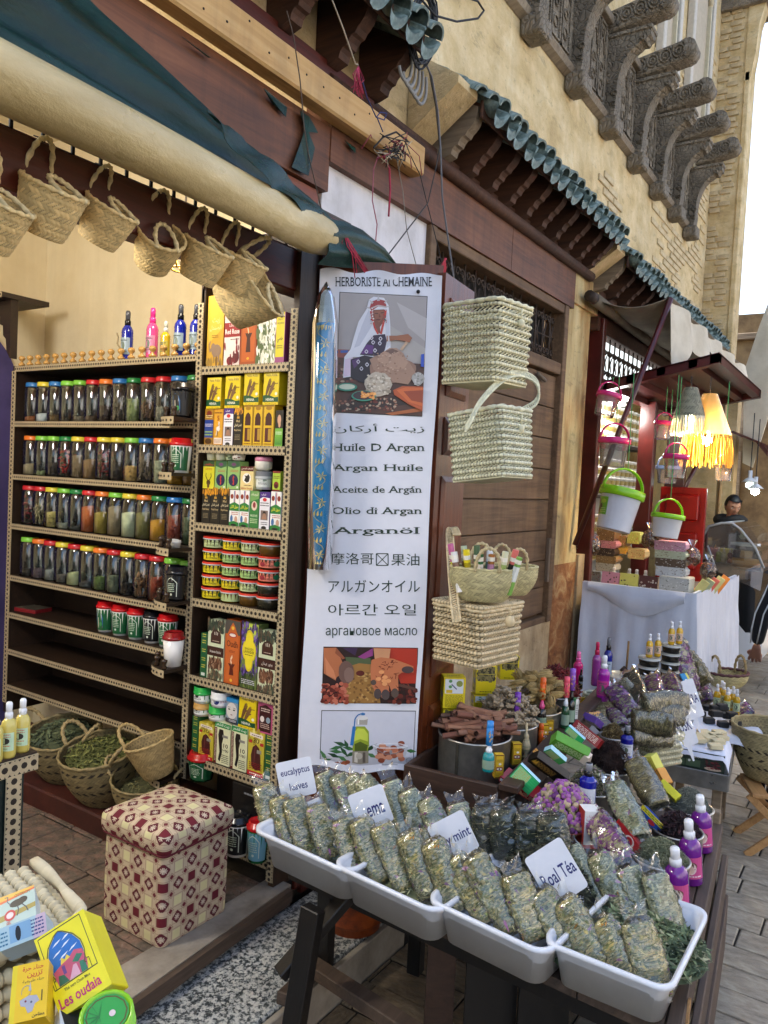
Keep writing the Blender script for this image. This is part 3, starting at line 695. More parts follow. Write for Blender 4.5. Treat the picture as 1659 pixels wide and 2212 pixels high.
for(px,py)in((405,903),(402,1022),(405,1185),(395,1300),(392,1443),(385,1680)):
 p=oX((px,py),SX-.05);z=p.z;corner_z.append(z)
 m=MB();pts=[(SX,Y0s-.01),(SX,Y0s+.16)]+[(SX-.13*math.sin(t)*1.0,Y0s-.01+.17*math.cos(t))for t in np.linspace(.15,PI/2,8)]
 m.prism([(a,b,z-.014)for a,b in pts],(0,0,.014));o=m.build('corner_shelf',darkshelf,unit)
 m=MB();arc=[(SX-.131*math.sin(t),Y0s-.01+.171*math.cos(t))for t in np.linspace(.1,PI/2,9)]
 for i,((a,b),(c,d))in enumerate(zip(arc,arc[1:])):
  m.add([(a,b,z-.03),(c,d,z-.03),(c,d,z),(a,b,z)],[(0,1,2,3)],CRM)
  mx,my=(a+c)/2-.0008,(b+d)/2+.0008;m.lathe([(.005,0),(.005,.001)],6,'#1c120b',M=TM((mx,my,z-.015),(0,-PI/2,-(PI/2)*i/8*0)))
 m.build('shelf_trim',trimm,o)
 for t in(.4,.95,1.45):link('baluster',dkn,unit,(SX-.115*math.sin(t),Y0s-.01+.15*math.cos(t),z))
# spice jars
LID={'b':'#2a6fb0','y':'#d8c63a','l':'#7cc242','r':'#c2252b','o':'#e0762a','g':'#1f7a3c'}
LN={'b':'blue','y':'yellow','l':'lime green','r':'red','o':'orange','g':'dark green'}
jb=MB();jb.lathe([(.002,.0015),(.045,.0015),(.0485,.006),(.0485,.165),(.043,.174),(.040,.178)],20,'#ffffff',cap=False);jar_me=jb.mesh('jar',clear)
def lid_mesh(c):
 m=MB();m.lathe([(.0,.197),(.04,.1975),(.0425,.195),(.0435,.18),(.0435,.176),(.040,.175)],24,c,rib=.02,nr=24);return m.mesh('lid',gloss)
lids={k:lid_mesh(v)for k,v in LID.items()}
def fill_mesh(kind,col,h):
 m=MB();r=.0435;H=.004+.165*h;col0=col;CL=tuple(min(.9,q*1.7)for q in hx(col));rr=random.Random(hash((kind,col,h))%9999 if False else int(h*97)+len(kind)*31+ord(col[1])*7+ord(col[3]))  # contents colour brightened to make up for light the lid and shelf block
 if kind=='powder':
  m.lathe([(.001,.003),(r,.003),(r,H),(r*.6,H+.006),(0,H+.009)],18,[vary(CL,.1,rr)for _ in range(4)])
 elif kind=='flakes':
  m.lathe([(.001,.003),(r*.8,.003),(r*.8,H-.004),(0,H)],10,vary(CL,.3,rr))
  for q in range(int(260*h)+40):
   a=rr.uniform(0,2*PI);z=rr.uniform(.006,H);d=r*rr.uniform(.88,.99);s=rr.uniform(.004,.009)
   p=Vector((d*math.cos(a),d*math.sin(a),z));t1=Vector((-math.sin(a),math.cos(a),0));t2=Vector((0,0,1));an=rr.uniform(0,PI)
   e1=t1*math.cos(an)+t2*math.sin(an);e2=(t2*math.cos(an)-t1*math.sin(an))*.45-Vector((math.cos(a),math.sin(a),0))*.3
   m.add([p-e1*s,p-e2*s,p+e1*s,p+e2*s],[(0,1,2,3)],vary(CL,.45,rr))
 elif kind in('sticks','chili'):
  for q in range(int(60*h)+14):
   a=rr.uniform(0,2*PI);d=r*rr.uniform(.3,.86);z=rr.uniform(.02,max(H,.03));L=rr.uniform(.02,.05)if kind=='sticks' else rr.uniform(.012,.024)
   p=Vector((d*math.cos(a),d*math.sin(a),z));dr=Vector((rr.uniform(-.5,.5),rr.uniform(-.5,.5),rr.uniform(.3,1))).normalized()
   if kind=='chili':dr=Vector((-math.sin(a)*rr.choice((-1,1)),math.cos(a),rr.uniform(-1,1))).normalized()
   m.tube([p-dr*L*.5,p,p+dr*L*.5],[.0035,.0045,.002],5,vary(CL,.35,rr))
 return m.mesh('contents',herb)
rows=[('bybllrobgrrbg',[('powder','#8a4d22',.12,'a little orange powder'),('powder','#e6e2da',.2,'white crystals'),('flakes','#6e522e',.2,'brown seeds'),('flakes','#3a3020',.08,'almost nothing'),('flakes','#7a6c58',.16,'small round nuts'),('powder','#4a3520',.12,'brown dust'),('flakes','#2a1a12',.45,'dark cloves'),('sticks','#5e5040',.6,'grey bark'),('flakes','#7b8550',.62,'bay leaves'),('sticks','#5b3d28',.55,'brown roots'),('flakes','#8f8a78',.4,'grey seeds'),('flakes','#7a4b28',.2,'chestnut flakes'),('sticks','#4c453c',.5,'dark twigs')]),('ollgyryylbooyg',[('powder','#9a8868',.28,'beige powder'),('flakes','#8e9464',.12,'pale green pods'),('flakes','#2b2119',.4,'black seeds'),('chili','#8c1c18',.8,'bright red chillies'),('flakes','#6f5a40',.65,'brown leaves'),('powder','#7d5c38',.5,'tan powder'),('chili','#6e2320',.85,'dull red chillies'),('flakes','#241a14',.5,'black grains'),('flakes','#b08a4e',.42,'golden grains'),('sticks','#5a4a3a',.75,'dark crooked twigs'),('flakes','#8b8c74',.6,'curled grey leaves'),('powder','#c08a1c',.2,'yellow powder'),('powder','#9a6a1e',.3,'ochre powder')]),('rryLgrolyogbg'.lower(),[('chili','#5e1216',.85,'very dark red pods'),('sticks','#7d7350',.7,'straw stems'),('flakes','#a18f52',.45,'ginger lumps'),('flakes','#c4bda6',.15,'white chunks'),('powder','#4a4a42',.05,'nothing much'),('powder','#a8501c',.68,'orange paprika'),('powder','#8f7826',.55,'mustard powder'),('powder','#857254',.75,'tan spice'),('powder','#cfc29a',.62,'cream flour'),('powder','#6e6632',.66,'olive powder'),('powder','#c78312',.5,'golden turmeric'),('flakes','#7a2c16',.7,'rusty leaves'),('flakes','#3c4a30',.7,'dark green herb')]),('loryryoryrrll',[('flakes','#3a362c',.2,'grey scraps'),('flakes','#77636a',.25,'mauve resin'),('flakes','#8a8a86',.3,'black and white stones'),('flakes','#6d665c',.22,'grey rock'),('powder','#cfd08e',.3,'pale yellow powder'),('powder','#5b5e5c',.1,'a grey remnant'),('flakes','#6f8045',.35,'green pods'),('flakes','#6e725a',.45,'grey green seed'),('flakes','#221d18',.3,'black pepper'),('sticks','#7c5638',.65,'bark strips'),('flakes','#8e3418',.6,'brick red flakes'),('sticks','#8c5a34',.5,'cinnamon bark'),('sticks','#6e4a30',.6,'broken twigs')])]
rown=['top','second','third','fourth']
for ri,(lc,cont)in enumerate(rows):
 z=shelfy[ri+1];n=13
 for k in range(n):
  y=3.685-k*.0985
  kd,col,h,words=cont[k];L=lc[k]
  T=link('spice_jar',jar_me,None,TM((SX+.062,y,z-.002),(0,0,k*.7)))
  tag(T,f"clear spice jar with {LN[L]} lid and {words} on {rown[ri]} jar row",'jar','spice jars on the wall shelves')
  link('lid',lids[L],T);link('contents',fill_mesh(kd,col,h),T)
# carton builder: front faces local -y, stands on z=0
def carton(name,label,cat,w,d,h,col,items,M,group=None,side=None,top=None,mt=None,b=.0012):
 mb=MB();mb.bev(0,w,0,d,0,h,col,b);o=mb.build(name,mt or card);o.matrix_world=M;tag(o,label,cat,group)
 if items:
  p=MB();art(p,lambda u,v,f:(u*w,-f,v*h),items);p.build('printed_front',card,o)
 if side:
  p=MB();art(p,lambda u,v,f:(-f,d*(1-u),v*h),side);p.build('printed_side',card,o)
 if top:
  p=MB();art(p,lambda u,v,f:(u*w,v*d,h+f),top);p.build('printed_top',card,o)
 return o
def FACE(x,y,z,a=0):return TM((x,y,z),(0,0,R(-90+a)))
def flower(x,y,r,col,n=6):return[('e',x+r*.8*math.cos(2*PI*k/n),y+r*.8*math.sin(2*PI*k/n)*.6,r*.5,r*.35,col)for k in range(n)]
G,YEL,BRN='#1d6b34','#e8cf1e','#4a2b1a'
def hand_art(x,y,s,c='#5a3a22',a=0):
 out=[]
 rot=lambda px,py:(x+s*(px*math.cos(a)-py*math.sin(a)),y+s*(px*math.sin(a)+py*math.cos(a))*.75)
 out.append(('p',[rot(-.16,-.9),rot(.1,-.9),rot(.22,-.1),rot(.2,.25),rot(-.2,.25),rot(-.26,-.1)],c))
 for k,(fx,L)in enumerate(((-.18,.5),(-.07,.62),(.05,.6),(.16,.45))):out.append(('p',[rot(fx-.05,.2),rot(fx+.05,.2),rot(fx+.05,.2+L),rot(fx-.03,.22+L)],c))
 out.append(('p',[rot(.18,-.1),rot(.42,.2),rot(.38,.3),rot(.16,.12)],c));return out
henna=[('r',0,0,1,1,'#e6cc17'),('r',.12,.86,.9,.97,'#f0dd55'),('t','Henna Arabia',.15,.86,.88,.95,'#7a3b18','serif')]+hand_art(.34,.55,.42,'#6a4a2c',-.35)+hand_art(.55,.48,.42,'#7a5836',-.5)+[('p',[(0,0.03),(1,.03),(1,.24),(.75,.22),(.5,.27),(.2,.3),(0,.28)],'#14502c'),('t','HENNA',.2,.12,.72,.2,'#e9ead8','b'),('r',0,0,1,.08,'#e6cc17'),('t','The Color Of Love',.1,.01,.9,.075,'#8a4a18'),('e',.86,.33,.08,.05,'#eef0dc'),('s',.6,.6,.95,.68,'#8a6a2a',1)]
arc=lambda x,y,w,h,c:('p',[(x-w,y),(x+w,y),(x+w,y+h*.6),(x+w*.7,y+h*.85),(x,y+h),(x-w*.7,y+h*.85),(x-w,y+h*.6)],c)
A_ELE=[('r',0,0,1,1,'#c79a2e'),('p',[(0,.3),(1,.55),(1,1),(0,1)],'#d8b13c'),('t','زيت',.3,.6,.75,.68,'#efe0a0'),('t','الصندل',.15,.5,.85,.58,'#efe0a0'),('e',.6,.22,.3,.09,'#8d7460'),('e',.4,.27,.13,.06,'#8d7460'),('l',[(.32,.25),(.2,.22),(.15,.3),(.22,.36)],.05,'#8d7460'),('r',.42,.06,.5,.18,'#8d7460'),('r',.72,.06,.8,.18,'#8d7460'),('d',0,0,1,.1,['#7a5a28','#9a7a34'],14,.08),('s',.3,.4,.7,.45,'#8f6b22',2)]
A_ROSE=[('r',0,0,1,1,'#ead9d6'),('r',0,.93,1,1,'#b02a2e'),('d',0,.64,1,.92,['#dfc2be'],30,.05),('e',.5,.8,.16,.055,'#f4ece8'),('e',.5,.8,.11,.035,'#b9a69c'),('r',0,.4,1,.6,'#93252a'),('t','Liberty',.3,.53,.75,.585,'#f0e0dc'),('t','Red Rose',.05,.44,.95,.51,'#f4eae6','b'),('e',.75,.1,.2,.07,'#5e1220'),('e',.4,.07,.2,.06,'#701828'),('d',.0,.0,1,.34,['#7e1c2c','#5e1220'],14,.06),('s',.4,.35,.95,.38,'#7a6a66',1)]
A_OUD0=[('r',0,0,1,1,'#a04a16'),('r',.1,.05,.9,.8,'#b95a1c'),('p',[(.35,.2),(.65,.2),(.6,.42),(.72,.5),(.28,.5),(.4,.42)],'#3d1409'),('l',[(.5,.5),(.42,.6),(.55,.68),(.48,.76)],.05,'#e3c8a4'),('e',.5,.1,.08,.02,'#e2a822')]
A_JAS=[('r',0,0,1,1,'#5c6e44'),('d',0,0,1,1,['#e9e9e2','#d7dacb','#f4f4f0','#93a07c','#4f6238'],110,.12)]
A_ORC=[('r',0,0,1,1,'#9a4a7e'),('r',.06,.12,.94,1,'#d9ca1c'),('t','ORKAY',.2,.84,.8,.88,'#5c4a10','serif'),('t','ORQUIDEA',.12,.76,.88,.8,'#5c4a10','serif'),('t','خصي',.2,.4,.8,.52,'#3a2a10','b'),('s',.2,.28,.8,.36,'#6a5a14',2)]
A_BLU=[('r',0,0,1,1,'#a87a20'),('r',0,.2,1,.7,'#28418e'),('e',.5,.86,.3,.1,'#7a3020'),('s',.1,.74,.9,.84,'#e8d89a',2),('s',.05,.5,.95,.6,'#d8d2e8',2),('s',.05,.24,.95,.4,'#9ac046',2),('e',.5,.1,.4,.08,'#4a3010')]
A_HOR=[('r',0,0,1,1,'#cf8e1c'),('r',.08,.03,.92,.97,'#d89e2a'),('r',.08,.03,.92,.2,'#e8d8c4'),('t','5',.36,.68,.6,.82,'#8a2a14','b'),('e',.5,.45,.2,.07,'#f0e6da'),('l',[(.55,.45),(.65,.58),(.52,.62)],.1,'#f0e6da'),('l',[(.4,.42),(.3,.26)],.07,'#e4d6c8'),('l',[(.45,.4),(.42,.24)],.07,'#3a2a20'),('s',.15,.06,.85,.16,'#8a2a14',3),('s',.1,.86,.9,.94,'#6a3a14',1)]
A_PUR=[('r',0,0,1,1,'#e8e6ec'),('p',[(0,.8),(.3,.86),(1,.84),(1,1),(0,1)],'#46267e'),('t','شراب',.15,.89,.6,.96,'#efe8f6','b'),('e',.5,.79,.2,.05,'#c8202c'),('s',.08,.6,.92,.73,'#2a2a34',2),('r',.14,.24,.86,.5,'#7c6a66'),('e',.5,.42,.16,.06,'#1c1614'),('p',[(.25,.26),(.4,.42),(.62,.42),(.76,.26)],'#a07862'),('s',.2,.1,.85,.2,'#3a3a44',2),('e',.5,.03,.25,.05,'#222222')]
A_BLK=[('r',0,0,1,1,'#0d0b0a'),('d',0,.86,1,1,['#d08a18','#e8a420','#8a5810'],26,.07),('p',[(.35,.72),(.4,.8),(.45,.75),(.5,.82),(.56,.75),(.62,.8),(.66,.72)],'#c99a3a'),('t','Miel',.3,.62,.7,.69,'#cdb68a','hand'),('t','العسل الملكي',.08,.48,.92,.58,'#e0d2b0','b'),('t','Royal Honey',.12,.37,.88,.44,'#cdb68a','hand'),('s',.2,.14,.8,.3,'#8a7c60',4)]
A_KID=[('r',0,0,1,1,'#efeeea'),('e',.22,.82,.16,.07,'#8a3020'),('e',.78,.82,.16,.07,'#8a3020'),('r',.42,.66,.49,.98,'#2a52a0'),('r',.52,.66,.58,.98,'#b03028'),('p',[(0,.42),(1,.42),(1,.6),(.5,.67),(0,.6)],'#1f7a34'),('t','سويل الكلى',.08,.48,.92,.58,'#e8e03a','b'),('s',.2,.3,.95,.4,'#b03028',2),('e',.25,.2,.14,.1,'#3c6ea6'),('e',.72,.18,.16,.1,'#c29a84'),('p',[(0,0),(1,0),(1,.1),(.5,.14),(0,.1)],'#1f7a34'),('e',.5,.03,.3,.03,'#1a1a1a')]
A_PRO=[('r',0,0,1,1,'#2f7a3a'),('p',[(0,.7),(1,.8),(1,1),(0,1)],'#6fa05a'),('t','البروستات',.1,.86,.9,.95,'#e4e0c8','b'),('e',.5,.6,.32,.13,'#e2c8b4'),('e',.5,.62,.16,.08,'#8a2a38'),('t','PROSTATE',.12,.3,.88,.36,'#d4e4c4','b'),('s',.1,.12,.9,.26,'#c8dcae',3)]
A_ARC=[('r',0,0,1,1,'#d9b01e'),('l',[(.04,.02),(.04,.98),(.96,.98),(.96,.02)],.05,'#8a6410'),('e',.5,.92,.28,.05,'#a87a16'),arc(.5,.5,.3,.32,'#3a0c10'),('r',.2,.1,.8,.44,'#4e1216'),('r',.5,.14,.78,.42,'#b08a30'),('s',.15,.02,.85,.08,'#6a3a10',1)]
A_BACK=[('r',0,0,1,1,'#14110f'),('e',.5,.74,.24,.14,'#cfa288'),('e',.55,.62,.16,.1,'#c89a80'),('r',0,0,1,.5,'#6fae3c'),('s',.1,.32,.9,.42,'#e8f0d8',2)]+[('p',[(.1+k*.14,.05),(.2+k*.14,.05),(.16+k*.16,.3)],'#2f7a34')for k in range(6)]
A_DEER=[('r',0,0,1,1,'#d8cf2e'),('r',0,.8,1,1,'#2c4a2a'),('t','مجاللغف',.1,.83,.9,.92,'#c0392b','b'),('s',.2,.66,.8,.76,'#b04a1c',2),('e',.5,.22,.18,.1,'#4a3418'),('l',[(.42,.3),(.25,.45),(.28,.56)],.05,'#3a2810'),('l',[(.58,.3),(.75,.45),(.7,.56)],.05,'#3a2810'),('r',.4,.04,.6,.2,'#5a4020')]
A_SPI=[('r',0,0,1,1,'#8fb86a'),('p',[(0,.82),(.5,.74),(1,.82),(1,1),(0,1)],'#2c5a3a'),('e',.5,.88,.2,.06,'#6a3a6a'),('s',.25,.6,.9,.7,'#b0402c',2),('e',.5,.32,.4,.22,'#14204a'),('l',[(.55,.46),(.48,.36),(.55,.26),(.5,.16)],.09,'#c83a34'),('e',.86,.08,.07,.04,'#e8e8d8')]
A_RHI=[('r',0,0,1,1,'#e3cf8e'),('r',0,.8,1,1,'#5a1c1e'),('t','الضعف الجنسي',.06,.84,.94,.95,'#f0e6d0','b'),('e',.5,.5,.34,.22,'#efe9e0'),('p',[(.3,.4),(.4,.55),(.3,.62),(.5,.6),(.62,.68),(.74,.56),(.68,.36),(.5,.32)],'#1c1a1c'),('s',.3,.16,.9,.24,'#6a4a20',1),('t','Faiblesse Sexuelle',.04,.04,.96,.13,'#b0542a','serif')]
A_HUN=[('r',0,0,1,1,'#a9c63c'),('r',0,.9,1,1,'#7a1c20'),('s',.1,.6,.9,.78,'#6a3a10',2),('e',.5,.3,.32,.18,'#7a1c20'),('e',.5,.24,.2,.1,'#3a1012'),('r',0,0,1,.08,'#7a1c20')]
A_INC=[('r',0,0,1,1,'#cfd8b4'),('d',0,.86,.5,1,['#3b4a3a','#5c4a3a','#23322c'],26,.07),('d',.5,.84,1,1,['#3b4a3a','#5c4a3a','#23322c'],22,.07),arc(.5,.62,.32,.24,'#3a1a14'),('l',[(.42,.76),(.4,.81)],.025,'#e8e0d0'),('l',[(.5,.76),(.5,.82)],.025,'#e8e0d0'),('l',[(.58,.76),(.6,.81)],.025,'#e8e0d0'),('s',.3,.645,.7,.67,'#cbb8a8',1),('r',0,.4,1,.56,'#3c1c17'),('d',.12,.2,.88,.34,['#7a5038','#5d3826','#a4846a','#4a2c20'],60,.07),('d',0,0,1,.12,['#3b4a3a','#5c4a3a','#8a7a5c'],40,.07)]
A_INC1=A_INC+[('t','Incense Sticks',.16,.455,.84,.5,'#e6ddd2')]
A_INC2=A_INC+[('t','بخور عيدان',.2,.44,.82,.51,'#e6ddd2')]
A_OUD=[('r',0,0,1,1,'#b7551c'),('r',0,.78,1,1,'#4a4642'),('p',[(.1,.02),(.9,.02),(.9,.76),(.74,.84),(.66,.9),(.5,.97),(.34,.9),(.26,.84),(.1,.76)],'#c4622a'),('e',.5,.88,.1,.03,'#e8b43a'),('e',.5,.77,.28,.04,'#a82428'),('e',.5,.77,.22,.026,'#e9d8cc'),('t','Oudh',.12,.58,.88,.68,'#4a1a10','serif'),('s',.3,.49,.7,.53,'#7a2c14',2),('p',[(.34,.14),(.66,.14),(.6,.26),(.74,.32),(.26,.32),(.4,.26)],'#5a1a10'),('l',[(.5,.32),(.42,.38),(.54,.44)],.05,'#f0d8b8'),('e',.5,.06,.09,.025,'#e8b43a')]
quat=lambda x,y,r,c:[('e',x,y+r*.5,r*.7,r*.45,c),('e',x,y-r*.5,r*.7,r*.45,c),('e',x-r*.55,y,r*.7,r*.45,c),('e',x+r*.55,y,r*.7,r*.45,c),('r',x-r*.8,y-r*.42,x+r*.8,y+r*.42,c)]
A_LAV=[('r',0,0,1,1,'#6f7f3e'),('p',[(.3,1),(.6,.75),(1,.8),(1,1)],'#b9cc4a'),('d',0,.1,1,1,['#3b2a66','#5b3f8e','#2c1f4e','#7a5cae'],170,.06),('d',0,0,1,.2,['#2c3a1c','#4a5a2c'],30,.08)]+quat(.5,.58,.34,'#d8c42a')+quat(.5,.58,.3,'#ead62e')+[('t','ENGLISH',.24,.59,.76,.625,'#3a3010','serif'),('t','LAVENDER',.18,.54,.82,.58,'#3a3010','serif'),('s',.26,.5,.74,.53,'#6a5a20',1),('s',.1,.06,.9,.14,'#d8d8e0',3)]
A_GRN=[('r',0,0,1,1,'#1c5a34')]+[('s',.2,y,.8,y+.1,'#cfc24a',2)for y in(.9,.76,.56,.36,.2)]+[('r',.2,.03,.8,.1,'#d6dcd0')]
A_30=[('r',0,0,1,1,'#c9b83a'),('d',0,.7,1,1,['#e0d67a','#a89430'],20,.08),('p',[(.1,.88),(.9,.86),(.9,.94),(.1,.95)],'#e9ddd4'),('s',.2,.885,.8,.925,'#5a2a20',1),('t','30',.3,.74,.68,.84,'#3a2414','serif'),('r',.04,.72,.24,.79,'#b6242a'),('r',.74,.7,.96,.77,'#b6242a'),('p',[(.25,.2),(.2,.45),(.3,.64),(.5,.71),(.7,.64),(.8,.45),(.82,.16),(.5,.13)],'#4a2020'),('l',[(.45,.66),(.4,.25)],.05,'#6a3434'),('r',.56,.52,.84,.6,'#8e8c84'),('s',.1,.14,.9,.3,'#8e1c20',4),('r',0,0,1,.1,'#c0222a'),('s',.15,.02,.85,.08,'#f0e0d8',1)]
A_10=[('r',0,0,1,1,'#dfe0b8'),('r',0,.88,1,1,'#2c8a44'),('t','زيت للشعر',.08,.9,.92,.985,'#f0f4ea','b'),('r',0,0,.16,.86,'#5e1a1c'),('s',.02,.05,.14,.84,'#e8dcc0',26),('p',[(.3,.84),(.55,.84),(.6,.7),(.5,.5),(.52,.3),(.4,.06),(.28,.1),(.36,.3),(.3,.5),(.24,.7)],'#120e0e'),('t','10',.6,.42,.88,.52,'#2a2018','hand'),('t','زيوت',.55,.32,.92,.41,'#2a2018','b'),('r',.5,.66,.86,.72,'#8e8c84'),('s',.5,.04,.94,.26,'#4a4a30',5)]
A_FACE=[('r',0,0,1,1,'#8a9aa8'),('r',0,.85,1,1,'#2a86c0'),('e',.5,.5,.46,.34,'#d9d4d0'),('e',.28,.55,.1,.03,'#1c1c20'),('e',.7,.55,.1,.03,'#1c1c20'),('l',[(.16,.63),(.38,.64)],.02,'#3a3434'),('l',[(.6,.64),(.84,.62)],.02,'#3a3434'),('e',.5,.34,.1,.02,'#8a5a5a'),('r',0,0,1,.18,'#3a3c42'),('s',.3,.05,.9,.15,'#e8e8ee',2)]
A_PNK=[('r',0,0,1,1,'#b8507a'),('p',[(.1,.06),(.9,.06),(.9,.86),(.7,.9),(.5,.95),(.3,.9),(.1,.86)],'#3c1216'),('s',.2,.7,.8,.84,'#e6cfc0',2),('e',.3,.46,.14,.1,'#e2d8d0'),('e',.7,.46,.14,.1,'#8aa0b0'),('s',.2,.16,.8,.34,'#d8b8a8',3)]
cab=thing('goods_cabinet','tall narrow cabinet edged with bone strips and crowded with boxes and tubs','cabinet')
CY0,CY1=1.935,2.425
MB().box(SX+.004,SX+.30,1.908,CY0,-.02,2.62).build('side_panel',cabside,cab)
MB().box(SX+.20,SX+.22,CY0,CY1,0,2.6).build('back_panel',darkshelf,cab)
MB().box(SX-.0,SX+.2,CY1-.012,CY1,.3,2.6).build('side_panel',darkshelf,cab)
trim('upright_trim',(SX,1.908,.02),UZ,UY,-UX,2.2,.034,cab)
trim('upright_trim',(SX-.002,CY1-.016,.30),UZ,UY,-UX,1.98,.034,cab)
cz=[oX((438,y),SX).z for y in(783+8,959,1128.5,1294,1463,1640)]
bot=oX(ZL(1200,205),SX).z
for k,z in enumerate(cz+[.10]):
 b=MB().box(SX+.004,SX+.20,CY0,CY1-.012,z-.034,z-.002).build('shelf_board',darkshelf,cab)
 trim('shelf_trim',(SX,CY0,z-.036),UY,UZ,-UX,CY1-CY0-.014,.034,b)
for(px,py,s)in((420,640,1),(15,620,1.6)):
 pass
def scallop(label,M,s=1):
 o=thing('carved_wall_bracket',label,'bracket',M)
 MB().prism([(0,y*s,z*s)for y,z in((0,0),(.16,0),(.15,-.03),(.13,-.04),(.125,-.07),(.1,-.08),(.1,-.12),(.07,-.13),(.065,-.18),(.04,-.2),(.03,-.26),(0,-.3))],(.04,0,0)).build('console',darkshelf,o);return o
scallop('dark scalloped wooden bracket beside the upper cabinet compartment',TM((SX-.01,Y0s-.02,2.52),(0,0,0)),.62)
p=oX(ZA(60,0),2.236)
o=scallop('dark scalloped wooden bracket on the cream wall under an inlaid ledge',TM((2.25,3.84,2.42),(0,0,0)),1)
b=MB().box(-.06,.2,-.02,.5,.0,.025).build('ledge',darkshelf,o);trim('ledge_trim',(-.062,-.02,-.005),UY,UZ,-UX,.5,.03,o)
def wtop(px,py):return oX((px,py),SX)
def goods(Zf,x0,x1,yb,yt,zi,design,name,label,cat,col='#888888',d=.05,back=.012,side=None,stack=0,grp='goods in the narrow cabinet',a=0):
 pl,pr,pt_=oX(Zf(x0,yb),SX+back),oX(Zf(x1,yb),SX+back),oX(Zf(x0,yt),SX+back)
 z=cz[zi]-.002+stack;w=pl.y-pr.y;zt=pt_.z
 return carton(name,label,cat,w*.97,d,max(.03,zt-z),col,design,FACE(SX+back,pl.y-.001,z,a),grp,side)
q=goods
q(ZB0,137,283,690,150,0,A_ELE,'incense_carton','tall gold incense carton printed with an elephant','carton','#c79a2e')
q(ZB0,288,428,680,135,0,A_ROSE,'incense_carton','tall white and crimson carton printed Red Rose','carton','#b02a2e')
q(ZB0,430,572,668,200,0,A_OUD0,'incense_carton','tall orange brown incense carton beside the Red Rose carton','carton','#a04a16')
q(ZB0,577,728,660,260,0,A_JAS,'incense_carton','tall carton covered with white jasmine blossom','carton','#8c9c80')
q(ZB0,732,815,650,290,0,A_ORC,'incense_carton','yellow ORQUIDEA carton at the end of the top cabinet shelf','carton','#9a4a7e')
lowr=[(118,193,1400,1130,A_BLU,'small blue and gold herbal carton with crest','#a87a20'),(196,278,1400,1132,A_HOR,'small amber carton with a white horse and number 5','#cf8e1c'),(282,366,1402,1122,A_PUR,'white carton with purple top below the henna boxes','#46267e'),(369,446,1400,1122,A_BLK,'single black honey carton beside the gold arch cartons','#0d0b0a'),(452,535,1396,1095,A_ARC,'gold arch window carton nearest the black honey carton','#d9b01e'),(538,622,1396,1095,A_ARC,'gold arch window carton in the middle of its three','#d9b01e'),(625,722,1396,1093,A_ARC,'gold arch window carton beside the bare back carton','#d9b01e'),(732,800,1394,1140,A_BACK,'small black and green carton showing a bare back','#14110f')]
hz=0
for(a,b,yb,yt,ds,lb,cc)in lowr:o=q(ZB0,a,b,yb,yt,1,ds,'remedy_carton',lb,'carton',cc);hz=oX(ZB0(a,yt),SX+.012).z-cz[1]
for k,(a,b,yb,yt)in enumerate(((138,263,1122,858),(296,428,1117,845),(460,594,1090,812),(628,765,1088,808))):
 zb=oX(ZB0(a,yb),SX+.012).z-cz[1]
 q(ZB0,a,b,yb,yt,1,henna,'henna_box',f"yellow henna box with painted hands, {['first','second','third','fourth'][k]} along the upper tier",'box','#dcc41a',.07,stack=zb,side=[('r',0,0,1,1,'#d4b818'),('d',0,.5,1,1,['#5c4a1e','#3a2c12'],20,.1)])
low3=[(92,167,2090,1822,A_BLK,'black honey carton first of the three standing together','#0d0b0a'),(170,249,2096,1822,A_BLK,'black honey carton in the middle of the three together','#0d0b0a'),(252,331,2100,1822,A_BLK,'black honey carton touching the first kidney carton','#0d0b0a'),(334,419,2112,1832,A_KID,'white and green kidney carton next to the black cartons','#efeeea'),(422,505,2118,1834,A_KID,'white and green kidney carton beside the green carton','#efeeea'),(509,590,2122,1840,A_PRO,'green PROSTATE carton between kidney and purple cartons','#2f7a3a'),(594,684,2130,1848,A_PUR,'white carton with purple top on the third shelf','#46267e'),(690,783,2138,1845,A_KID,'white and green kidney carton at the far shelf end','#efeeea')]
for(a,b,yb,yt,ds,lb,cc)in low3:q(ZB0,a,b,yb,yt,2,ds,'remedy_carton',lb,'carton',cc)
for(a,b,yb,yt,ds,lb,cc)in[(105,204,1814,1580,A_DEER,'yellow carton with antlered deer head','#d8cf2e'),(210,308,1817,1580,A_SPI,'green spine carton next to the deer carton','#8fb86a'),(316,424,1820,1580,A_SPI,'green spine carton next to the rhinoceros carton','#8fb86a'),(430,545,1828,1626,A_RHI,'cream carton with black rhinoceros head','#e3cf8e'),(710,778,1838,1668,A_HUN,'small lime and maroon carton beside the cream tub','#a9c63c')]:
 zb=oX(ZB0(a,yb),SX+.012).z-cz[2];q(ZB0,a,b,yb,yt,2,ds,'remedy_carton',lb,'carton',cc,stack=zb)
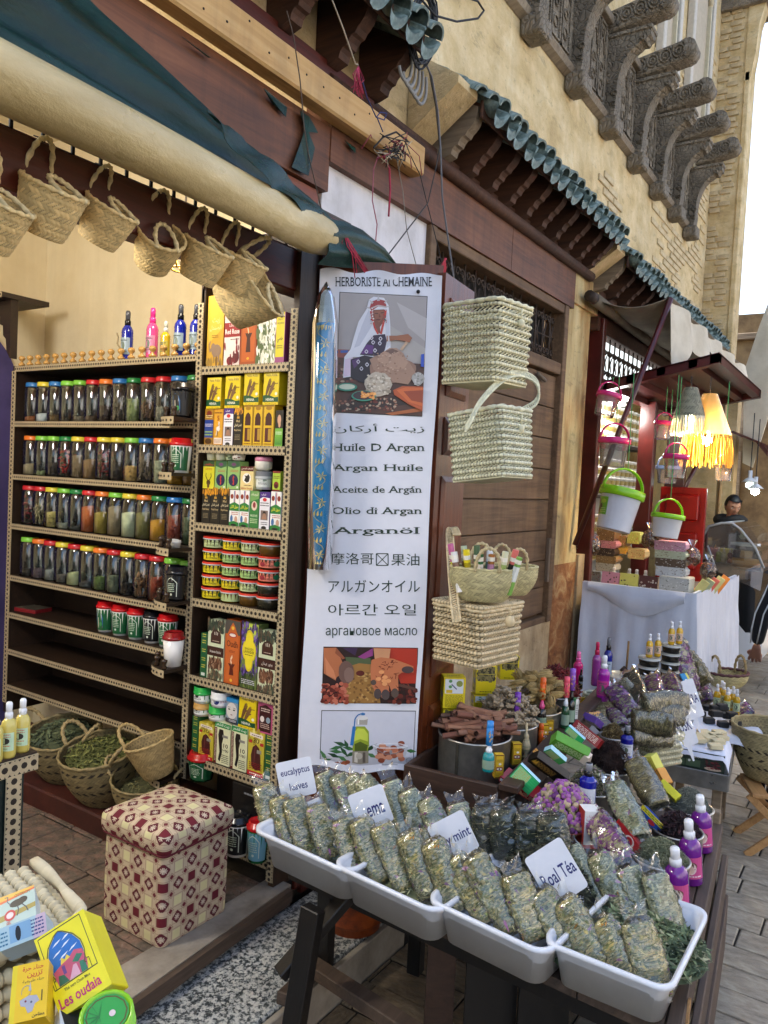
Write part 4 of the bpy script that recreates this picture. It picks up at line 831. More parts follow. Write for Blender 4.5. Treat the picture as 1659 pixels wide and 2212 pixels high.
def tub(name,label,M,r,h,body,lid,lh=.015,band=None,grp=None,mt=None,lidm=None,taper=.9,lipc='#b9bcbc'):
 o=thing(name,label,'tub',M,grp)
 MB().lathe([(r*taper,0),(r,h*.86),(r*.97,h*.88)],18,body).build('body',mt or gloss,o)
 m=MB();m.lathe([(r*1.04,h-lh*1.6),(r*1.06,h-lh*1.5),(r*1.06,h-lh),(r*1.02,h-lh),(r*1.02,h),(r*.9,h),(r*.88,h-.002),(0,h-.002)],20,[lipc,lipc,lipc]+[lid]*4);m.build('lid',lidm or gloss,o)
 if band:
  m=MB();k=12;a0=PI*.75
  def F(u,v,f):aa=a0+u*PI*.85;q_=r*(taper+(1-taper)*(.2+.5*v))*1.004+f;return(q_*math.cos(aa),q_*math.sin(aa),h*(.14+.62*v))
  for t in range(k):m.add([F(t/k,0,0),F((t+1)/k,0,0),F((t+1)/k,1,0),F(t/k,1,0)],[(0,1,2,3)],band[0])
  its=[]
  for it in band[1]:its.append(it)
  art(m,F,its,.0006);m.build('label',card,o)
 return o
for k,(a,b,yt,c_,hasl)in enumerate(((145,218,1470,'#c9c8ae',0),(222,300,1470,'#cfcbb4',0),(306,362,1475,'#b9c0a4',1),(366,460,1475,'#d8d2c4',2))):
 l_,r_,t_=oX(ZB0(a,1575),SX+.03),oX(ZB0(b,1575),SX+.03),oX(ZB0(a,yt),SX+.03)
 tub('sample_pot',f"small clear pot of {['pale flakes','white buds','green leaves','white cream with red print'][k]} on top of the cartons",TM((SX+.035,(l_.y+r_.y)/2,l_.z)),(l_.y-r_.y)/2,t_.z-l_.z,c_,'#dfe2e2',.006,(['','','#b4c49a','#e6dcd0'][k],[('d',0,0,1,1,['#5a2a1c','#3a4a28'],8,.12)])if hasl else None,'small pots on the cabinet cartons',taper=.82)
l_=oX(ZB0(578,1830),SX+.05);w_=.033
tub('cream_tub','white cosmetic tub with silver lid under the pink lidded jar',TM((SX+.05,oX(ZB0(638,1800),SX+.05).y,oX(ZB0(638,1830),SX+.05).z)),.034,.072,'#e0e2dc','#7d8084',.02,('#e8ebe4',[('e',.5,.6,.2,.12,'#8a9a8a'),('s',.3,.2,.7,.4,'#4a4a4a',2)]))
o=thing('cream_jar','white cream jar with pink lid on top of the silver lidded tub','jar',TM((SX+.05,oX(ZB0(634,1700),SX+.05).y,oX(ZB0(634,1830),SX+.05).z+.073)))
MB().lathe([(.02,0),(.034,.01),(.035,.03),(.034,.04)],18,'#e9e4d6').build('body',gloss,o);MB().lathe([(.035,.038),(.035,.05),(.03,.056),(0,.056)],18,'#e290b0').build('lid',gloss,o)
Y_,Gc,Gl,SAL='#e6cf22','#c8d69a','#a8cc7e','#e8836a'
soap=[[(Gc,'pale green'),(Y_,'yellow'),(Y_,'yellow'),(Y_,'yellow'),(Y_,'yellow')],[(Y_,'yellow'),(Gl,'light green'),(Gl,'light green'),(Y_,'yellow'),(None,'a scrap of green')],[(Gc,'pale green'),(Gl,'light green'),(Gl,'leafy green'),(Gc,'pale green'),(None,'no')],[(None,'a red seal and no'),(SAL,'salmon'),(SAL,'salmon'),(None,'no'),(None,'no')]]
cx0=[(108,262,645),(262,412,675),(412,562,702),(558,720,724)]
num=['top','second','middle','fourth','bottom'];coln=['first','second','third','fourth']
for ci,(a,b,yb)in enumerate(cx0):
 pl,pr=oX(ZB(a,yb),SX+.05),oX(ZB(b,yb),SX+.05);y=(pl.y+pr.y)/2;r=(pl.y-pr.y)/2*.93
 for k in range(5):
  c_,nm=soap[ci][4-k]if False else soap[ci][k];lv=4-k
  its=[]
  if c_:its=[('t','صابون بلدي',.22,.55,.7,.85,'#3a4a1c' if c_!=SAL else '#5a1c14','b'),('t','AU CITRON' if c_==Y_ else 'SAVON BELDI',.25,.15,.65,.4,'#4a5a1c' if c_!=SAL else '#6a2a1c','b')]+([('e',.82,.5,.1,.35,'#2f6a34')]if c_!=SAL else[('e',.3,.4,.1,.3,'#a02a3c'),('e',.8,.5,.12,.35,'#2c8a5a')])
  body='#5c4016' if(ci,k)in((2,4),(3,0),(1,4))else '#3a2a12'
  if ci==3 and k>2:body='#2c2a1e'
  tub('soap_tub',f"red lidded soap tub with {nm} label, {num[k]} in the {coln[ci]} stack",TM((SX+.055,y,cz[3]-.002+lv*.0525)),r,.051,body,'#c93a2c',.008,(c_ or '#b8c88a',its)if(c_ or(ci,k)==(1,4))else None,'stacked black soap tubs',taper=.93)
q(ZB,76,128,1288,925,4,A_GRN,'incense_carton','narrow dark green carton beside the cream Incense Sticks carton','carton','#1c5a34')
q(ZB,131,268,1310,815,4,A_INC1,'incense_carton','cream and brown carton printed Incense Sticks','carton','#cfd8b4',.06)
q(ZB,272,398,1350,812,4,A_OUD,'incense_carton','orange Oudh carton with incense burner','carton','#a04a16',.06)
q(ZB,405,545,1390,835,4,A_LAV,'incense_carton','purple ENGLISH LAVENDER incense carton','carton','#5a6a3a',.06)
q(ZB,550,700,1425,905,4,A_INC2,'incense_carton','cream and brown carton with Arabic band by the post','carton','#cfd8b4',.06)
for(a,b,yb,yt,ds,lb,cc)in[(4,56,1950,1610,A_GRN,'narrow green carton at the start of the hair oil row','#1c5a34'),(60,184,1985,1660,A_30,'yellow 30 hair oil carton next to the green carton','#c9b83a'),(188,322,2045,1655,A_10,'white 10 hair oil carton with plait, first of two','#dfe0b8'),(326,462,2090,1690,A_10,'white 10 hair oil carton with plait, second of two','#dfe0b8'),(466,603,2135,1725,A_30,'yellow 30 hair oil carton near the cabinet post','#c9b83a'),(607,668,2160,1765,A_GRN,'narrow green carton touching the cabinet post','#1c5a34')]:
 q(ZB,a,b,yb,yt,5,ds,'hair_oil_carton',lb,'carton',cc,.06)
for(a,b,yb,yt,ds,lb,cc)in[(290,388,1660,1462,A_FACE,'blue box with a grey woman face above the hair oils','#2a86c0'),(395,540,1700,1440,henna,'single henna box above the hair oil cartons','#dcc41a'),(552,680,1745,1495,A_PNK,'pink framed dark box above the hair oil cartons','#b8507a')]:
 zb=oX(ZB(a,yb),SX+.014).z-cz[5];q(ZB,a,b,yb,yt,5,ds,'beauty_box',lb,'box',cc,.045,.014,stack=zb)
LBW=('#eef0ea',[('e',.3,.6,.1,.2,'#2a2a2a'),('s',.15,.15,.5,.45,'#3a3a3a',2),('r',.62,.2,.85,.8,'#1f7a3c')])
for(xc,yb,r,h,bd,ld,lb,lbl)in[(85,1608,.037,.058,'#e9e6dc','#c79a56','white balm tub with tan lid under a green lidded tub',LBW),(92,1502,.04,.066,'#eef0ea','#2fa64a','white balm tub with green lid at the stack top',LBW),(215,1648,.039,.058,'#eef0ea','#2fa64a','white and green balm tub under the all white tub',LBW),(238,1535,.041,.06,'#e9eaec','#dadcdc','all white balm tub with navy round print',('#e9eaec',[('e',.4,.5,.12,.4,'#1c2c6a'),('s',.55,.3,.9,.7,'#9a3a3a',3)]))]:
 p=oX(ZB(xc,yb),SX+.03);tub('balm_tub',lb,TM((SX+.04,p.y,p.z)),r,h,bd,ld,.02,lbl,'balm tubs on the cabinet',taper=.98,lipc=ld)
# cups with flat lids
def cup(label,M,body,lid,lbl,art_c,r=.042,h=.115,top_r=.046):
 o=thing('drink_cup',label,'cup',M,'lidded cups on the shelves')
 MB().lathe([(r*.82,0),(top_r*.96,h)],18,body).build('body',gloss,o)
 MB().lathe([(top_r,h-.004),(top_r*1.03,h),(top_r*1.03,h+.008),(top_r*.9,h+.01),(top_r*.86,h+.026),(top_r*.7,h+.028),(top_r*.66,h+.022),(0,h+.022)],20,lid).build('lid',gloss,o)
 if lbl:
  m=MB();k=12
  def F(u,v,f):a=PI*.62+u*PI*.9;q_=(r*.82+(top_r*.96-r*.82)*(.12+.76*v))*1.006+f;return(q_*math.cos(a),q_*math.sin(a),h*(.08+.84*v))
  for t in range(k):m.add([F(t/k,0,0),F((t+1)/k,0,0),F((t+1)/k,1,0),F(t/k,1,0)],[(0,1,2,3)],lbl)
  art(m,F,art_c,.0006);m.build('label',card,o)
 return o
frame_art=[('l',[(.28,.12),(.28,.7),(.4,.85),(.5,.92),(.6,.85),(.72,.7),(.72,.12),(.28,.12)],.025,'#d8e0d0'),('s',.35,.3,.65,.7,'#c8d8c0',5),('e',.5,.2,.05,.05,'#d8e0d0')]
scene_art=[arc(.42,.12,.2,.8,'#3a6aa0'),('r',.38,.12,.42,.62,'#d8d0c0'),('e',.52,.3,.07,.1,'#3a8a4a'),('r',.26,.1,.6,.2,'#8a6a4a')]
for k,(zx,zb,body,lid,lb,la,ac)in enumerate([(600,420,'#e8e9e4','#c4181e','#165c34','green cup with red lid and minaret picture',scene_art),(685,438,'#e8e9e4','#c4181e','#165c34','green cup with red lid, second along the shelf',frame_art),(775,460,'#e8e9e4','#c4181e','#165c34','green cup with red lid beside the black cup',frame_art),(865,478,'#e8e9e4','#16161a','#101216','black labelled cup with black lid on the fifth shelf',frame_art),(950,497,'#e8e9e4','#c4181e','#165c34','green cup with red lid nearest the corner shelf',frame_art)]):
 p=oX(ZS(zx,zb),SX+.06);cup(la,TM((SX+.06,p.y,shelfy[5]-.001)),body,lid,lb,ac)
for(zz,k,args)in((0,0,('black cup with black lid on the uppermost corner shelf','#16171a','#121216','#14161a',scene_art)),(0,1,('green cup with red lid on the second corner shelf','#e8e9e4','#c4181e','#165c34',frame_art)),(0,4,('white cup with deep red lid on a lower corner shelf','#eceae6','#8c1a1c',None,[]))):
 cup(args[0],TM((SX-.045,Y0s+.035,corner_z[k])),args[1],args[2],args[3],args[4])
cup('tall black spray canister on the fourth corner shelf',TM((SX-.045,Y0s+.03,corner_z[3])),'#16171a','#1a1b20','#14161a',frame_art)
for(a,b_)in((0,0),(.028,.035)):
 tub('small_clear_pot',('small clear pot standing on the third corner shelf' if a==0 else 'small clear pot on the third corner shelf edge'),TM((SX-.05-a*.6,Y0s+.06-b_,corner_z[2])),.024,.03,'#a8a49c','#c8c8c6',.006,None,'clear pots on the corner shelf')
p=oX(ZS(120,300),SX+.03)
o=carton('book','flat grey book with red edges lying on a shelf','book',.16,.11,.02,'#7a1c22',None,TM((SX+.03,p.y+.08,shelfy[5]-.001),(0,0,R(-80))),top=[('r',0,0,1,1,'#4e4a40'),('d',0,0,1,1,['#6b6658','#3a362c'],30,.06)])
# spray bottles
def bottle(label,M,col,cap,h=.16,r=.026,lbl=None,capc2=None,name='spray_bottle',group=None,rings=True,sol=None,trans=True,label_art=None,nozzle=True):
 o=thing(name,label,'bottle',M,group);n=18;H=h*.72
 if rings:prof=[(r*.9,0),(r*.98,.006)]+[(r*(1.0-.05*(k%2)),.012+k*.0055)for k in range(5)]+[(r*.97,H*.35),(r*.97,H*.6)]+[(r*(1.0-.06*(k%2)),H*.64+k*.0055)for k in range(5)]+[(r*.9,H*.88),(r*.62,H*.96),(r*.42,H)]
 else:prof=[(r*.9,0),(r,.006),(r,H*.8),(r*.85,H*.9),(r*.42,H)]
 MB().lathe(prof,n,col).build('body',liquid if trans else gloss,o)
 m=MB();m.lathe([(r*.5,H-.004),(r*.52,H+h*.08),(r*.4,H+h*.1),(r*.34,H+h*.24),(r*.3,H+h*.28),(0,H+h*.28)],14,cap)
 m.build('cap',gloss,o)
 if nozzle:MB().lathe([(r*.4,H+h*.08),(r*.42,H+h*.24),(r*.36,H+h*.27),(0,H+h*.272)],12,capc2 or '#dfe3e6').build('spray_cover',gloss,o)
 if lbl:
  m=MB();k=10
  def F(u,v,f):a=PI*.68+u*PI*.75;q_=r*1.015+f;return(q_*math.cos(a),q_*math.sin(a),H*(.16+.46*v)+.003)
  for t in range(k):m.add([F(t/k,0,0),F((t+1)/k,0,0),F((t+1)/k,1,0),F(t/k,1,0)],[(0,1,2,3)],lbl)
  art(m,F,label_art or[('e',.45,.5,.2,.25,'#5a6a5a'),('s',.2,.1,.8,.3,'#3a4a4a',2),('s',.2,.75,.8,.9,'#3a4a4a',1)],.0006);m.build('label',card,o)
 return o
for(zx,yb,yt,c_,cp,cc,lb,w)in[(662,405,165,'#0a1f8e','#101014','#4a4c52','#8fa2ae','dark blue spray bottle with black cap above the jars, beside the dried stalk'),(792,398,150,'#d24a86','#e0358a','#e0358a','#c07a9a','pink spray bottle standing on the jar shelf top'),(862,390,218,'#c9a61e','#cfcdbc','#cfcdbc','#b0a040','small golden oil bottle on the jar shelf top'),(938,385,132,'#0a1f8e','#101014','#4a4c52','#8fa2ae','tall dark blue spray bottle between golden bottle and bracket'),(1020,380,132,'#0a1f8e','#101014','#4a4c52','#8fa2ae','dark blue spray bottle half behind the cabinet bracket')]:
 p=oX(ZA(zx,yb),SX+.06);t=oX(ZA(zx,yt),SX+.06)
 bottle(w,TM((SX+.06,p.y,shelfy[0]-.001)),c_,cp,t.z-shelfy[0],.027 if c_!='#c9a61e' else .022,lb,cc,group='spray bottles above the jars')
m=MB();p=oX(ZA(632,405),SX+.04);r_=random.Random(2)
m.tube([p+Vector((0,0,.0)),p+Vector((0,.01,.04)),p+Vector((0,.03,.06)),p+Vector((0,.025,.09)),p+Vector((0,.035,.11))],.004,5,'#9a8a68');tag(m.build('dried_stalk',straw),'crooked dried stalk standing among the wooden balusters','stalk')
# large things at the foot of the cabinet
zf=.10
def pk(Zf,zx,zy,X):return oX(Zf(zx,zy),X)
p=pk(ZS,1165,1262,SX+.06);cup('big green cup with wide red lid under the lowest cabinet shelf',TM((SX+.03,p.y-.01,.31)),'#14502e','#b21c1e','#165c34',frame_art,.055,.09,.062)
p=pk(ZL,1218,200,SX);cup('white cup with black Arabic panel at the cabinet foot',TM((SX-.03,p.y,.10)),'#e8e9e4','#15161a','#0f1114',frame_art,.05,.13,.052)
p=pk(ZL,1300,240,SX);cup('green lake scene cup with red lid standing lowest by the step',TM((SX-.02,p.y-.01,.10)),'#1a6a3a','#c01c20','#6fa6b8',frame_art,.042,.13,.046)
cup('green lake scene cup with red lid on the upper foot position',TM((SX+.06,p.y-.012,.25)),'#1a6a3a','#c01c20','#6fa6b8',scene_art,.042,.13,.046)
carton('henna_pack','black glossy box with silver lettering at the cabinet foot','box',.13,.1,.26,'#0e0f11',[('l',[(.1,.5),(.4,.6),(.6,.5),(.9,.55)],.03,'#3a3c40'),('s',.15,.1,.8,.4,'#5a5c60',7),('s',.5,.85,.9,.92,'#8a8c90',1)],FACE(SX+.0,2.14,.10,0))
# WOVEN PALM BASKETS
def weave(prof,n_row,stitches,amp=.004,c0='#bda36c',sx=1,sy=1,bands=None,seed=1,su=4,sv=4):
 """herringbone palm body: prof = function v(0..1)->(r,z)"""
 rr=random.Random(seed);NU,NV=stitches*su,n_row*sv
 shade=[[rr.uniform(.72,1.12)for _ in range(stitches)]for _ in range(n_row)]
 m=MB();base=hx(c0)
 vs=[]
 for j in range(NV+1):
  v=j/NV;r,z=prof(v);row=min(j//sv,n_row-1);fv=(j%sv)/sv;sg=1 if row%2 else-1
  for i in range(NU):
   u=i/NU;a=2*PI*u;ph=u*stitches+sg*fv*.9
   d=amp*(abs(math.sin(PI*ph))**.7)*(.55+.45*math.sin(PI*(fv+.12)))
   vs.append(((r+d)*sx*math.cos(a),(r+d)*sy*math.sin(a),z))
 fs=[];cs=[]
 for j in range(NV):
  row=j//sv;fv=(j%sv+.5)/sv;sg=1 if row%2 else-1
  for i in range(NU):
   fs.append((j*NU+i,j*NU+(i+1)%NU,(j+1)*NU+(i+1)%NU,(j+1)*NU+i))
   ph=(i+.5)/su+sg*fv*.9;st=int(ph)%stitches;k=shade[row][st]
   b=base
   if bands and row in bands and(st%bands[row][1]<bands[row][2]):b=hx(bands[row][0])
   edge=.62 if(ph%1<.14)else 1
   cs.append(tuple(q_*k*edge for q_ in b))
 m.add(vs,fs,[tuple(c)for c in cs],True)
 return m
def rope(mb,path,r,col,tw=3,n=7,seg=5,closed=False,seed=4):
 """twisted cord; path resampled"""
 P=[Vector(p)for p in path];out=[]
 m=len(P)
 for i in range(m if closed else m-1):
  for k in range(seg):out.append(P[i].lerp(P[(i+1)%m],k/seg))
 if not closed:out.append(P[-1])
 rr=random.Random(seed)
 mb.tube(out,r,n,[vary(col,.14,rr)for _ in range(37)],closed=closed,rf=lambda i,a:1+.28*math.cos(2*a-i*.9),caps=not closed)
def arc_pts(w,h,n=12,y=0,x0=0,lean=0):return[(x0-w*math.cos(PI*t/n),y+lean*math.sin(PI*t/n),h*math.sin(PI*t/n)**.8)for t in range(n+1)]
def palm_basket(r_top,r_bot,H,rows,st,c0='#c2a970',bands=None,seed=1,oval=1.0,handle_h=.07,amp=.0035,bulge=.0,hr=.006,detail=4):
 """meshes: body (outside and lining), rim, handle pair"""
 pr=lambda v:(r_bot+(r_top-r_bot)*v**.8+bulge*math.sin(PI*v),H*v)
 b=weave(pr,rows,st,amp,c0,1,oval,bands,seed,detail,detail)
 b.lathe([(.001,.002),(r_bot,.0)],20,vary(c0,.1),sy=oval,cap=False)
 inner=weave(lambda v:(pr(v)[0]-.006,pr(v)[1]),rows,st,amp*.6,tuple(q_*.85 for q_ in hx(c0)),1,oval,None,seed+1,2,3)
 b.v+=[];n=len(b.v);b.v+=inner.v;b.f+=[tuple(i+n for i in f)for f in inner.f];b.c+=inner.c;b.sm+=inner.sm
 body=b.mesh('body',straw)
 rm=MB();rope(rm,[(r_top*math.cos(t),r_top*oval*math.sin(t),H)for t in np.linspace(0,2*PI,25)[:-1]],hr*.9,c0,closed=True);rim=rm.mesh('rim',straw)
 return body,rim
def handle_mesh(w,h,r,col,x0=0,seed=2,lean=0):
 m=MB();rope(m,arc_pts(w,h,12,0,x0,lean),r,col,seed=seed);return m.mesh('handle',straw)
bodyS,rimS=palm_basket(.078,.052,.105,9,34,'#e0c386',seed=3)
bodyL,rimL=palm_basket(.115,.075,.14,12,44,'#e2c78c',seed=5)
hS=handle_mesh(.03,.095,.0055,'#dcc896');hL=handle_mesh(.04,.1,.0065,'#dfcc9c')
def hang_basket(label,hook,tilt,spin,s,body,rim,hm,rt,H,oval=.85,group='small palm baskets hanging from the shop rail'):
 o=thing('palm_basket',label,'basket',None,group)
 hp=Vector((rt*.97,0,H+.085))
 M=Matrix.Translation(hook)@Matrix.Rotation(R(spin),4,'Z')@Matrix.Rotation(R(tilt),4,'Y')@Matrix.Diagonal((s,s,s,1))@Matrix.Translation(-hp)
 o.matrix_world=M
 link('body',body,o,Matrix.Diagonal((1,oval,1,1)));link('rim',rim,o,Matrix.Diagonal((1,oval,1,1)))
 link('handle',hm,o,TM((rt*.97,0,H-.008),(0,0,PI/2)));
 h2=link('handle',hm,o,TM((-rt*.97,0,H-.004),(R(-8),R(-95),PI/2*0)))
 h2.matrix_local=Matrix.Translation((-rt*.98,0,H))@Matrix.Rotation(PI/2,4,'Z')@Matrix.Rotation(R(78),4,'X')
 return o
Yh=1.90
hk=[(-22,330,1.0,'cut off by the photo edge'),(92,303,1.06,'nearest the picture edge but whole, with plaited mouth'),(225,362,.92,'third along the rail with thick looped handle'),(345,415,.98,'fourth along the rail facing forward'),(432,453,.98,'fifth along the rail, hanging straight'),(503,483,.98,'sixth along the rail with thin twisted handle')]
for k,(x,y,s,w)in enumerate(hk):
 hp=oY((x,y),Yh+.02);hp.y=Yh
 hang_basket(f"small palm basket on the red rail, {w}",hp,[-28,-26,-32,-46,-28,-26][k],[95,92,98,70,90,96][k],s*1.12,bodyS,rimS,hS,.078,.105)
hp=oY((578,517),Yh-.05)
hang_basket('large palm basket tipped sideways at the end of the rail',hp,-58,108,1.08,bodyL,rimL,hL,.115,.14)
hook=MB()
for(x,y,s,w)in hk+[(578,517,1,'')]:
 a=oY((x,y),Yh);hook.tube([a+Vector((0,0,-.004)),a+Vector((0,.02,.012)),a+Vector((0,.04,.02))],.002,5,'#3a3a3a')
stuff(tag(hook.build('rail_hooks',matte,bld),'thin wire hooks',None))if False else hook.build('hook_row',matte,bld)
bd={7:('#2e2720',2,1),10:('#2e2720',3,1),14:('#2e2720',2,1),3:('#3a3228',3,1)}
bF,rF=palm_basket(.19,.115,.24,17,56,'#8f8058',bands=bd,seed=9,bulge=.02,hr=.008)
hF=handle_mesh(.055,.1,.009,'#a89468')
def leafpile(name,r,z,n,cols,size,seed,h=.03,parent=None,oval=1,kind='leaf'):
 m=MB();rr=random.Random(seed)
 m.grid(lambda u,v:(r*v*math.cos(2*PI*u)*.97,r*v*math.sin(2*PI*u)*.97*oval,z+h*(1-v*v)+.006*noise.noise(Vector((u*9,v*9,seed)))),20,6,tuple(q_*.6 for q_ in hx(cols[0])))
 for k in range(n):
  a=rr.uniform(0,2*PI);d=r*math.sqrt(rr.random())*.97;L=size*rr.uniform(.6,1.3)
  p=Vector((d*math.cos(a),d*math.sin(a)*oval,z+h*(1-(d/r)**2)+rr.uniform(0,.01)))
  e1=Vector((rr.uniform(-1,1),rr.uniform(-1,1),rr.uniform(-.35,.5))).normalized()*L;e2=e1.cross(Vector((rr.uniform(-.4,.4),rr.uniform(-.4,.4),1))).normalized()*L*(.28 if kind=='leaf' else .1)
  up=Vector((0,0,1))*L*.12
  m.add([p-e1,p-e2+up,p+e1,p+e2+up],[(0,1,2),(0,2,3)],vary(rr.choice(cols),.25,rr))
 o=m.build(name,herb,parent);return o
for k,(zx,zy,s,lb,cols,sz,hh)in enumerate([(400,1215,1.0,'big dark striped basket of eucalyptus leaves under the empty shelves',['#5e6a4a','#6f7a58','#4a5640'],.022,.12),(665,1330,1.02,'big dark striped basket of narrow green leaves in the middle',['#6c7238','#838648','#555a2c'],.016,.13),(860,1300,.8,'smaller dark striped basket with stems near the tall cabinet',['#6a6a44','#7d7a50'],.016,.05)]):
 X_=2.33;p=oX(ZS(zx,zy),X_)
 X_=[2.26,2.22,2.22][k];p=oX(ZS(*[(395,1265),(610,1400),(850,1400)][k]),X_)
 o=thing('palm_basket',lb,'basket',TM((X_,p.y,.105),(0,R(-14),R([10,-5,15][k])),s*.95),'striped palm baskets on the red plinth')
 link('body',bF,o,Matrix.Diagonal((.9,1,1,1)));link('rim',rF,o,Matrix.Diagonal((.9,1,1,1)))
 for sd in(-1,1):
  hb=link('handle',hF,o);hb.matrix_local=Matrix.Translation((0,sd*.18,.235))@Matrix.Rotation(R(sd*-35),4,'X')@Matrix.Rotation(R(0),4,'Z')
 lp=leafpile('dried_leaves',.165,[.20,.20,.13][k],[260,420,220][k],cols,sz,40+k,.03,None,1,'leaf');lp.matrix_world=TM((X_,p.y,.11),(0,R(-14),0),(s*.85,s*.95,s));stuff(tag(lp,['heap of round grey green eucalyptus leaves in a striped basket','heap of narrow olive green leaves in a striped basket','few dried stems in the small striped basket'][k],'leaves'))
bH,rH=palm_basket(.1,.055,.15,13,40,'#b59c68',seed=12)
p=oX(ZS(985,1110),SX-.12)
o=thing('palm_basket','pale palm basket leaning on the lowest corner shelf by the cabinet','basket',TM((SX-.1,Y0s+.03,corner_z[5]+.012),(R(-14),R(-12),0)))
link('body',bH,o);link('rim',rH,o);hb=link('handle',handle_mesh(.05,.09,.007,'#b59c68'),o);hb.matrix_local=Matrix.Translation((0,.095,.145))@Matrix.Rotation(R(-35),4,'X')
# BANNER ON THE FOLDED DOOR
BO=Vector((2.22,1.79,0));BU=Vector((.23,-.36,0)).normalized();BN=Vector((BU.y,-BU.x,0));BW=.43
if BN.dot(Vector((-1,-1,0)))<0:BN=-BN
door=thing('folding_door','varnished panelled door folded out into the lane behind the long banner','door')
m=MB();o0=BO-BN*.035;m.prism([o0,o0+BU*(BW+.01),o0+BU*(BW+.01)-BN*.035,o0-BN*.035],(0,0,2.30),M=Matrix.Translation((0,0,.09)));m.build('door_leaf',doorwood,door)
l0=Vector((2.475,1.42,0));lu=Vector((math.cos(R(7)),math.sin(R(7)),0));ln=Vector((lu.y,-lu.x,0));LW=.30
m=MB();m.prism([l0,l0+lu*LW,l0+lu*LW-ln*.035,l0-ln*.035],(0,0,2.27),M=Matrix.Translation((0,0,.09)));leaf=m.build('door_leaf',doorwood,door)
m=MB();ED=lambda s,z,o:l0+lu*s+ln*o+Vector((0,0,z))
def lbox(m,s0,s1,z0,z1,o,b=.008):
 m.prism([ED(s0,z0,0),ED(s1,z0,0),ED(s1,z1,0),ED(s0,z1,0)],ln*o*.4)
 m.add([ED(s0,z0,o*.4),ED(s1,z0,o*.4),ED(s1,z1,o*.4),ED(s0,z1,o*.4),ED(s0+b,z0+b,o),ED(s1-b,z0+b,o),ED(s1-b,z1-b,o),ED(s0+b,z1-b,o)],[(0,1,5,4),(1,2,6,5),(2,3,7,6),(3,0,4,7),(4,5,6,7)],'#ffffff')
for(a,b_)in((.2,.75),(.86,1.04),(1.12,1.62),(1.70,1.84),(1.92,2.28)):
 m=MB();lbox(m,.05,.25,a,b_,.014,.02);m.build('raised_panel',doorwood,leaf)
banner=thing('shop_banner','long white banner lettered HERBORISTE Al CHEMAINE with argan oil words and three pictures','banner')
def bsurf(u,v):
 s=-.006+(BW+.012)*u;z=.515+1.83*v
 w=.004*math.sin(z*9)*max(0,abs(u-.5)*2-.86)*7+(.008*max(0,.012-v)/.012)+.01*max(0,v-.985)/.015*math.sin(u*14)
 return BO+BU*(s+.003*math.sin(z*7))+BN*(.004+w)+Vector((0,0,z+.012*math.sin(u*PI*3)*max(0,.04-v)/.04+.006*math.sin(u*17)*max(0,v-.98)/.02))
m=MB();m.slab(bsurf,30,60,-BN*.0015,'#dadbe2');m.build('sheet',vinyl,banner)
def BF(Zf):return lambda x,y,f:oP(Zf(x,y),BO+BN*.0052,BN)+BN*f
DG='#14301f'
LT=[(ZN1,i)for i in[('t','HERBORISTE Al CHEMAINE',265,283,1108,200,'#17171c','serif'),('t','زيت أركان',242,1562,1040,1478,DG),('t','Huile D Argan',236,1738,1045,1650,DG,'serif'),('t','Argan Huile',232,1908,1030,1832,DG,'serif'),('t','Aceite de Argán',234,2098,1020,2022,DG,'serif')]]+[(ZN2,i)for i in[('t','Olio di Argan',215,66,930,-6,DG,'serif'),('t','Arganöl',215,222,910,152,DG,'serif'),('t','摩洛哥',208,448,545,355,DG),('l',[(567,362),(660,362),(660,455),(567,455),(567,362)],7,DG),('l',[(567,362),(660,455)],6,DG),('l',[(660,362),(567,455)],6,DG),('t','果油',685,458,908,362,DG),('t','アルガンオイル',188,668,912,570,DG),('t','아르간 오일',184,852,882,762,DG),('t','аргановое масло',166,1030,890,950,DG)]]
for Z_,it in LT:m=MB();art(m,BF(Z_),[it],.0004);m.build('lettering',vinyl,banner)
m=MB();rr=random.Random(1)
def blob(x,y,rx,ry,c,n=14,j=.12):return('p',[(x+rx*(1+rr.uniform(-j,j))*math.cos(2*PI*k/n),y+ry*(1+rr.uniform(-j,j))*math.sin(2*PI*k/n))for k in range(n)],c)
def dots(n,x0,y0,x1,y1,cols,r):return[('e',rr.uniform(x0,x1),rr.uniform(y0,y1),r*rr.uniform(.6,1.3),r*rr.uniform(.5,1),rr.choice(cols))for _ in range(n)]
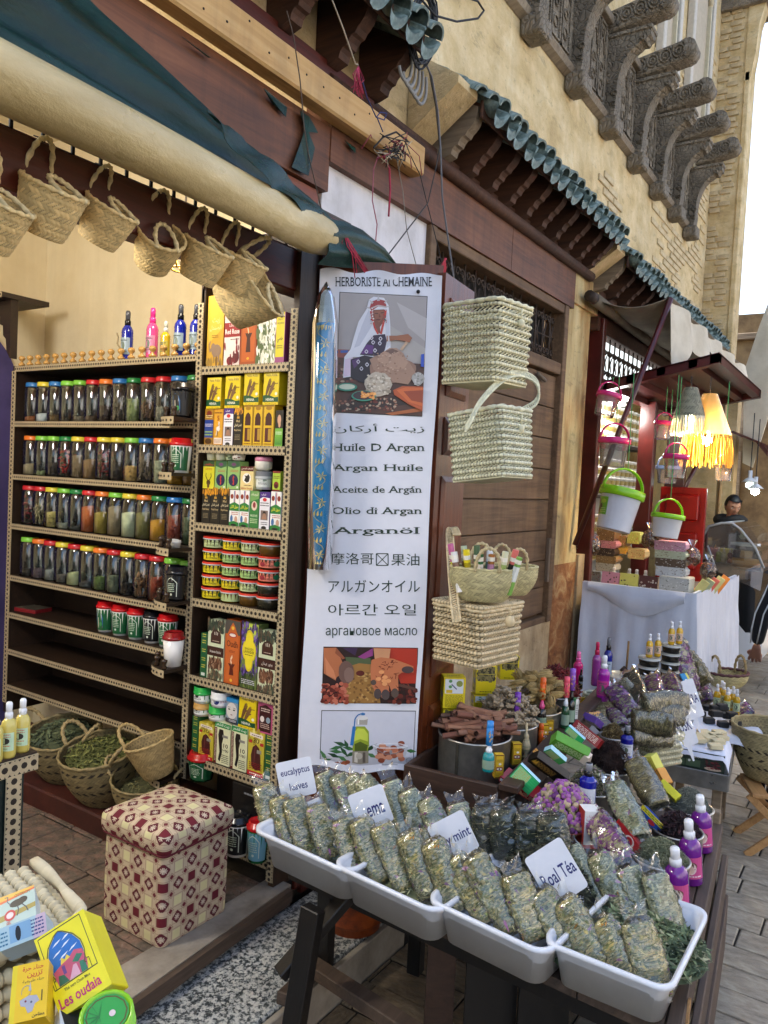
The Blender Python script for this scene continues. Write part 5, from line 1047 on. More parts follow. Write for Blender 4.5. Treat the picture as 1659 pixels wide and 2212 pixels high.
P1=[('p',[(303,330),(1070,368),(1022,1418),(270,1382)],'#141214'),('p',[(308,336),(1064,374),(1040,960),(290,900)],'#a29b98'),('p',[(800,420),(1060,560),(1048,760),(900,640)],'#b5afad'),('p',[(740,620),(1050,820),(1040,960),(740,900)],'#aba59f'),('p',[(290,830),(420,835),(400,930),(288,940)],'#8a4a44'),('p',[(310,840),(380,838),(370,860),(312,862)],'#3a5aa0'),('p',[(288,900),(1040,960),(1024,1410),(274,1374)],'#4b2c22'),*dots(60,290,950,500,1110,['#7a3a30','#2c1a16','#a58a78','#5c3a2c'],16),('p',[(275,1320),(1020,1200),(1022,1300),(275,1374)],'#2e1c18'),*dots(90,290,1260,800,1372,['#a8927c','#6e2c22','#8c5c48','#201412'],11),('p',[(700,1390),(1000,1340),(1020,1372),(760,1404)],'#a45a2c'),('p',[(560,400),(600,375),(690,385),(730,450),(745,620),(748,840),(700,880),(640,700),(600,900),(420,900),(400,1070),(335,1080),(345,900),(400,830),(430,720),(470,590),(540,480)],'#d8d8de'),('p',[(560,480),(590,620),(480,800),(430,820),(500,620)],'#bfc0ca'),('p',[(690,480),(730,520),(745,800),(715,820)],'#c6c8d2'),('p',[(350,920),(420,900),(400,1060),(340,1070)],'#d3bfd0'),('p',[(600,710),(700,700),(715,760),(700,830),(680,880),(580,890),(480,880),(540,780)],'#2a1832'),('p',[(400,920),(520,885),(600,900),(640,1010),(560,1060),(520,1130),(400,1080)],'#1e1420'),('p',[(540,790),(600,800),(590,870),(490,870)],'#5a2a72'),('p',[(410,930),(480,900),(470,960),(430,1000)],'#4c2a5e')]
for(x,y)in((582,733),(596,772),(654,780),(612,842),(537,852),(467,940),(494,1000),(543,965),(660,740)):P1.append(('l',[(x,y-17),(x+14,y),(x,y+17),(x-14,y),(x,y-17)],7,'#cfcad2'))
P1+=[('p',[(596,490),(690,485),(702,530),(692,585),(655,640),(660,700),(620,670),(612,620),(590,560)],'#7a4532'),('p',[(605,500),(690,492),(694,540),(650,600),(612,570)],'#8e543c'),('e',640,575,20,7,'#5e2620'),('l',[(612,520),(640,522)],6,'#2a1612'),('l',[(662,516),(688,514)],6,'#2a1612'),('p',[(650,520),(662,552),(645,556)],'#6e3a28'),('p',[(566,470),(580,420),(640,395),(700,410),(716,470),(640,460),(580,500)],'#9c3230'),('l',[(575,478),(640,452),(708,465)],12,'#b5a9a6'),('p',[(640,362),(655,410),(628,412)],'#b8b4b2'),('p',[(560,400),(600,425),(585,440)],'#b8b4b2'),('p',[(722,398),(690,425),(702,438)],'#b8b4b2'),('p',[(524,468),(568,462),(566,482)],'#b8b4b2'),('p',[(745,462),(708,455),(708,470)],'#b8b4b2'),('l',[(575,500),(590,570),(612,650),(640,700)],16,'#b8382c'),('l',[(706,490),(698,560),(676,640),(664,700)],18,'#c23c2e'),*dots(26,565,480,600,620,['#c8c2c0','#a22c2a','#d8d4d0'],7),*dots(20,686,480,712,600,['#c8c2c0','#a22c2a','#3a5a4a'],7),('p',[(712,715),(800,715),(900,700),(935,735),(912,775),(850,760),(790,752),(715,765)],'#9a5f3e'),('l',[(728,712),(732,765)],14,'#c9c4c2'),('l',[(890,770),(838,840)],22,'#c9a888'),blob(765,1010,205,112,'#8b6a58',20,.04),('p',[(565,920),(640,880),(900,930),(968,1040),(900,1138),(780,1120),(600,1010)],'#9a7a66'),('p',[(636,930),(660,870),(740,822),(800,822),(860,870),(898,950),(860,1010),(740,1000)],'#a98872'),('p',[(700,850),(760,826),(820,850),(760,880)],'#6c5044'),*dots(80,600,860,900,1090,['#b89a84','#86654f','#9c7c68'],8),blob(640,1140,120,108,'#b2a695',18,.08),*dots(110,540,1060,740,1230,['#cfc6b6','#8f8473','#bdb29f'],11),blob(985,1090,52,60,'#a3a19c',12),*dots(20,950,1040,1025,1140,['#c0bfba','#83827c'],9),('e',370,1163,90,36,'#2f7f68'),('e',370,1160,70,24,'#bfc8b0'),('e',515,1240,108,46,'#3d8a72'),('e',515,1236,94,38,'#3a2c30'),*dots(26,490,1208,610,1262,['#e09a4e','#d88838','#eab06a'],13),('p',[(770,1190),(850,1155),(1032,1160),(1024,1370),(900,1310),(780,1230)],'#a94c20'),('p',[(800,1190),(880,1165),(1030,1172),(1026,1330),(900,1290)],'#c2602c'),('p',[(860,1200),(1028,1190),(1026,1300),(930,1280)],'#8e3a1a'),('p',[(1012,880),(1040,876),(1036,990),(1010,985)],'#1c4ab8')]
art(m,BF(ZN1),P1,.00012,3);m.build('picture',vinyl,banner,'picture of a veiled woman grinding with a stone hand mill')
m=MB()
P2=[('p',[(148,1098),(898,1108),(884,1552),(134,1546)],'#100c0c'),('p',[(153,1104),(892,1114),(880,1546),(140,1540)],'#2a1512'),('p',[(540,1108),(892,1114),(886,1390),(760,1390),(700,1240)],'#b0301c'),('p',[(320,1180),(520,1190),(530,1240),(340,1260)],'#4c5a3a'),('p',[(420,1180),(540,1110),(540,1170),(470,1196)],'#8e3a7c'),('p',[(300,1110),(420,1106),(400,1170)],'#3a2444'),('p',[(150,1108),(250,1106),(310,1250),(330,1360),(290,1410),(250,1370),(200,1340),(150,1310)],'#b26a44'),('p',[(250,1106),(320,1190),(300,1200),(240,1150)],'#8c4e34'),('p',[(160,1180),(230,1290),(250,1360),(170,1320)],'#c98058'),('e',283,1362,38,34,'#2c1c20'),('e',292,1392,20,16,'#c06a50'),('p',[(330,1260),(430,1230),(530,1240),(580,1380),(600,1545),(340,1545),(300,1420)],'#9a7038'),*dots(90,330,1300,580,1540,['#b58a4a','#80582a','#c29c5e','#6e4a24'],11),blob(330,1300,62,92,'#6b5046',14,.05),blob(350,1320,40,62,'#80655a',12,.05),('e',440,1308,34,22,'#5c1e16'),*dots(70,140,1395,335,1540,['#8e3c2c','#a85440','#5a2018','#c07058'],19),*dots(50,670,1400,876,1540,['#5e2018','#7c3424','#3a1410'],19),('l',[(750,1400),(876,1430)],22,'#5a3a30'),('p',[(545,1108),(680,1112),(670,1190),(555,1195)],'#c58e66'),('p',[(530,1200),(600,1180),(700,1190),(860,1250),(862,1300),(770,1300),(740,1320),(742,1480),(700,1490),(670,1400),(660,1500),(610,1500),(604,1480),(560,1500),(552,1440),(526,1390),(520,1270)],'#bd7048'),('e',815,1278,48,28,'#4c3c3c'),('e',578,1468,30,42,'#4e4240'),('e',640,1475,33,42,'#4e4240'),('e',714,1462,30,38,'#54463e'),('e',545,1378,22,22,'#54463e')]
for k in range(26):x,y=rr.uniform(545,735),rr.uniform(1195,1420);P2.append(('l',[(x,y),(x+rr.uniform(-26,26),y+rr.uniform(-24,24)),(x+rr.uniform(-26,26),y+rr.uniform(-20,26))],4,'#6e2e1c'))
P2+=[('e',x,y,22,15,'#e09a62')for x,y in((608,1296),(584,1350),(628,1366),(662,1366),(636,1336),(634,1390))]
art(m,BF(ZN2),P2,.00012,3);m.build('picture',vinyl,banner,'picture of hennaed hands holding argan kernels')
m=MB()
P3=[('p',[(132,1602),(880,1606),(860,2066),(117,2058)],'#101012'),('p',[(137,1608),(875,1612),(855,2058),(122,2050)],'#c9cbd6'),('p',[(126,1962),(860,1975),(855,2056),(122,2050)],'#b9b9c0')]
for(x,y,a,L)in((285,1870,.3,62),(250,1900,-.2,60),(230,1960,.35,55),(310,1930,.9,60),(350,1905,.2,55),(150,1960,1.0,60),(170,2000,-.3,50),(300,1985,.5,50),(250,1930,.1,60),(840,1925,.1,45),(525,1900,-.6,60),(530,1960,.4,50),(365,1950,-.4,50),(330,1875,1.2,45)):
 c_,s_=math.cos(a),math.sin(a);P3.append(('p',[(x-L*c_,y-L*s_),(x-s_*16,y+c_*16),(x+L*c_,y+L*s_),(x+s_*16,y-c_*16)],rr.choice(['#24502c','#35683a','#1c3e24','#4a7a48'])))
P3+=[('p',[(382,1760),(408,1730),(476,1730),(508,1770),(510,1880),(498,1925),(380,1925),(378,1850)],'#8fa02c'),('p',[(388,1780),(420,1745),(470,1750),(500,1790),(500,1850),(440,1830),(388,1850)],'#c2cf4c'),('p',[(395,1870),(440,1850),(500,1880),(490,1925),(395,1925)],'#4c5a1c'),('p',[(378,1925),(506,1925),(504,2020),(440,2030),(376,2020)],'#8c8474'),('p',[(395,1935),(420,1935),(418,2018),(392,2012)],'#d0cabc'),('p',[(460,1935),(480,1935),(480,2018),(458,2018)],'#5a5248'),('e',432,1965,26,26,'#b4ac9c'),('p',[(412,1665),(500,1668),(494,1718),(412,1716)],'#a5a096'),('e',456,1664,46,16,'#d8d6d2'),('l',[(425,1672),(424,1715)],14,'#e4e2de'),('l',[(462,1624),(420,1640),(398,1670),(392,1730)],9,'#2a6fae'),('l',[(392,1730),(372,1880)],26,'#2a72b4'),('e',462,1632,18,10,'#2a6fae'),blob(262,2030,34,22,'#8c4a30'),blob(312,2022,26,18,'#a05a3c'),blob(340,2012,20,16,'#8c4a30'),('p',[(536,1880),(820,1888),(800,1960),(740,2020),(640,2030),(575,1980)],'#b9bcc2')]+[blob(rr.uniform(575,780),rr.uniform(1862,2000),28,20,rr.choice(['#a0583c','#b97052','#8a4630','#c98a6c']),10,.06)for _ in range(26)]+[('l',[(536,1882),(590,1868),(760,1868),(820,1886),(760,1900),(590,1900),(536,1882)],6,'#e6e8ec'),('l',[(560,1910),(640,1950),(720,1945),(790,1905)],6,'#76787c'),('e',682,1930,12,14,'#8c8e90'),('l',[(610,2032),(735,2035)],10,'#9c9ea4'),('l',[(825+24*math.cos(t),2000+22*math.sin(t))for t in np.linspace(0,2*PI,13)],3,'#6a6c74'),('t','ECO',806,2000,842,1986,'#6a6c74'),('t','CERT',806,2016,842,2003,'#6a6c74')]
art(m,BF(ZN2),P3,.00012,3);m.build('picture',vinyl,banner,'picture of an oil bottle and a bowl of argan nuts')
tk=MB();p=BF(ZN1)(988,330,.002);tk.lathe([(.007,0),(.007,.004),(.004,.012),(.003,.016)],8,'#3c3c3e',M=axisM(p,p+BN));tk.build('push_pin',matte,banner)
bc=thing('rolled_cloth','rolled sky blue cloth with gold embroidery in clear film, hanging by the banner','cloth roll')
pt,pb_=oP((703,700),BO+BN*.05,BN),oP((690,1222),BO+BN*.05,BN);pt0=oP((704,640),BO+BN*.05,BN)
MB().tube([pb_,pb_+(pt-pb_)*.02,pb_+(pt-pb_)*.5,pt-(pt-pb_)*.01,pt],[.040,.044,.045,.045,.044],16,'#2c8cc8',rf=lambda i,a:1-.25*abs(math.sin(a))).build('roll',cloth,bc)
MB().tube([pb_+Vector((0,0,-.01)),pb_+(pt-pb_)*.5,pt,pt0,pt0+Vector((.0,0,.05))],[.045,.049,.047,.030,.004],14).build('film',clear,bc)
m=MB();ax=(pt-pb_);rr=random.Random(4)
def RC(s,t):return pb_+ax*s+(BN*math.cos(t)+BU*math.sin(t))*.0475*(1-.22*abs(math.sin(t)))
for k in range(9):
 s=.05+k*.108
 m.tube([RC(s+.1*q/8,-.1+.5*math.sin(q*.8+k))for q in range(9)],.0012,4,'#cdb86a')
 for q in range(6):a=2*PI*q/6;m.add([RC(s,.1),RC(s+.010*math.sin(a),.1+.28*math.cos(a)),RC(s+.022*math.sin(a+.25),.1+.5*math.cos(a+.25)),RC(s+.012*math.sin(a+.5),.1+.28*math.cos(a+.5))],[(0,1,2,3)],'#d8c67c')
 for q in range(3):t=-.5+.3*q;m.add([RC(s+.05,t),RC(s+.056,t+.14),RC(s+.075,t+.1),RC(s+.06,t-.05)],[(0,1,2,3)],'#cbb566')
for q in range(12):t=-1.1+q*.2;[m.add([RC(s_,t),RC(s_,t+.14),RC(s_+sg*.016,t+.07)],[(0,1,2)],'#dccb88')for s_,sg in((.012,1),(.985,-1))]
m.build('embroidery',vinyl,bc)
# AWNING ROLL AND TARPAULIN
ra=[(-.3,1.72,2.455),(.5,1.72,2.455),(.9,1.72,2.45),(1.3,1.72,2.445),(1.5,1.72,2.442),(1.75,1.725,2.435),(1.95,1.725,2.432),(2.08,1.73,2.432),(2.15,1.73,2.435),(2.19,1.73,2.44)]
rrad=[.074,.076,.076,.073,.070,.068,.069,.068,.06,.045]
def dens(P,r,k=5):
 o,q=[],[]
 for i in range(len(P)-1):
  for t in range(k):f=t/k;o.append(Vector(P[i]).lerp(Vector(P[i+1]),f));q.append(r[i]+(r[i+1]-r[i])*f)
 return o+[Vector(P[-1])],q+[r[-1]]
P_,q_=dens(ra,rrad)
m=MB();m.tube(P_,q_,28,rf=lambda i,a:1+.05*noise.noise(Vector((i*.12,math.cos(a)*1.2,math.sin(a)*1.2)))+.02*math.sin(3*a+i*.2))
tag(m.build('rolled_awning',creamvinyl),'rolled cream vinyl awning slung across the shop front','awning')
top=[oY(ZT(*p),1.88)for p in((60,-60),(400,-20),(470,50),(740,290),(975,510),(1060,600),(1200,700),(1500,985),(1560,1030))]
low=[Vector((x,1.74,z))for x,z in((.2,2.52),(.75,2.52),(.95,2.52),(1.3,2.515),(1.6,2.505),(1.75,2.50),(1.95,2.495),(2.14,2.48),(2.2,2.45))]
def lerpP(P,u):
 t=u*(len(P)-1);i=min(int(t),len(P)-2);return Vector(P[i]).lerp(Vector(P[i+1]),t-i)
def tarp(u,v):
 p=lerpP(low,u).lerp(lerpP(top,u),v);f=math.sin(PI*v);d=.028*math.sin(v*11+u*2)*f*(1-.6*u)+.012*noise.noise(Vector((u*6,v*4,1)))*f
 return p+Vector((0,-d*1.2-.02*f,d*.8-.03*f*(1-u)))
m=MB();m.slab(tarp,50,22,(0,.002,.001));tg=m.build('tarpaulin',greentarp);tag(tg,'dark green tarpaulin bunched above the rolled awning','tarpaulin')
m=MB();fl=[ZT(*p)for p in((975,510),(1060,595),(1200,690),(1360,840),(1500,990))];fb=[ZT(*p)for p in((985,530),(1062,650),(1236,838),(1330,900),(1440,1030))]
F1=[oY(p,1.70)for p in fl];F2=[oY(p,1.66)for p in fb]
m.slab(lambda u,v:lerpP(F1,u).lerp(lerpP(F2,u),v)+Vector((0,.012*math.sin(u*17+v*3),.01*noise.noise(Vector((u*9,v*3,0))))),30,6,(0,.002,0));m.build('torn_flap',greentarp,tg)
g1=[oY(ZU(*p),1.70)for p in((0,830),(60,838),(130,870),(200,930),(252,1018))];g2=[oY(ZU(*p),1.70)for p in((-40,1000),(30,1010),(90,1016),(170,1020),(255,1022))]
m=MB();m.slab(lambda u,v:lerpP(g1,u).lerp(lerpP(g2,u),v)+Vector((0,-.03*math.sin(PI*v)*(1-.5*u)+.008*math.sin(v*14+u*3),0)),20,14,(0,.003,0));m.build('gathered_end',greentarp,tg)
rr=random.Random(6)
for pts in(((935,235),(985,270),(970,268),(850,170)),((1230,410),(1340,500),(1335,545),(1270,480)),((1400,515),(1445,545),(1485,620),(1440,615),(1470,690),(1440,820),(1362,780),(1405,660),(1425,600)),((1610,655),(1659,690),(1659,715))):
 P3d=[oY(ZT(*p),FY-.06+rr.uniform(0,.02))for p in pts];MB().prism(P3d,(0,.002,0)).build('torn_scrap',greentarp,tg)
# STRINGS AND CABLES
def cord(name,label,pts,r,col,cat='string',Y=1.85,sag=0,parent=None,mt=None):
 P=[p if isinstance(p,Vector)else oY(p,Y)for p in pts]
 out=[]
 for a,b in zip(P,P[1:]):
  for t in range(5):out.append(a.lerp(b,t/5)+Vector((0,0,-sag*math.sin(PI*t/5))))
 m=MB();m.tube(out+[P[-1]],r,5,col);o=m.build(name,mt or matte,parent)
 if not parent:tag(o,label,cat)
 return o
cord('string','thin dark string hanging from a wire hook down to the awning end',[ZT(1338,50),ZT(1370,170),ZT(1400,370),ZT(1420,600),ZT(1440,720),ZT(1500,980),ZT(1560,1090)],.0022,'#5a4a3c',Y=1.72)
o=cord('string','cream rope ending in a frayed pink knot beneath the near canopy',[ZT(1550,0),ZT(1600,130),ZT(1659,300),ZU(105,245)],.003,'#b8a68c',Y=1.72)
fr=MB();rr=random.Random(3);a=oY(ZU(108,250),1.72)
for k in range(22):fr.tube([a,a+Vector((rr.uniform(-.03,.03),rr.uniform(-.01,.01),-.04)),a+Vector((rr.uniform(-.04,.04),0,-.075-rr.random()*.03))],.0014,4,rr.choice(['#b8324e','#c84866','#a02840']))
fr.build('frayed_knot',matte,o)
cord('string','blue cord looping below the frayed pink knot',[ZU(118,290),ZU(140,370),ZU(175,445),ZU(190,425),ZU(215,430),ZU(205,455),ZU(178,445),ZU(200,500)],.0024,'#2c3566',Y=1.74)
o=cord('tangled_cords','tangle of black pink and cream cord ends tied at the pine beam',[ZU(165,560),ZU(200,520),ZU(250,500),ZU(300,540)],.004,'#2a2522',Y=1.84)
m=MB()
for k in range(46):
 a=oY(ZU(rr.gauss(235,40),rr.gauss(560,26)),1.83);b=oY(ZU(rr.gauss(240,50),rr.gauss(600,40)),1.82);m.tube([a,a.lerp(b,.5)+Vector((rr.uniform(-.03,.03),rr.uniform(-.03,0),rr.uniform(-.02,.03))),b],.0022,4,rr.choice(['#1c1a1a','#2a2622','#b8a888','#c8bba0','#24201e','#8a2a3c']))
m.build('cord_ends',matte,o)
cord('string','dusty pink cord hanging past the white wall',[ZU(190,570),ZU(165,640),ZU(160,760),ZU(178,850),ZU(172,920)],.0026,'#a8606a',Y=1.86)
cord('string','crimson cord bunch hanging shorter beside the dusty pink cord',[ZU(195,575),ZU(225,640),ZU(228,720),ZU(222,820)],.0045,'#a82c44',Y=1.85)
cord('string','grey thread hanging across the white wall near the lintel',[ZU(250,590),ZU(275,720),ZU(290,870),ZU(325,1000)],.002,'#8e8678',Y=1.87)
cord('string','taut dark line slanting from tarpaulin up to the tied cords',[ZU(218,968),ZU(370,770),ZU(400,640),ZU(415,560)],.0028,'#3a3835',Y=1.8)
cord('electric_cable','long grey cable dropping in front of the shutter transom',[ZU(340,190),ZU(385,290),ZU(408,420),ZU(418,560),ZU(425,750),ZU(455,960),ZU(470,1065)],.0045,'#6e6e70','cable',Y=1.8)
cord('electric_cable','second thinner grey cable beside the long dropping cable',[ZU(330,180),ZU(375,270),ZU(400,400),ZU(415,560)],.003,'#58595c','cable',Y=1.81)
cord('electric_cable','thin black cable slanting behind the red tassel',[ZU(305,590),ZU(340,660),ZU(385,840),ZU(425,1000)],.0022,'#2a2626','cable',Y=1.84)
o=cord('string','red tassel of string before the shutter transom',[ZU(440,980),ZU(425,1000),ZU(420,1045)],.004,'#b8323e',Y=1.85)
fr=MB();a=oY(ZU(435,975),1.85)
for k in range(14):fr.tube([a,a+Vector((rr.uniform(-.02,.02),0,-.04)),a+Vector((rr.uniform(-.03,.03),0,-.12))],.002,4,'#b8323e')
fr.build('tassel',matte,o)
m=MB();c_=oY(ZU(360,110),1.75)
for k in range(9):
 a0,rx,rz,dx=rr.uniform(-.4,.4),.12+rr.uniform(-.03,.02),.15+rr.uniform(-.03,.02),rr.uniform(-.03,.03)
 m.tube([c_+Vector((dx-.02+rx*math.cos(t)*.8,rr.uniform(-.004,.004)+.02*k/9,rz*math.sin(t)+.3*(0)+.55*rx*math.cos(t)))for t in np.linspace(0,2*PI,22)[:-1]],.0042,5,rr.choice(['#17181a','#222426','#3a3c3e']),closed=True)
c2=oY(ZU(310,250),1.76)
for k in range(5):m.tube([c2+Vector((.03*k-.05+.05*math.cos(t),0,.08*math.sin(t)-.01*k))for t in np.linspace(-2.6,.6,12)],.007,6,'#8e8c86')
tag(m.build('cable_coil',matte),'coiled black cables strapped where the near canopy ends','cable coil')
cord('electric_cable','black cable looping out over the lane above the coil',[ZU(330,-20),ZU(400,60),ZU(480,82),ZU(560,70),ZU(583,40),ZU(560,5),ZU(500,-15)],.0045,'#1b1c1e','cable',Y=1.6)
pk_=MB();
for k in range(18):
 a=Vector((2.185,1.73,2.435));t=2*PI*k/18
 pk_.tube([a+Vector((.004*(k%3),.052*math.cos(t),.052*math.sin(t))),a+Vector((.004*(k%3),.052*math.cos(t+.35),.052*math.sin(t+.35)))],.003,4,'#b03048')
a=Vector((2.19,1.68,2.46));[pk_.tube([a,a+Vector((rr.uniform(0,.06),-.01,-.05)),a+Vector((.05+rr.uniform(0,.12),-.02,-.12-rr.random()*.04))],.0022,4,'#b03048')for k in range(7)]
tag(pk_.build('red_binding',matte),'red string binding the gathered end of the awning','string')
# OPEN WEAVE RECTANGULAR BASKETS
def rrect(W,D,r,n=4):
 out=[]
 for(cx,cy,a0)in((W/2-r,D/2-r,0),(-W/2+r,D/2-r,PI/2),(-W/2+r,-D/2+r,PI),(W/2-r,-D/2+r,1.5*PI)):
  for k in range(n+1):a=a0+PI/2*k/n;out.append((cx+r*math.cos(a),cy+r*math.sin(a)))
 return out
def resample(P,step):
 P=P+[P[0]];L=[0]
 for a,b in zip(P,P[1:]):L.append(L[-1]+math.dist(a,b))
 n=int(L[-1]/step);out=[];j=0
 for k in range(n):
  t=L[-1]*k/n
  while L[j+1]<t:j+=1
  f=(t-L[j])/max(1e-9,L[j+1]-L[j]);a,b=P[j],P[j+1];out.append((a[0]+(b[0]-a[0])*f,a[1]+(b[1]-a[1])*f))
 return out
def coil(W,D,z,r,col,seed,tall=1.02,rad=.02):
 P=resample(rrect(W,D,rad),.0045);m=MB();rr=random.Random(seed);vs=[];n=len(P);q=7
 for i,(x,y)in enumerate(P):
  a=P[i-1];b=P[(i+1)%n];t=Vector((b[0]-a[0],b[1]-a[1],0)).normalized();nn=Vector((t.y,-t.x,0));k=1-.22*(i%3==0)
  for s in range(q):an=2*PI*s/q;vs.append(Vector((x,y,z))+nn*math.cos(an)*r*k+Vector((0,0,1))*math.sin(an)*r*tall*k)
 fs=[];cs=[];cur=vary(col,.1,rr)
 for i in range(n):
  if i%3==0:cur=vary(col,.16,rr)
  cc=tuple(c*.55 for c in cur)if i%3==2 else cur
  for s in range(q):fs.append((i*q+s,i*q+(s+1)%q,((i+1)%n)*q+(s+1)%q,((i+1)%n)*q+s));cs.append(cc)
 m.add(vs,fs,cs,True);return m
def open_basket(label,M,W,D,H,rows,col,lid=False,group="open weave straw baskets",r=.0068):
 o=thing('straw_basket',label,'basket',M,group);st=H/rows;rr=random.Random(int(W*1000))
 for k in range(rows):
  f=1-.05*(1-k/rows);coil(W*f,D*f,st*(k+.5),r,col,k).build('coil',straw,o)
 tw=MB()
 for k in range(rows-1):
  P=resample(rrect(W*.99,D*.99,.02),.021);n=len(P)
  for i,(x,y)in enumerate(P):
   b=P[(i+1)%n];f=1-.05*(1-(k+.5)/rows);tw.tube([(x*f,y*f,st*(k+.5)+r),((x+b[0])/2*f,(y+b[1])/2*f,st*(k+1)),(b[0]*f*.99+x*.01*f,b[1]*f,st*(k+1.5)-r)],[.0034,.0024,.0034],4,vary(col,.2,rr),caps=False)
 tw.box(-W*.46,W*.46,-D*.46,D*.46,0,.006,vary(col,.1));stuff(tw.build('woven_stitches',straw,o))
 rm=MB();Pr=resample(rrect(W*1.01,D*1.01,.022),.02);rope(rm,[(x,y,H+.004)for x,y in Pr],.008,col,closed=True,seg=3);rm.build('rim',straw,o)
 if lid:
  lm=MB();
  for q in range(int(D/.02)//2):w_,d_=W*1.02-q*.04,D*1.02-q*.04;(w_>.05 and d_>.05)and lm.M is not None and(lambda cc:lm.add(cc.v,cc.f,[tuple(x)for x in cc.c],True))(coil(w_,d_,H+.016,.009,col,q+30,.8))
  lm.box(-W*.45,W*.45,-D*.45,D*.45,H+.008,H+.012,vary(col,.1));lm.build('lid',straw,o)
 return o
GRN_ST,TAN_ST='#e6dfb8','#d3bf96'
def strap(m,P,w,col,side=(0,1,0),seed=2):
 """flat ladder handle: two cords with cross stitches"""
 s=Vector(side)*w;rr=random.Random(seed);Q=[]
 for i in range(len(P)-1):
  for t in range(3):Q.append(Vector(P[i]).lerp(Vector(P[i+1]),t/3))
 Q.append(Vector(P[-1]))
 for sg in(-1,1):m.tube([q+s*sg for q in Q],.0045,6,[vary(col,.15,rr)for _ in range(11)])
 for a,b in zip(Q,Q[1:]):m.tube([a-s,b+s],.003,4,vary(col,.15,rr))
def curve3(P,n=8):
 out=[];P=[Vector(p)for p in P]
 for i in range(len(P)-1):
  p0,p1,p2,p3=P[max(i-1,0)],P[i],P[i+1],P[min(i+2,len(P)-1)]
  for k in range(n):t=k/n;out.append(.5*((2*p1)+(-p0+p2)*t+(2*p0-5*p1+4*p2-p3)*t*t+(-p0+3*p1-3*p2+p3)*t**3))
 return out+[P[-1]]
def bk_at(cor,dR,W,D,H):
 dR=Vector(dR).normalized();dL=Vector((-dR.y,dR.x,0));c=Vector(cor)+dR*D/2+dL*W/2
 m=Matrix((dR,dL,Vector((0,0,1)))).transposed().to_4x4();m.translation=c-Vector((0,0,H));return m
M1=bk_at((2.405,1.167,2.236),(.988,-.164,0),.248,.218,.284)
b1=open_basket('upper pale green open weave basket hanging on the door, square with arched handle',M1,.218,.248,.276,11,GRN_ST)
m=MB();hp=[oD(ZM(*p),d)for p,d in(((415,650),2.62),((410,480),2.63),((440,370),2.66),((560,305),2.72),((700,305),2.78),((850,340),2.8),((1000,390),2.78),((1100,400),2.72),((1105,440),2.68),((1030,450),2.7),((930,440),2.78))]
strap(m,curve3(hp,3),.012,GRN_ST,(.2,.2,.9));o=m.build('handle',straw,b1);o.matrix_world=ID;o.matrix_parent_inverse=b1.matrix_world.inverted()
M2=bk_at((2.406,1.136,1.86),(.981,-.199,0),.238,.192,.25)@Matrix.Translation((0,0,.12))@Matrix.Rotation(R(-7),4,'X')@Matrix.Translation((0,-.01,-.12))
b2_=open_basket('middle pale green open weave basket tilted on the door with one tall loop handle',M2,.192,.238,.238,11,'#dad8b8')
m=MB();hp=[oD(ZM(*p),d)for p,d in(((400,1530),2.6),((450,1450),2.6),((520,1310),2.62),((650,1160),2.66),((780,1060),2.7),((900,1045),2.76),((1010,1100),2.8),((1045,1200),2.82),((1010,1300),2.82),((870,1380),2.8))]
strap(m,curve3(hp,3),.012,'#dad8b8',(.3,.2,.8));o=m.build('handle',straw,b2_);o.matrix_parent_inverse=b2_.matrix_world.inverted()
M3=bk_at((2.40,1.164,1.162),(.99,-.147,0),.218,.268,.208)
b3=open_basket('tan open weave basket with closed lid and button, lowest on the door',M3,.268,.218,.20,9,TAN_ST,True)
m=MB();hp=[oD(ZM2(*p),d)for p,d in(((400,905),2.66),((385,780),2.68),((365,560),2.78),((350,330),2.86),((345,180),2.9),((375,160),2.9),((400,215),2.88))]
strap(m,curve3(hp,4),.013,TAN_ST,(.5,-.8,.1));o=m.build('handle',straw,b3);o.matrix_parent_inverse=b3.matrix_world.inverted()
m=MB();p=oD(ZM2(820,900),2.67);m.lathe([(.001,-.022),(.014,-.014),(.018,0),(.014,.014),(.001,.022)],10,TAN_ST,M=TM(p));m.tube([p+Vector((0,0,.02)),p+Vector((0,0,.05))],.003,5,TAN_ST);o=m.build('button',straw,b3);o.matrix_parent_inverse=b3.matrix_world.inverted()
for(zx,zy,bb)in((890,600,b1),(890,1520,b2_)):
 m=MB();p=oD(ZM(zx,zy),2.7);m.tube([p+Vector((0,0,.05)),p],.003,5,GRN_ST);m.lathe([(.001,-.018),(.012,-.01),(.012,.008),(.001,.014)],8,GRN_ST,M=TM(p));o=m.build('toggle',straw,bb);o.matrix_parent_inverse=bb.matrix_world.inverted()
bP,rP=palm_basket(.105,.065,.115,10,44,'#c0b584',seed=21,bulge=.012)
hP=handle_mesh(.042,.085,.0062,'#c0ae82')
for k,(zx,zy,lb,D_,s)in enumerate(((600,765,'oval palm basket full of incense boxes, in front on the lidded basket',2.74,1.0),(800,735,'oval palm basket partly hidden behind the one with incense boxes',2.93,.93))):
 p=oD(ZM2(zx,zy),D_);p.z=1.162+.026
 o=thing('palm_basket',lb,'basket',TM(p,(0,0,R(-56+k*12)),s),'palm baskets on the lidded basket')
 link('body',bP,o,Matrix.Diagonal((1.12,.78,1,1)));link('rim',rP,o,Matrix.Diagonal((1.12,.78,1,1)))
 for sd in(-1,1):hb=link('handle',hP,o);hb.matrix_local=Matrix.Translation((0,sd*.08,.11))@Matrix.Rotation(R(sd*-12),4,'X')
 if k==0:bkc=o.matrix_world.copy()
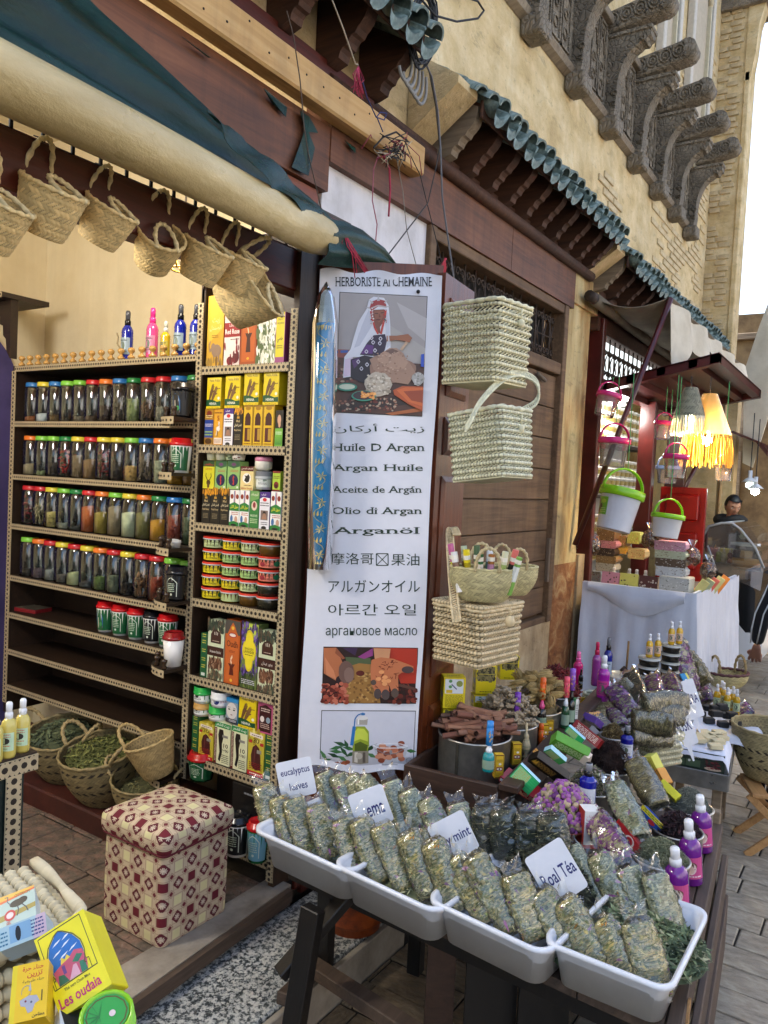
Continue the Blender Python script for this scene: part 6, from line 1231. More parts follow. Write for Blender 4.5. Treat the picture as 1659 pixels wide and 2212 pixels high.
inc=[('#c86a96','#cfd02c','pink and lime'),('#b9c7a8','#8a5a34','green brown'),('#4f6a4a','#c7b08a','dark green'),('#dfe3e6','#3a6a5c','round white and teal'),('#1c2a24','#8aa02a','black and lime'),('#e0746a','#2a2a2a','coral Tarot'),('#e6e2da','#7c5a44','white photo'),('#e8d21e','#b09a10','bright yellow'),('#2c6a3a','#e8dfd0','hexagonal green'),('#a4682c','#b884a4','hexagonal bronze'),('#d8d8b4','#9cb060','cream'),('#7fae4e','#e6e8e0','tall green topped')]
rr=random.Random(14)
for k,(c1,c2,w)in enumerate(inc):
 u=(k%6)/5-.5;row=k//6;bx=bkc@Vector((u*.17,(-.03 if row else .035)+rr.uniform(-.01,.01),.03))
 mm_=TM(bx,(rr.uniform(-.12,.2)*1,u*.45,R(-65)+rr.uniform(-.4,.4)))
 m=MB();n=6;m.lathe([(.012,0),(.012,.15+rr.uniform(-.015,.02))],n,c1,smooth=False,a0=PI/6);o=m.build('incense_box',card);o.matrix_world=mm_
 tag(o,f"{w} hexagonal incense stick box standing in the oval palm basket".replace('hexagonal hexagonal','hexagonal'),'incense box','incense boxes in the palm basket')
 m=MB();m.lathe([(.0124,.05),(.0124,.105)],n,c2,smooth=False,a0=PI/6,cap=False);m.lathe([(.0126,.115),(.0126,.13)],n,'#efe9d8',smooth=False,a0=PI/6,cap=False);m.build('label_band',card,o)
# THE HERB STALL
DZ=.36
def depth(p):c=RW.transposed()@(Vector(p)-Vector((0,0,HC)));return c.z
def top_h(base,px):return max(.02,oD(px,depth(base)).z-base[2])
sd_=Vector((math.cos(R(6)),math.sin(R(6)),0));sl_=Vector((-sd_.y,sd_.x,0));SO=oZ((1461,2137),DZ)-sd_*.14
def SP(a,b,z):return SO+sd_*a+sl_*b+Vector((0,0,z-SO.z))
SM=Matrix((sd_,sl_,Vector((0,0,1)))).transposed().to_4x4();SM.translation=(SO.x,SO.y,0)
stall=thing('market_stall','dark wooden trestle stall crowded with herbs, tins and sprays','stall',SM)
def sb(n,m,*b,bv=.004):return MB().bev(*b,b=bv).build(n,m,stall)
_a,_b=SM.inverted()@oZ((1455,2155),DZ+.12),SM.inverted()@oZ((560,1775),DZ+.12);kS=(_b.x-_a.x)/(_b.y-_a.y);aS=_a.x-kS*_a.y
def shb(n,m,a0,a1,b0,b1,z0,z1):MB().prism([(a0+kS*b0,b0,z0),(a1+kS*b0*(a0<.3),b0,z0),(a1+kS*b1*(a0<.3),b1,z0),(a0+kS*b1,b1,z0)],(0,0,z1-z0)).build(n,m,stall)
for k in range(6):shb('deck_board',sidewood,aS+.07,1.25,.01+k*.21,.215+k*.21,DZ-.03,DZ-.002)
shb('front_beam',blackwood,aS+.10,aS+.145,.0,_b.y-.06,DZ-.09,DZ-.032)
sb('side_plank',sidewood,.0,1.28,-.03,.008,DZ-.11,DZ-.004);sb('side_plank',sidewood,.02,1.30,-.055,-.032,DZ-.27,DZ-.125);sb('side_plank',sidewood,.02,1.32,-.065,-.042,DZ-.50,DZ-.285)
m=MB();m.prism([(.0,-.028,DZ-.2),(.11,-.03,DZ-.0),(.14,-.03,DZ-.01),(.02,-.028,DZ-.42),(-.02,-.028,DZ-.40)],(0,-.006,0));m.build('split_wood',palewood,stall)
sb('rear_post',greywood,1.27,1.31,-.02,.02,-.21,DZ+.04)
def plank(Mb,a,b,w,t,up=(0,0,1)):
 a,b=Vector(a),Vector(b);z=(b-a).normalized();x=Vector(up).cross(z);x=x.normalized()if x.length>.01 else Vector((1,0,0));y=z.cross(x);M=Matrix((x,y,z)).transposed().to_4x4();M.translation=a
 return Mb.bev(-w/2,w/2,-t/2,t/2,0,(b-a).length,b=.003,M=SM.inverted()@M)
L0=oZ((628,2260),GZ);L0t=oD((650,1885),depth(L0)-.0);L0t.z=DZ-.035
pl=plank(MB(),L0,Vector((L0.x+.05,L0.y-.02,DZ-.03)),.065,.04,(1,0,0));pl.build('leg',blackwood,stall)
L1=oZ((700,2085),GZ);plank(MB(),L1,Vector((L1.x-.03,L1.y-.02,DZ-.03)),.055,.04,(1,0,0)).build('leg',blackwood,stall)
plank(MB(),oD((604,2105),2.30),oD((795,1885),2.42),.055,.03).build('brace',blackwood,stall)
plank(MB(),oD((672,2085),2.55),oD((900,2235),2.15),.055,.04).build('stretcher',sidewood,stall)
plank(MB(),oD((612,2160),2.40),oD((700,2075),2.66),.05,.04).build('stretcher',sidewood,stall)
for(x0,x1,D_)in((922,984,2.35),(1008,1120,2.28),(1125,1235,2.22)):
 a,b_=oD((x0,2100),D_),oD((x1,2100),D_);q=(b_-a).normalized();n_=Vector((-q.y,q.x,0)).normalized()
 m=MB(SM.inverted());m.prism([Vector((a.x,a.y,-.2)),Vector((b_.x,b_.y,-.2)),Vector((b_.x,b_.y,.30)),Vector((a.x,a.y,.30))],n_*.02);m.build('front_slat',cratewood if x0<1000 else blackwood,stall)
for(a,b_)in((.5,1.25),):sb('leg',blackwood,1.2,1.25,1.1,1.15,-.2,DZ-.03)
sb('leg',blackwood,.03,.08,.02,.07,-.21,DZ-.03)
# white plastic trays
def tray_mesh():
 m=MB();W,D,H=.385,.40,.12
 o_=rrect(D,W,.045,5);i_=rrect(D-.012,W-.012,.04,5);b_=rrect(D-.07,W-.06,.04,5);l_=rrect(D+.022,W+.022,.05,5);n=len(o_)
 rings=[[(x,y,.006)for x,y in rrect(D-.08,W-.07,.035,5)],[(x,y,0)for x,y in b_],[(x,y,H*.9)for x,y in rrect(D-.02,W-.02,.045,5)],[(x,y,H*.9)for x,y in l_],[(x,y,H)for x,y in l_],[(x,y,H)for x,y in o_],[(x,y,H*.93)for x,y in i_],[(x,y,.008)for x,y in rrect(D-.08,W-.07,.035,5)]]
 vs=[];fs=[]
 for r_ in rings:
  for(x,y,z)in r_:vs.append((x,y,z-(.008 if z>H*.8 and abs(y)<.09 else 0)))
 for k in range(len(rings)-1):
  for i in range(n):fs.append((k*n+i,k*n+(i+1)%n,(k+1)*n+(i+1)%n,(k+1)*n+i))
 fs.append(tuple(range(n))[::-1]);fs.append(tuple((len(rings)-1)*n+i for i in range(n)))
 m.add(vs,fs,'#dfe3ea',True);return m.mesh('tray',trayM)
trayM=attr_mat('translucent white tray plastic',.3,var=.06,bst=.1,sss=.25,bscale=8)
tm_=tray_mesh();TR=[]
for k,(fl,fr,w)in enumerate((((560,1775),(745,1895),'farthest from the lane by the banner'),((733,1850),(935,1985),'second from the banner'),((935,1925),(1172,2080),'holding the dry mint'),((1172,2022),(1455,2155),'at the outer stall corner'))):
 a,b_=oZ(fl,DZ+.12),oZ(fr,DZ+.12);yv=(a-b_).normalized();xv=(Vector((yv.y,-yv.x,0))+sd_).normalized();yv=Vector((-xv.y,xv.x,0));c=(a+b_)/2+xv*.2
 M=Matrix((xv,yv,Vector((0,0,1)))).transposed().to_4x4();M.translation=(c.x,c.y,DZ-.0+.002*k)
 o=link('plastic_tray',tm_,None,M@Matrix.Diagonal((1,(a-b_).length/.425,1,1)));tag(o,f"white plastic tray of herb bags, {w}",'tray','white trays along the stall front');TR.append(M)
# clear bags of dried herbs
def bag_meshes(cols,seed,L=.21,W=.042,T=.022,fl=800,fs=.0075,kind='leaf',petals=None,round_=0):
 rr=random.Random(seed)
 def sh(v,k=1.0):
  e=min(1,v/.10)if v<.5 else min(1,(1-v)/.14)
  t=T*k*max(.04,math.sin(min(1,max(0,e))*PI/2)**.7)*(1-.18*math.sin(v*5+seed));w=W*k*(.84+.16*math.sin(PI*v))*(1 if v<.9 else 1.0-.25*(v-.9)/.1)
  return w,t
 def srf(u,v,k=1.0,z0=0,z1=1):
  vv=z0+(z1-z0)*v;w,t=sh(vv,k);a=2*PI*u;n_=noise.noise(Vector((math.cos(a)*1.4+seed,math.sin(a)*1.4,vv*7)))
  ca,sa=math.cos(a),math.sin(a);p=2/2.6
  return Vector((w*math.copysign(abs(ca)**p,ca)*(1+.05*n_),t*math.copysign(abs(sa)**.9,sa)*(1+.22*n_)+.004*math.sin(vv*3+seed),L*vv))
 body=MB();body.grid(lambda u,v:srf(u,v,.92,.03,.93),40,60,cf=lambda u,v:vary(rr.choice(cols),.35,rr))
 body.v=list(body.v)
 for k in range(fl):
  u,v=rr.random(),rr.uniform(.02,.98);p=srf(u,v,.93,.03,.93);q=srf(u+.02,v,.93,.03,.93);r_=srf(u,v+.02,.93,.03,.93)
  t1=(q-p).normalized();t2=(r_-p).normalized();n_=t1.cross(t2).normalized();an=rr.uniform(0,PI);s=fs*rr.uniform(.5,1.4)
  e1=(t1*math.cos(an)+t2*math.sin(an)+n_*rr.uniform(-.25,.25)).normalized()*s;e2=n_.cross(e1).normalized()*s*(rr.uniform(.12,.5)if kind=='leaf' else .8)
  p=p+n_*rr.uniform(-.001,.0012);c=rr.choice(cols)
  if kind=='leaf' and rr.random()<.12:e1*=2;e2*=.5;c='#d6cd98'
  if petals and rr.random()<.035:c=rr.choice(petals);e1*=1.2;e2*=2
  body.add([p-e1,p-e2,p+e1,p+e2],[(0,1,2,3)],vary(c,.3,rr))
 film=MB();film.grid(lambda u,v:srf(u,v,1.0)+Vector((.0022*math.sin(v*47+u*19+seed),.0016*math.sin(u*53+v*31),0)),30,26,'#ffffff')
 w,t=sh(1.0)
 film.grid(lambda u,v:Vector(((u-.5)*2*(w*(1.02+.25*v)),.008*math.sin(u*13+v*5+seed)*v,L+.034*v*(.7+.6*abs(2*u-1)))),10,4,'#ffffff')
 film.grid(lambda u,v:Vector(((u-.5)*2*(w*(1.0+.1*v)),.003*math.sin(u*11)*v,-.012*v)),8,2,'#ffffff')
 return body.mesh('herbs',herb),film.mesh('film',bagm)
TEA=['#a8a26c','#bfb681','#d6cda0','#80864f','#8f9a60','#cdb972','#ddcc92','#6a7040'];PET=['#a8709a','#c79ab4','#8a4a86','#c98a2c']
VERB=['#8f986f','#adb38c','#c2c6a6','#757f58','#9ea27e','#cfcb9e']
MINT=['#2f3a2c','#414c3a','#28302a','#525c48','#394236']
ROSE=['#8a4a8c','#a05c9c','#6e3a74','#b8b088','#a09a70','#7c3f78','#c9bc9a']
SEED=['#6e6644','#8c8258','#a89a68','#4f4a30','#7b7450']
bags={'t':[bag_meshes(TEA,s,petals=PET)for s in(1,2,3,12,13)],'v':[bag_meshes(VERB,s,petals=PET)for s in(4,5,14)],'m':[bag_meshes(MINT,s,L=.24,W=.044)for s in(6,7)],'r':[bag_meshes(ROSE,s,fs=.011,fl=360,kind='bud',L=.25)for s in(8,9)],'s':[bag_meshes(SEED,s,fs=.004,fl=800,L=.24,W=.044,T=.028)for s in(10,11)]}
rb_=random.Random(5);nb=0
def bag(kind,P0,P1,label,width=1.0,roll=None,group=None,cat='bag'):
 global nb
 a,b=Vector(P0),Vector(P1);L=(b-a).length;me=bags[kind][nb%len(bags[kind])];nb+=1
 L0_={'t':.21,'v':.21,'m':.24,'r':.25,'s':.24}[kind]
 view=(Vector((0,0,HC))-a).normalized();z=(b-a).normalized();y=(view-z*view.dot(z)).normalized();x=y.cross(z)
 M=Matrix((x,y,z)).transposed().to_4x4()@Matrix.Rotation(roll if roll is not None else rb_.uniform(-.35,.35),4,'Z');M.translation=a
 o=thing('herb_bag',label,cat,M@Matrix.Diagonal((width,width,L/L0_,1)),group)
 link('herbs',me[0],o);link('film',me[1],o);return o
ORD=['first','second','third','fourth','fifth','sixth']
def row(kind,Zf,X0,dx,lst,where,width=1.0,grp='clear bags of herbs in the trays'):
 for k,(b,t)in enumerate(lst):
  p0_,p1_=oX(Zf(*b),X0),oX(Zf(*t),X0+dx);bag(kind,p0_+(p0_-p1_)*.2,p1_,f"clear bag of {dict(t='mixed herbal tea', v='pale verbena leaves', m='dark dried mint', r='purple rosebuds', s='brown seeds')[kind]}, {ORD[k]} {where}",width,group=grp)
row('t',ZF,1.90,.03,[((215,520),(135,215)),((330,580),(235,290)),((425,620),(335,300)),((575,660),(480,350))],'in front of the eucalyptus sign',1.0)
row('v',ZF,2.12,.04,[((640,430),(525,140)),((740,400),(620,150)),((820,370),(700,180)),((900,360),(780,190))],'behind the eucalyptus sign',.95)
row('t',ZF,1.87,.03,[((755,760),(650,440)),((910,800),(760,440)),((1060,850),(900,470)),((1220,900),(1070,530))],'below the half hidden ema sign',1.02)
row('v',ZF,2.10,.04,[((1090,560),(960,185)),((1210,590),(1075,250)),((1310,560),(1200,310)),((1480,640),(1400,335))],'behind the ema sign',.95)
row('t',ZG,1.86,.03,[((205,500),(60,140)),((375,560),(180,235)),((505,610),(290,225)),((650,660),(530,325))],'under the dry mint sign',1.05)
row('m',ZE,2.14,.02,[((40,760),(25,455)),((170,790),(140,470)),((345,790),(325,500)),((500,800),(470,520))],'standing behind the loose mint',1.15)
row('t',ZG,1.88,.03,[((870,760),(665,430)),((1000,810),(800,480)),((1200,920),(1000,590)),((1340,980),(1230,590))],'in the outer tray front',1.08)
row('v',ZG,2.12,.05,[((1010,520),(840,170)),((1180,560),(985,215)),((1340,660),(1165,285)),((1450,710),(1320,320))],'at the rear of the outer tray',1.0)
# written cards
INK='#1f2a6e'
def sign(label,cx,cy,Zf,X0,w,h,rot,items,tilt=-.1):
 c=oX(Zf(cx,cy),X0);view=Vector((-.80,-.60,0)).normalized()
 u=Vector((0,0,1)).cross(view).normalized();n_=(view+Vector((0,0,.12))).normalized();v=n_.cross(u).normalized()
 cr,sr=math.cos(R(rot)),math.sin(R(rot));u,v=u*cr+v*sr,v*cr-u*sr
 M=Matrix((u,v,n_)).transposed().to_4x4();M.translation=c
 o=thing('price_card',label,'sign',M,'handwritten white cards')
 P=[(x,y,0)for x,y in rrect(w,h,.01,4)];MB().prism([(x,y,-.0008)for x,y in rrect(w,h,.01,4)],(0,0,.0016),'#e2e6ee').prism([(-.012,-h/2+.004,-.0006),(.012,-h/2+.004,-.0006),(.004,-h/2-.07,-.0006),(-.004,-h/2-.07,-.0006)],(0,0,.0012),'#e2e6ee').build('card',gloss,o)
 m=MB();art(m,lambda x,y,f:((x-.5)*w,(y-.5)*h,.0009+f),items,.0002);m.build('handwriting',vinyl,o);return o
sign('white card handwritten eucalyptus leaves in blue ink',358,190,ZF,2.0,.12,.125,14,[('t','eucalyptus',.1,.56,.92,.8,INK,'hand'),('t','leaves',.28,.2,.78,.4,INK,'hand')])
sign('white card with half hidden blue word ending ema',845,385,ZF,1.98,.115,.12,22,[('t','ema',.38,.28,.86,.55,INK,'hand')])
sign('white card handwritten dry mint behind tea bags',1385,575,ZF,1.96,.115,.12,28,[('t','dry mint',.08,.3,.95,.62,INK,'hand')])
sign('white card handwritten Roal Tea between tea bags',780,340,ZG,1.96,.115,.15,33,[('t','Roal Téa',.1,.34,.95,.6,INK,'hand')])
# loose heaps
def heap(name,label,c,r,cols,size,n,seed,h=.05,kind='leaf',oval=1):
 o=leafpile(name,r,0,n,cols,size,seed,h,None,oval,kind);o.location=c;tag(o,label,'herbs',kind='stuff');return o
heap('dried_leaves','grey green eucalyptus leaves loose in the first tray',TR[0].translation+Vector((.02,0,.06)),.13,['#6b7f72','#82958a','#566a5c'],.022,160,1,.05)
heap('dried_leaves','loose grey herb inside the second tray',TR[1].translation+Vector((.02,0,.06)),.16,VERB,.014,300,2,.05)
c=TR[2].translation+Vector((.12,-.02,.05));heap('dried_mint','heap of crumpled dark dry mint behind the tea bags',c,.17,['#353a2a','#474a36','#24261c','#5a5a42'],.014,1500,3,.15)
c=TR[3].translation+Vector((.05,-.02,.05));heap('dried_leaves','heap of curled sage green leaves in the outer tray',c,.17,['#5f7050','#76875f','#8c9a74','#4b5a40','#a9a884'],.016,1500,4,.06)
heap('dried_leaves','loose leaves under the bags of the outer tray rim',TR[3].translation+Vector((-.06,.08,.04)),.11,['#5f7050','#76875f','#8c9a74'],.016,300,5,.03)
# tin basins
TIN=['#8f8c82','#a5a298','#807c70']
def basin(label,c,r,h,z0,col=None,tilt=(0,0)):
 o=thing('tin_basin',label,'basin',TM((c.x,c.y,z0),(tilt[0],tilt[1],0)),'round tin basins on the stall')
 MB().lathe([(r*.98,0),(r,.004),(r,h-.006),(r+.004,h-.004),(r+.005,h),(r+.001,h+.003),(r-.004,h),(r-.005,h-.01),(r-.006,.01),(0,.01)],36,col or '#c4c1b8').build('wall',tinm,o)
 s=MB();s.box(-r-.0025,-r-.0005,-.006,.006,.004,h-.008,'#6e6a60');s.build('seam',tinm,o);return o
rim=DZ+.115
def bas(label,cpx,rpx,z0,h,k=1.0,col=None):
 c=oZ(cpx,z0+h);r=(c-oZ(rpx,z0+h)).length*k;basin(label,c,r,h,z0,col);return c,r
RB={}
RB['rosemary']=bas('tin basin of pale grey green rosemary needles',ZE(1225,830),ZE(1427,880),DZ,.11)
RB['hibiscus']=bas('tin basin of nearly black hibiscus behind the rosemary',ZE(1340,640),ZE(1518,680),DZ,.11)
RB['lavender']=bas('tin basin of grey lavender, rearmost by the lane',ZE(1420,480),ZE(1580,530),DZ,.11)
RB['tea']=bas('tin basin of dark crumbled tea touching the outer tray',ZE(1210,1080),ZE(1355,1120),DZ,.11)
RB['rose']=bas('tin basin heaped with purple rosebuds',ZE(545,560),ZE(765,610),DZ+.02,.12,1.1,col='#8c4a3c')
RB['chamomile']=bas('tin basin of grey green chamomile behind the rosebuds',ZE(740,350),ZE(905,375),DZ+.04,.12)
RB['anise']=bas('tin basin of dark star anise',ZE(870,210),ZE(1025,240),DZ+.06,.12)
RB['flowers']=bas('tin basin of small ochre dried flowers',ZD(430,900),ZD(520,930),DZ+.08,.1)
def hp_(key,name,label,cols,size,n,h,kind='needle',z=None):
 c,r=RB[key];heap(name,label,Vector((c.x,c.y,c.z-.012)),r-.006,cols,size,n,len(key)*7,h,kind)
hp_('rosemary','rosemary','heap of pale rosemary needles in its basin',['#8c9474','#a3a888','#757d60','#b8b89a','#62694e'],.010,2600,.06)
hp_('hibiscus','hibiscus','heap of blackish hibiscus petals in its basin',['#241519','#382026','#160d10','#4a2a2e','#2b1a22'],.013,1300,.06,'leaf')
hp_('lavender','lavender','heap of grey lavender in its basin',['#7f8478','#969a8c','#6a6e66','#a7a898','#5a5f58'],.009,2400,.07)
hp_('tea','crumbled_tea','heap of dark crumbled leaves in its basin',['#3c4038','#565a4e','#2a2d28','#6c7060'],.008,1000,.03,'leaf')
hp_('chamomile','chamomile','heap of grey green chamomile with buds in its basin',['#6c6e54','#86886a','#a09c7c','#55583f','#8a8464','#b9a4a6'],.011,1700,.08,'leaf')
hp_('flowers','dried_flowers','heap of ochre dried flowers in its basin',['#7a6238','#97804e','#5c4828','#a89260'],.008,800,.06,'leaf')
def cluster(name,label,c,r,h,n,proto,s0,s1,seed,cat='herbs',group=None,solo=False,flat=0):
 """many small modelled pieces joined into one heap"""
 rr=random.Random(seed);m=MB()
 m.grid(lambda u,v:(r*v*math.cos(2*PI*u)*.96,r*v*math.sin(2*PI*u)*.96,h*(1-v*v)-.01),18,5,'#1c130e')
 for k in range(n):
  a=rr.uniform(0,2*PI);d=r*math.sqrt(rr.random())*.97;p=Vector((d*math.cos(a),d*math.sin(a),h*(1-(d/r)**2)+rr.uniform(-.002,.008)))
  s=rr.uniform(s0,s1);E_=Euler((rr.uniform(-1.2,1.2)*(1-flat),rr.uniform(-1.2,1.2)*(1-flat),rr.uniform(0,6.28))).to_matrix().to_4x4()
  P=rr.choice(proto);M=Matrix.Translation(p)@E_@Matrix.Diagonal((s,s,s,1));k_=rr.uniform(.75,1.2)
  m.add(P.v,P.f,[tuple(min(1,q*k_)for q in cc)for cc in P.c],P.sm[0]if P.sm else False,M)
 o=m.build(name,herb);o.location=c;tag(o,label,cat,kind='stuff');return o
def bud(col,gr):
 m=MB();m.lathe([(.05,-.9),(.08,-.5),(.38,-.3),(.52,.05),(.46,.42),(.2,.66),(0,.62)],7,[gr,gr,gr,col,col,col,col]);return m
ros_p=[bud('#8c4a94','#9a9468'),bud('#a868a8','#aaa278'),bud('#6e3478','#8a8660'),bud('#9a5aa0','#8f8a62'),bud('#b9a488','#a49c70')]
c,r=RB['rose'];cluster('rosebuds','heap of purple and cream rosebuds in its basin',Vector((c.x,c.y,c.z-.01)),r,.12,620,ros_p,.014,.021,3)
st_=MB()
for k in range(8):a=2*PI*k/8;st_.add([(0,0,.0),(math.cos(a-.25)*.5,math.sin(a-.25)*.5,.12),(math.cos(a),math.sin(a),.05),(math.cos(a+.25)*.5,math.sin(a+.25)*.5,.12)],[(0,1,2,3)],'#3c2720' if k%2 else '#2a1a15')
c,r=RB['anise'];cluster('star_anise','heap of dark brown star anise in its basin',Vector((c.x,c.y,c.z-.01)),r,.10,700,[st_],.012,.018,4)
# long crate at the back with four basins
KZ=.47
ca,cb_=oZ((893,1640),KZ+.115),oZ((1075,1700),KZ+.115)
kv=sl_.copy();ku=sd_.copy();KM=Matrix((ku,kv,Vector((0,0,1)))).transposed().to_4x4();KM.translation=(cb_.x,cb_.y,0);KW=(ca-cb_).length
kr=thing('long_crate','long dark wooden crate holding the four spice basins','crate',KM)
MB().bev(0,.022,0,KW,KZ-.06,KZ+.115,b=.003).build('front_board',cratewood,kr)
MB().bev(.024,1.6,-.0,.02,KZ-.06,KZ+.10,b=.003).build('side_board',cratewood,kr);MB().bev(.024,1.6,KW-.02,KW,KZ-.06,KZ+.115,b=.003).build('side_board',cratewood,kr)
MB().bev(-.0,1.6,-.07,-.002,KZ+.105,KZ+.128,b=.003).build('ledge_board',cratewood,kr);MB().box(.024,1.6,.022,KW-.022,KZ-.05,KZ-.002).build('crate_floor',cratewood,kr)
for(a,b_)in((.05,.03),(.05,KW-.08),(1.45,.03)):MB().bev(a,a+.05,b_,b_+.05,DZ-.03 if b_<.1 else-.2,KZ-.052,b=.003).build('leg',blackwood,kr)
ks=MB();[ks.lathe([(.005,0),(.005,.002)],8,'#8a8278',M=TM((-.001,y,z),(0,-PI/2,0)))for y,z in((.03,KZ+.03),(.03,KZ-.03),(KW-.03,KZ+.07),(KW-.03,KZ+.02),(.12,KZ-.02))];stuff(ks.build('screws',matte,kr))
BH=.19
def kbas(label,cpx,rpx,k=1.0):return bas(label,cpx,rpx,KZ,BH,k)
KB={}
kc=[('cinnamon','tin basin of cinnamon sticks nearest the camera',ZC(560,800),ZC(852,815)),('ginger','tin basin of dried ginger behind the cinnamon',ZC(820,700),ZC(1062,705)),('heads','tin basin of straw coloured dried flower heads',ZC(1040,590),ZC(1258,595)),('chili','tin basin of dark red chillies, last of the row',ZC(1220,470),ZC(1410,480))]
for n_,lb,cp,rp in kc:KB[n_]=kbas(lb,cp,rp)
rr=random.Random(17)
def stick(L,r,col):
 m=MB();
 for s in(-1,1):
  m.grid(lambda u,v:((r*.55+r*.45*(1-u*.55))*math.cos(u*4.6)*s+s*r*.7*0,(r*.55+r*.45*(1-u*.55))*math.sin(u*4.6),(v-.5)*L),9,2,col)
  m.grid(lambda u,v:((r*.55+r*.45*(1-u*.55)-.0015)*math.cos(u*4.6)*s,(r*.55+r*.45*(1-u*.55)-.0015)*math.sin(u*4.6),(v-.5)*L),9,1,tuple(.6*q for q in hx(col)))
 return m.mesh('cinnamon_stick',herb)
sm_=[stick(.12,.012,'#7e5440'),stick(.13,.011,'#8f6650'),stick(.12,.013,'#74493a'),stick(.13,.010,'#9a7058')]
c,r=KB['cinnamon']
dk=heap('bark_crumbs','dark cinnamon crumbs beneath the sticks',Vector((c.x,c.y,c.z-.03)),r-.01,['#4a2a1c','#5c3624'],.012,200,9,.05)
for k in range(84):
 a=rr.uniform(0,2*PI);d=r*.78*math.sqrt(rr.random());z=c.z-.005+.085*(1-(d/(r*.9))**2)*rr.uniform(.6,1.1)
 o=link('cinnamon_stick',sm_[k%4]);o.matrix_world=TM((c.x+d*math.cos(a),c.y+d*math.sin(a),z),(R(90)+rr.uniform(-.3,.16),rr.uniform(-.2,.2),rr.choice((R(33),R(25),R(45),R(38),R(-35)))+rr.uniform(-.25,.25)))
 tag(o,'curled brown cinnamon stick lying in the nearest tin basin','cinnamon stick','cinnamon sticks in the nearest basin')
def knob_mesh(seed,col):
 r_=random.Random(seed);m=MB();P=[Vector((0,0,0))]
 for k in range(3):P.append(P[-1]+Vector((r_.uniform(.3,.7),r_.uniform(-.35,.35),r_.uniform(-.25,.25))))
 m.tube(dens(P,[1]*4,3)[0],[.12,.22,.3,.24,.32,.3,.2,.28,.2,.08],7,[vary(col,.14,r_)for _ in range(5)])
 m.tube([P[1],P[1]+Vector((.1,.45,.1)),P[1]+Vector((.15,.62,.12))],[.22,.2,.06],6,vary(col,.1,r_));return m
gm=[knob_mesh(s,'#a8977c')for s in(1,2,3,12,13)];gme=[g_.mesh('ginger_root',herb)for g_ in gm]
c,r=KB['ginger'];heap('ginger_dust','pale ginger crumbs beneath the roots',Vector((c.x,c.y,c.z-.02)),r-.008,['#8a7a60','#9c8c70'],.012,150,10,.09)
for k in range(150):
 a=rr.uniform(0,2*PI);d=r*.93*math.sqrt(rr.random());z=c.z+.0+.125*(1-(d/r)**2)+rr.uniform(-.012,.012);s=rr.uniform(.018,.028)
 o=link('ginger_root',gme[k%3]);o.matrix_world=TM((c.x+d*math.cos(a),c.y+d*math.sin(a),z),(rr.uniform(-.6,.6),rr.uniform(-.6,.6),rr.uniform(0,6.28)),s)
 tag(o,'knobbly pale dried ginger root heaped in the second tin basin','ginger root','dried ginger roots in the second basin')
def head_mesh(seed):
 r_=random.Random(seed);m=MB();m.lathe([(.02,-.35),(.05,0)],6,'#b59a60')
 for k in range(26):
  a=2*PI*k/26+r_.uniform(-.1,.1);q=r_.uniform(.8,1.15);b=r_.uniform(.16,.26);cc=vary('#c0a468',.22,r_)
  m.tube([(.03*math.cos(a),.03*math.sin(a),0),(b*math.cos(a),b*math.sin(a),.35),(b*.9*math.cos(a),b*.9*math.sin(a),.7),(b*.45*math.cos(a),b*.45*math.sin(a),q)],[.03,.03,.028,.012],4,cc,flat=.8)
 return m.mesh('flower_head',herb)
hm_=[head_mesh(1),head_mesh(2)];c,r=KB['heads'];heap('flower_chaff','straw chaff beneath the dried flower heads',Vector((c.x,c.y,c.z-.02)),r-.008,['#a08a58','#8a744a'],.012,150,11,.08)
for k in range(58):
 a=rr.uniform(0,2*PI);d=r*.88*math.sqrt(rr.random());z=c.z+.02+.12*(1-(d/r)**2);s=rr.uniform(.055,.075)
 o=link('flower_head',hm_[k%2]);o.matrix_world=TM((c.x+d*math.cos(a),c.y+d*math.sin(a),z),(R(90)+rr.uniform(-.5,.5),rr.uniform(-.4,.4),rr.uniform(0,6.28)),s)
 tag(o,'straw coloured umbrella shaped dried flower head in the third basin','flower head','dried flower heads in the third basin')
chm=MB();chm.tube([(-.5,0,0),(-.2,.1,.03),(.15,.08,0),(.5,-.1,.02)],[.03,.11,.1,.02],6,'#7a1a18');chm.tube([(-.5,0,0),(-.8,-.06,.05)],[.02,.012],4,'#9a8a4a')
ch2=MB();ch2.tube([(-.5,0,0),(-.1,-.12,.03),(.2,.0,0),(.5,.12,.02)],[.03,.10,.09,.02],6,'#5a1214')
c,r=KB['chili'];cluster('dried_chillies','heap of dark red dried chillies with stems in its basin',Vector((c.x,c.y,c.z-.01)),r,.12,420,[chm,ch2,ch2],.04,.06,6)
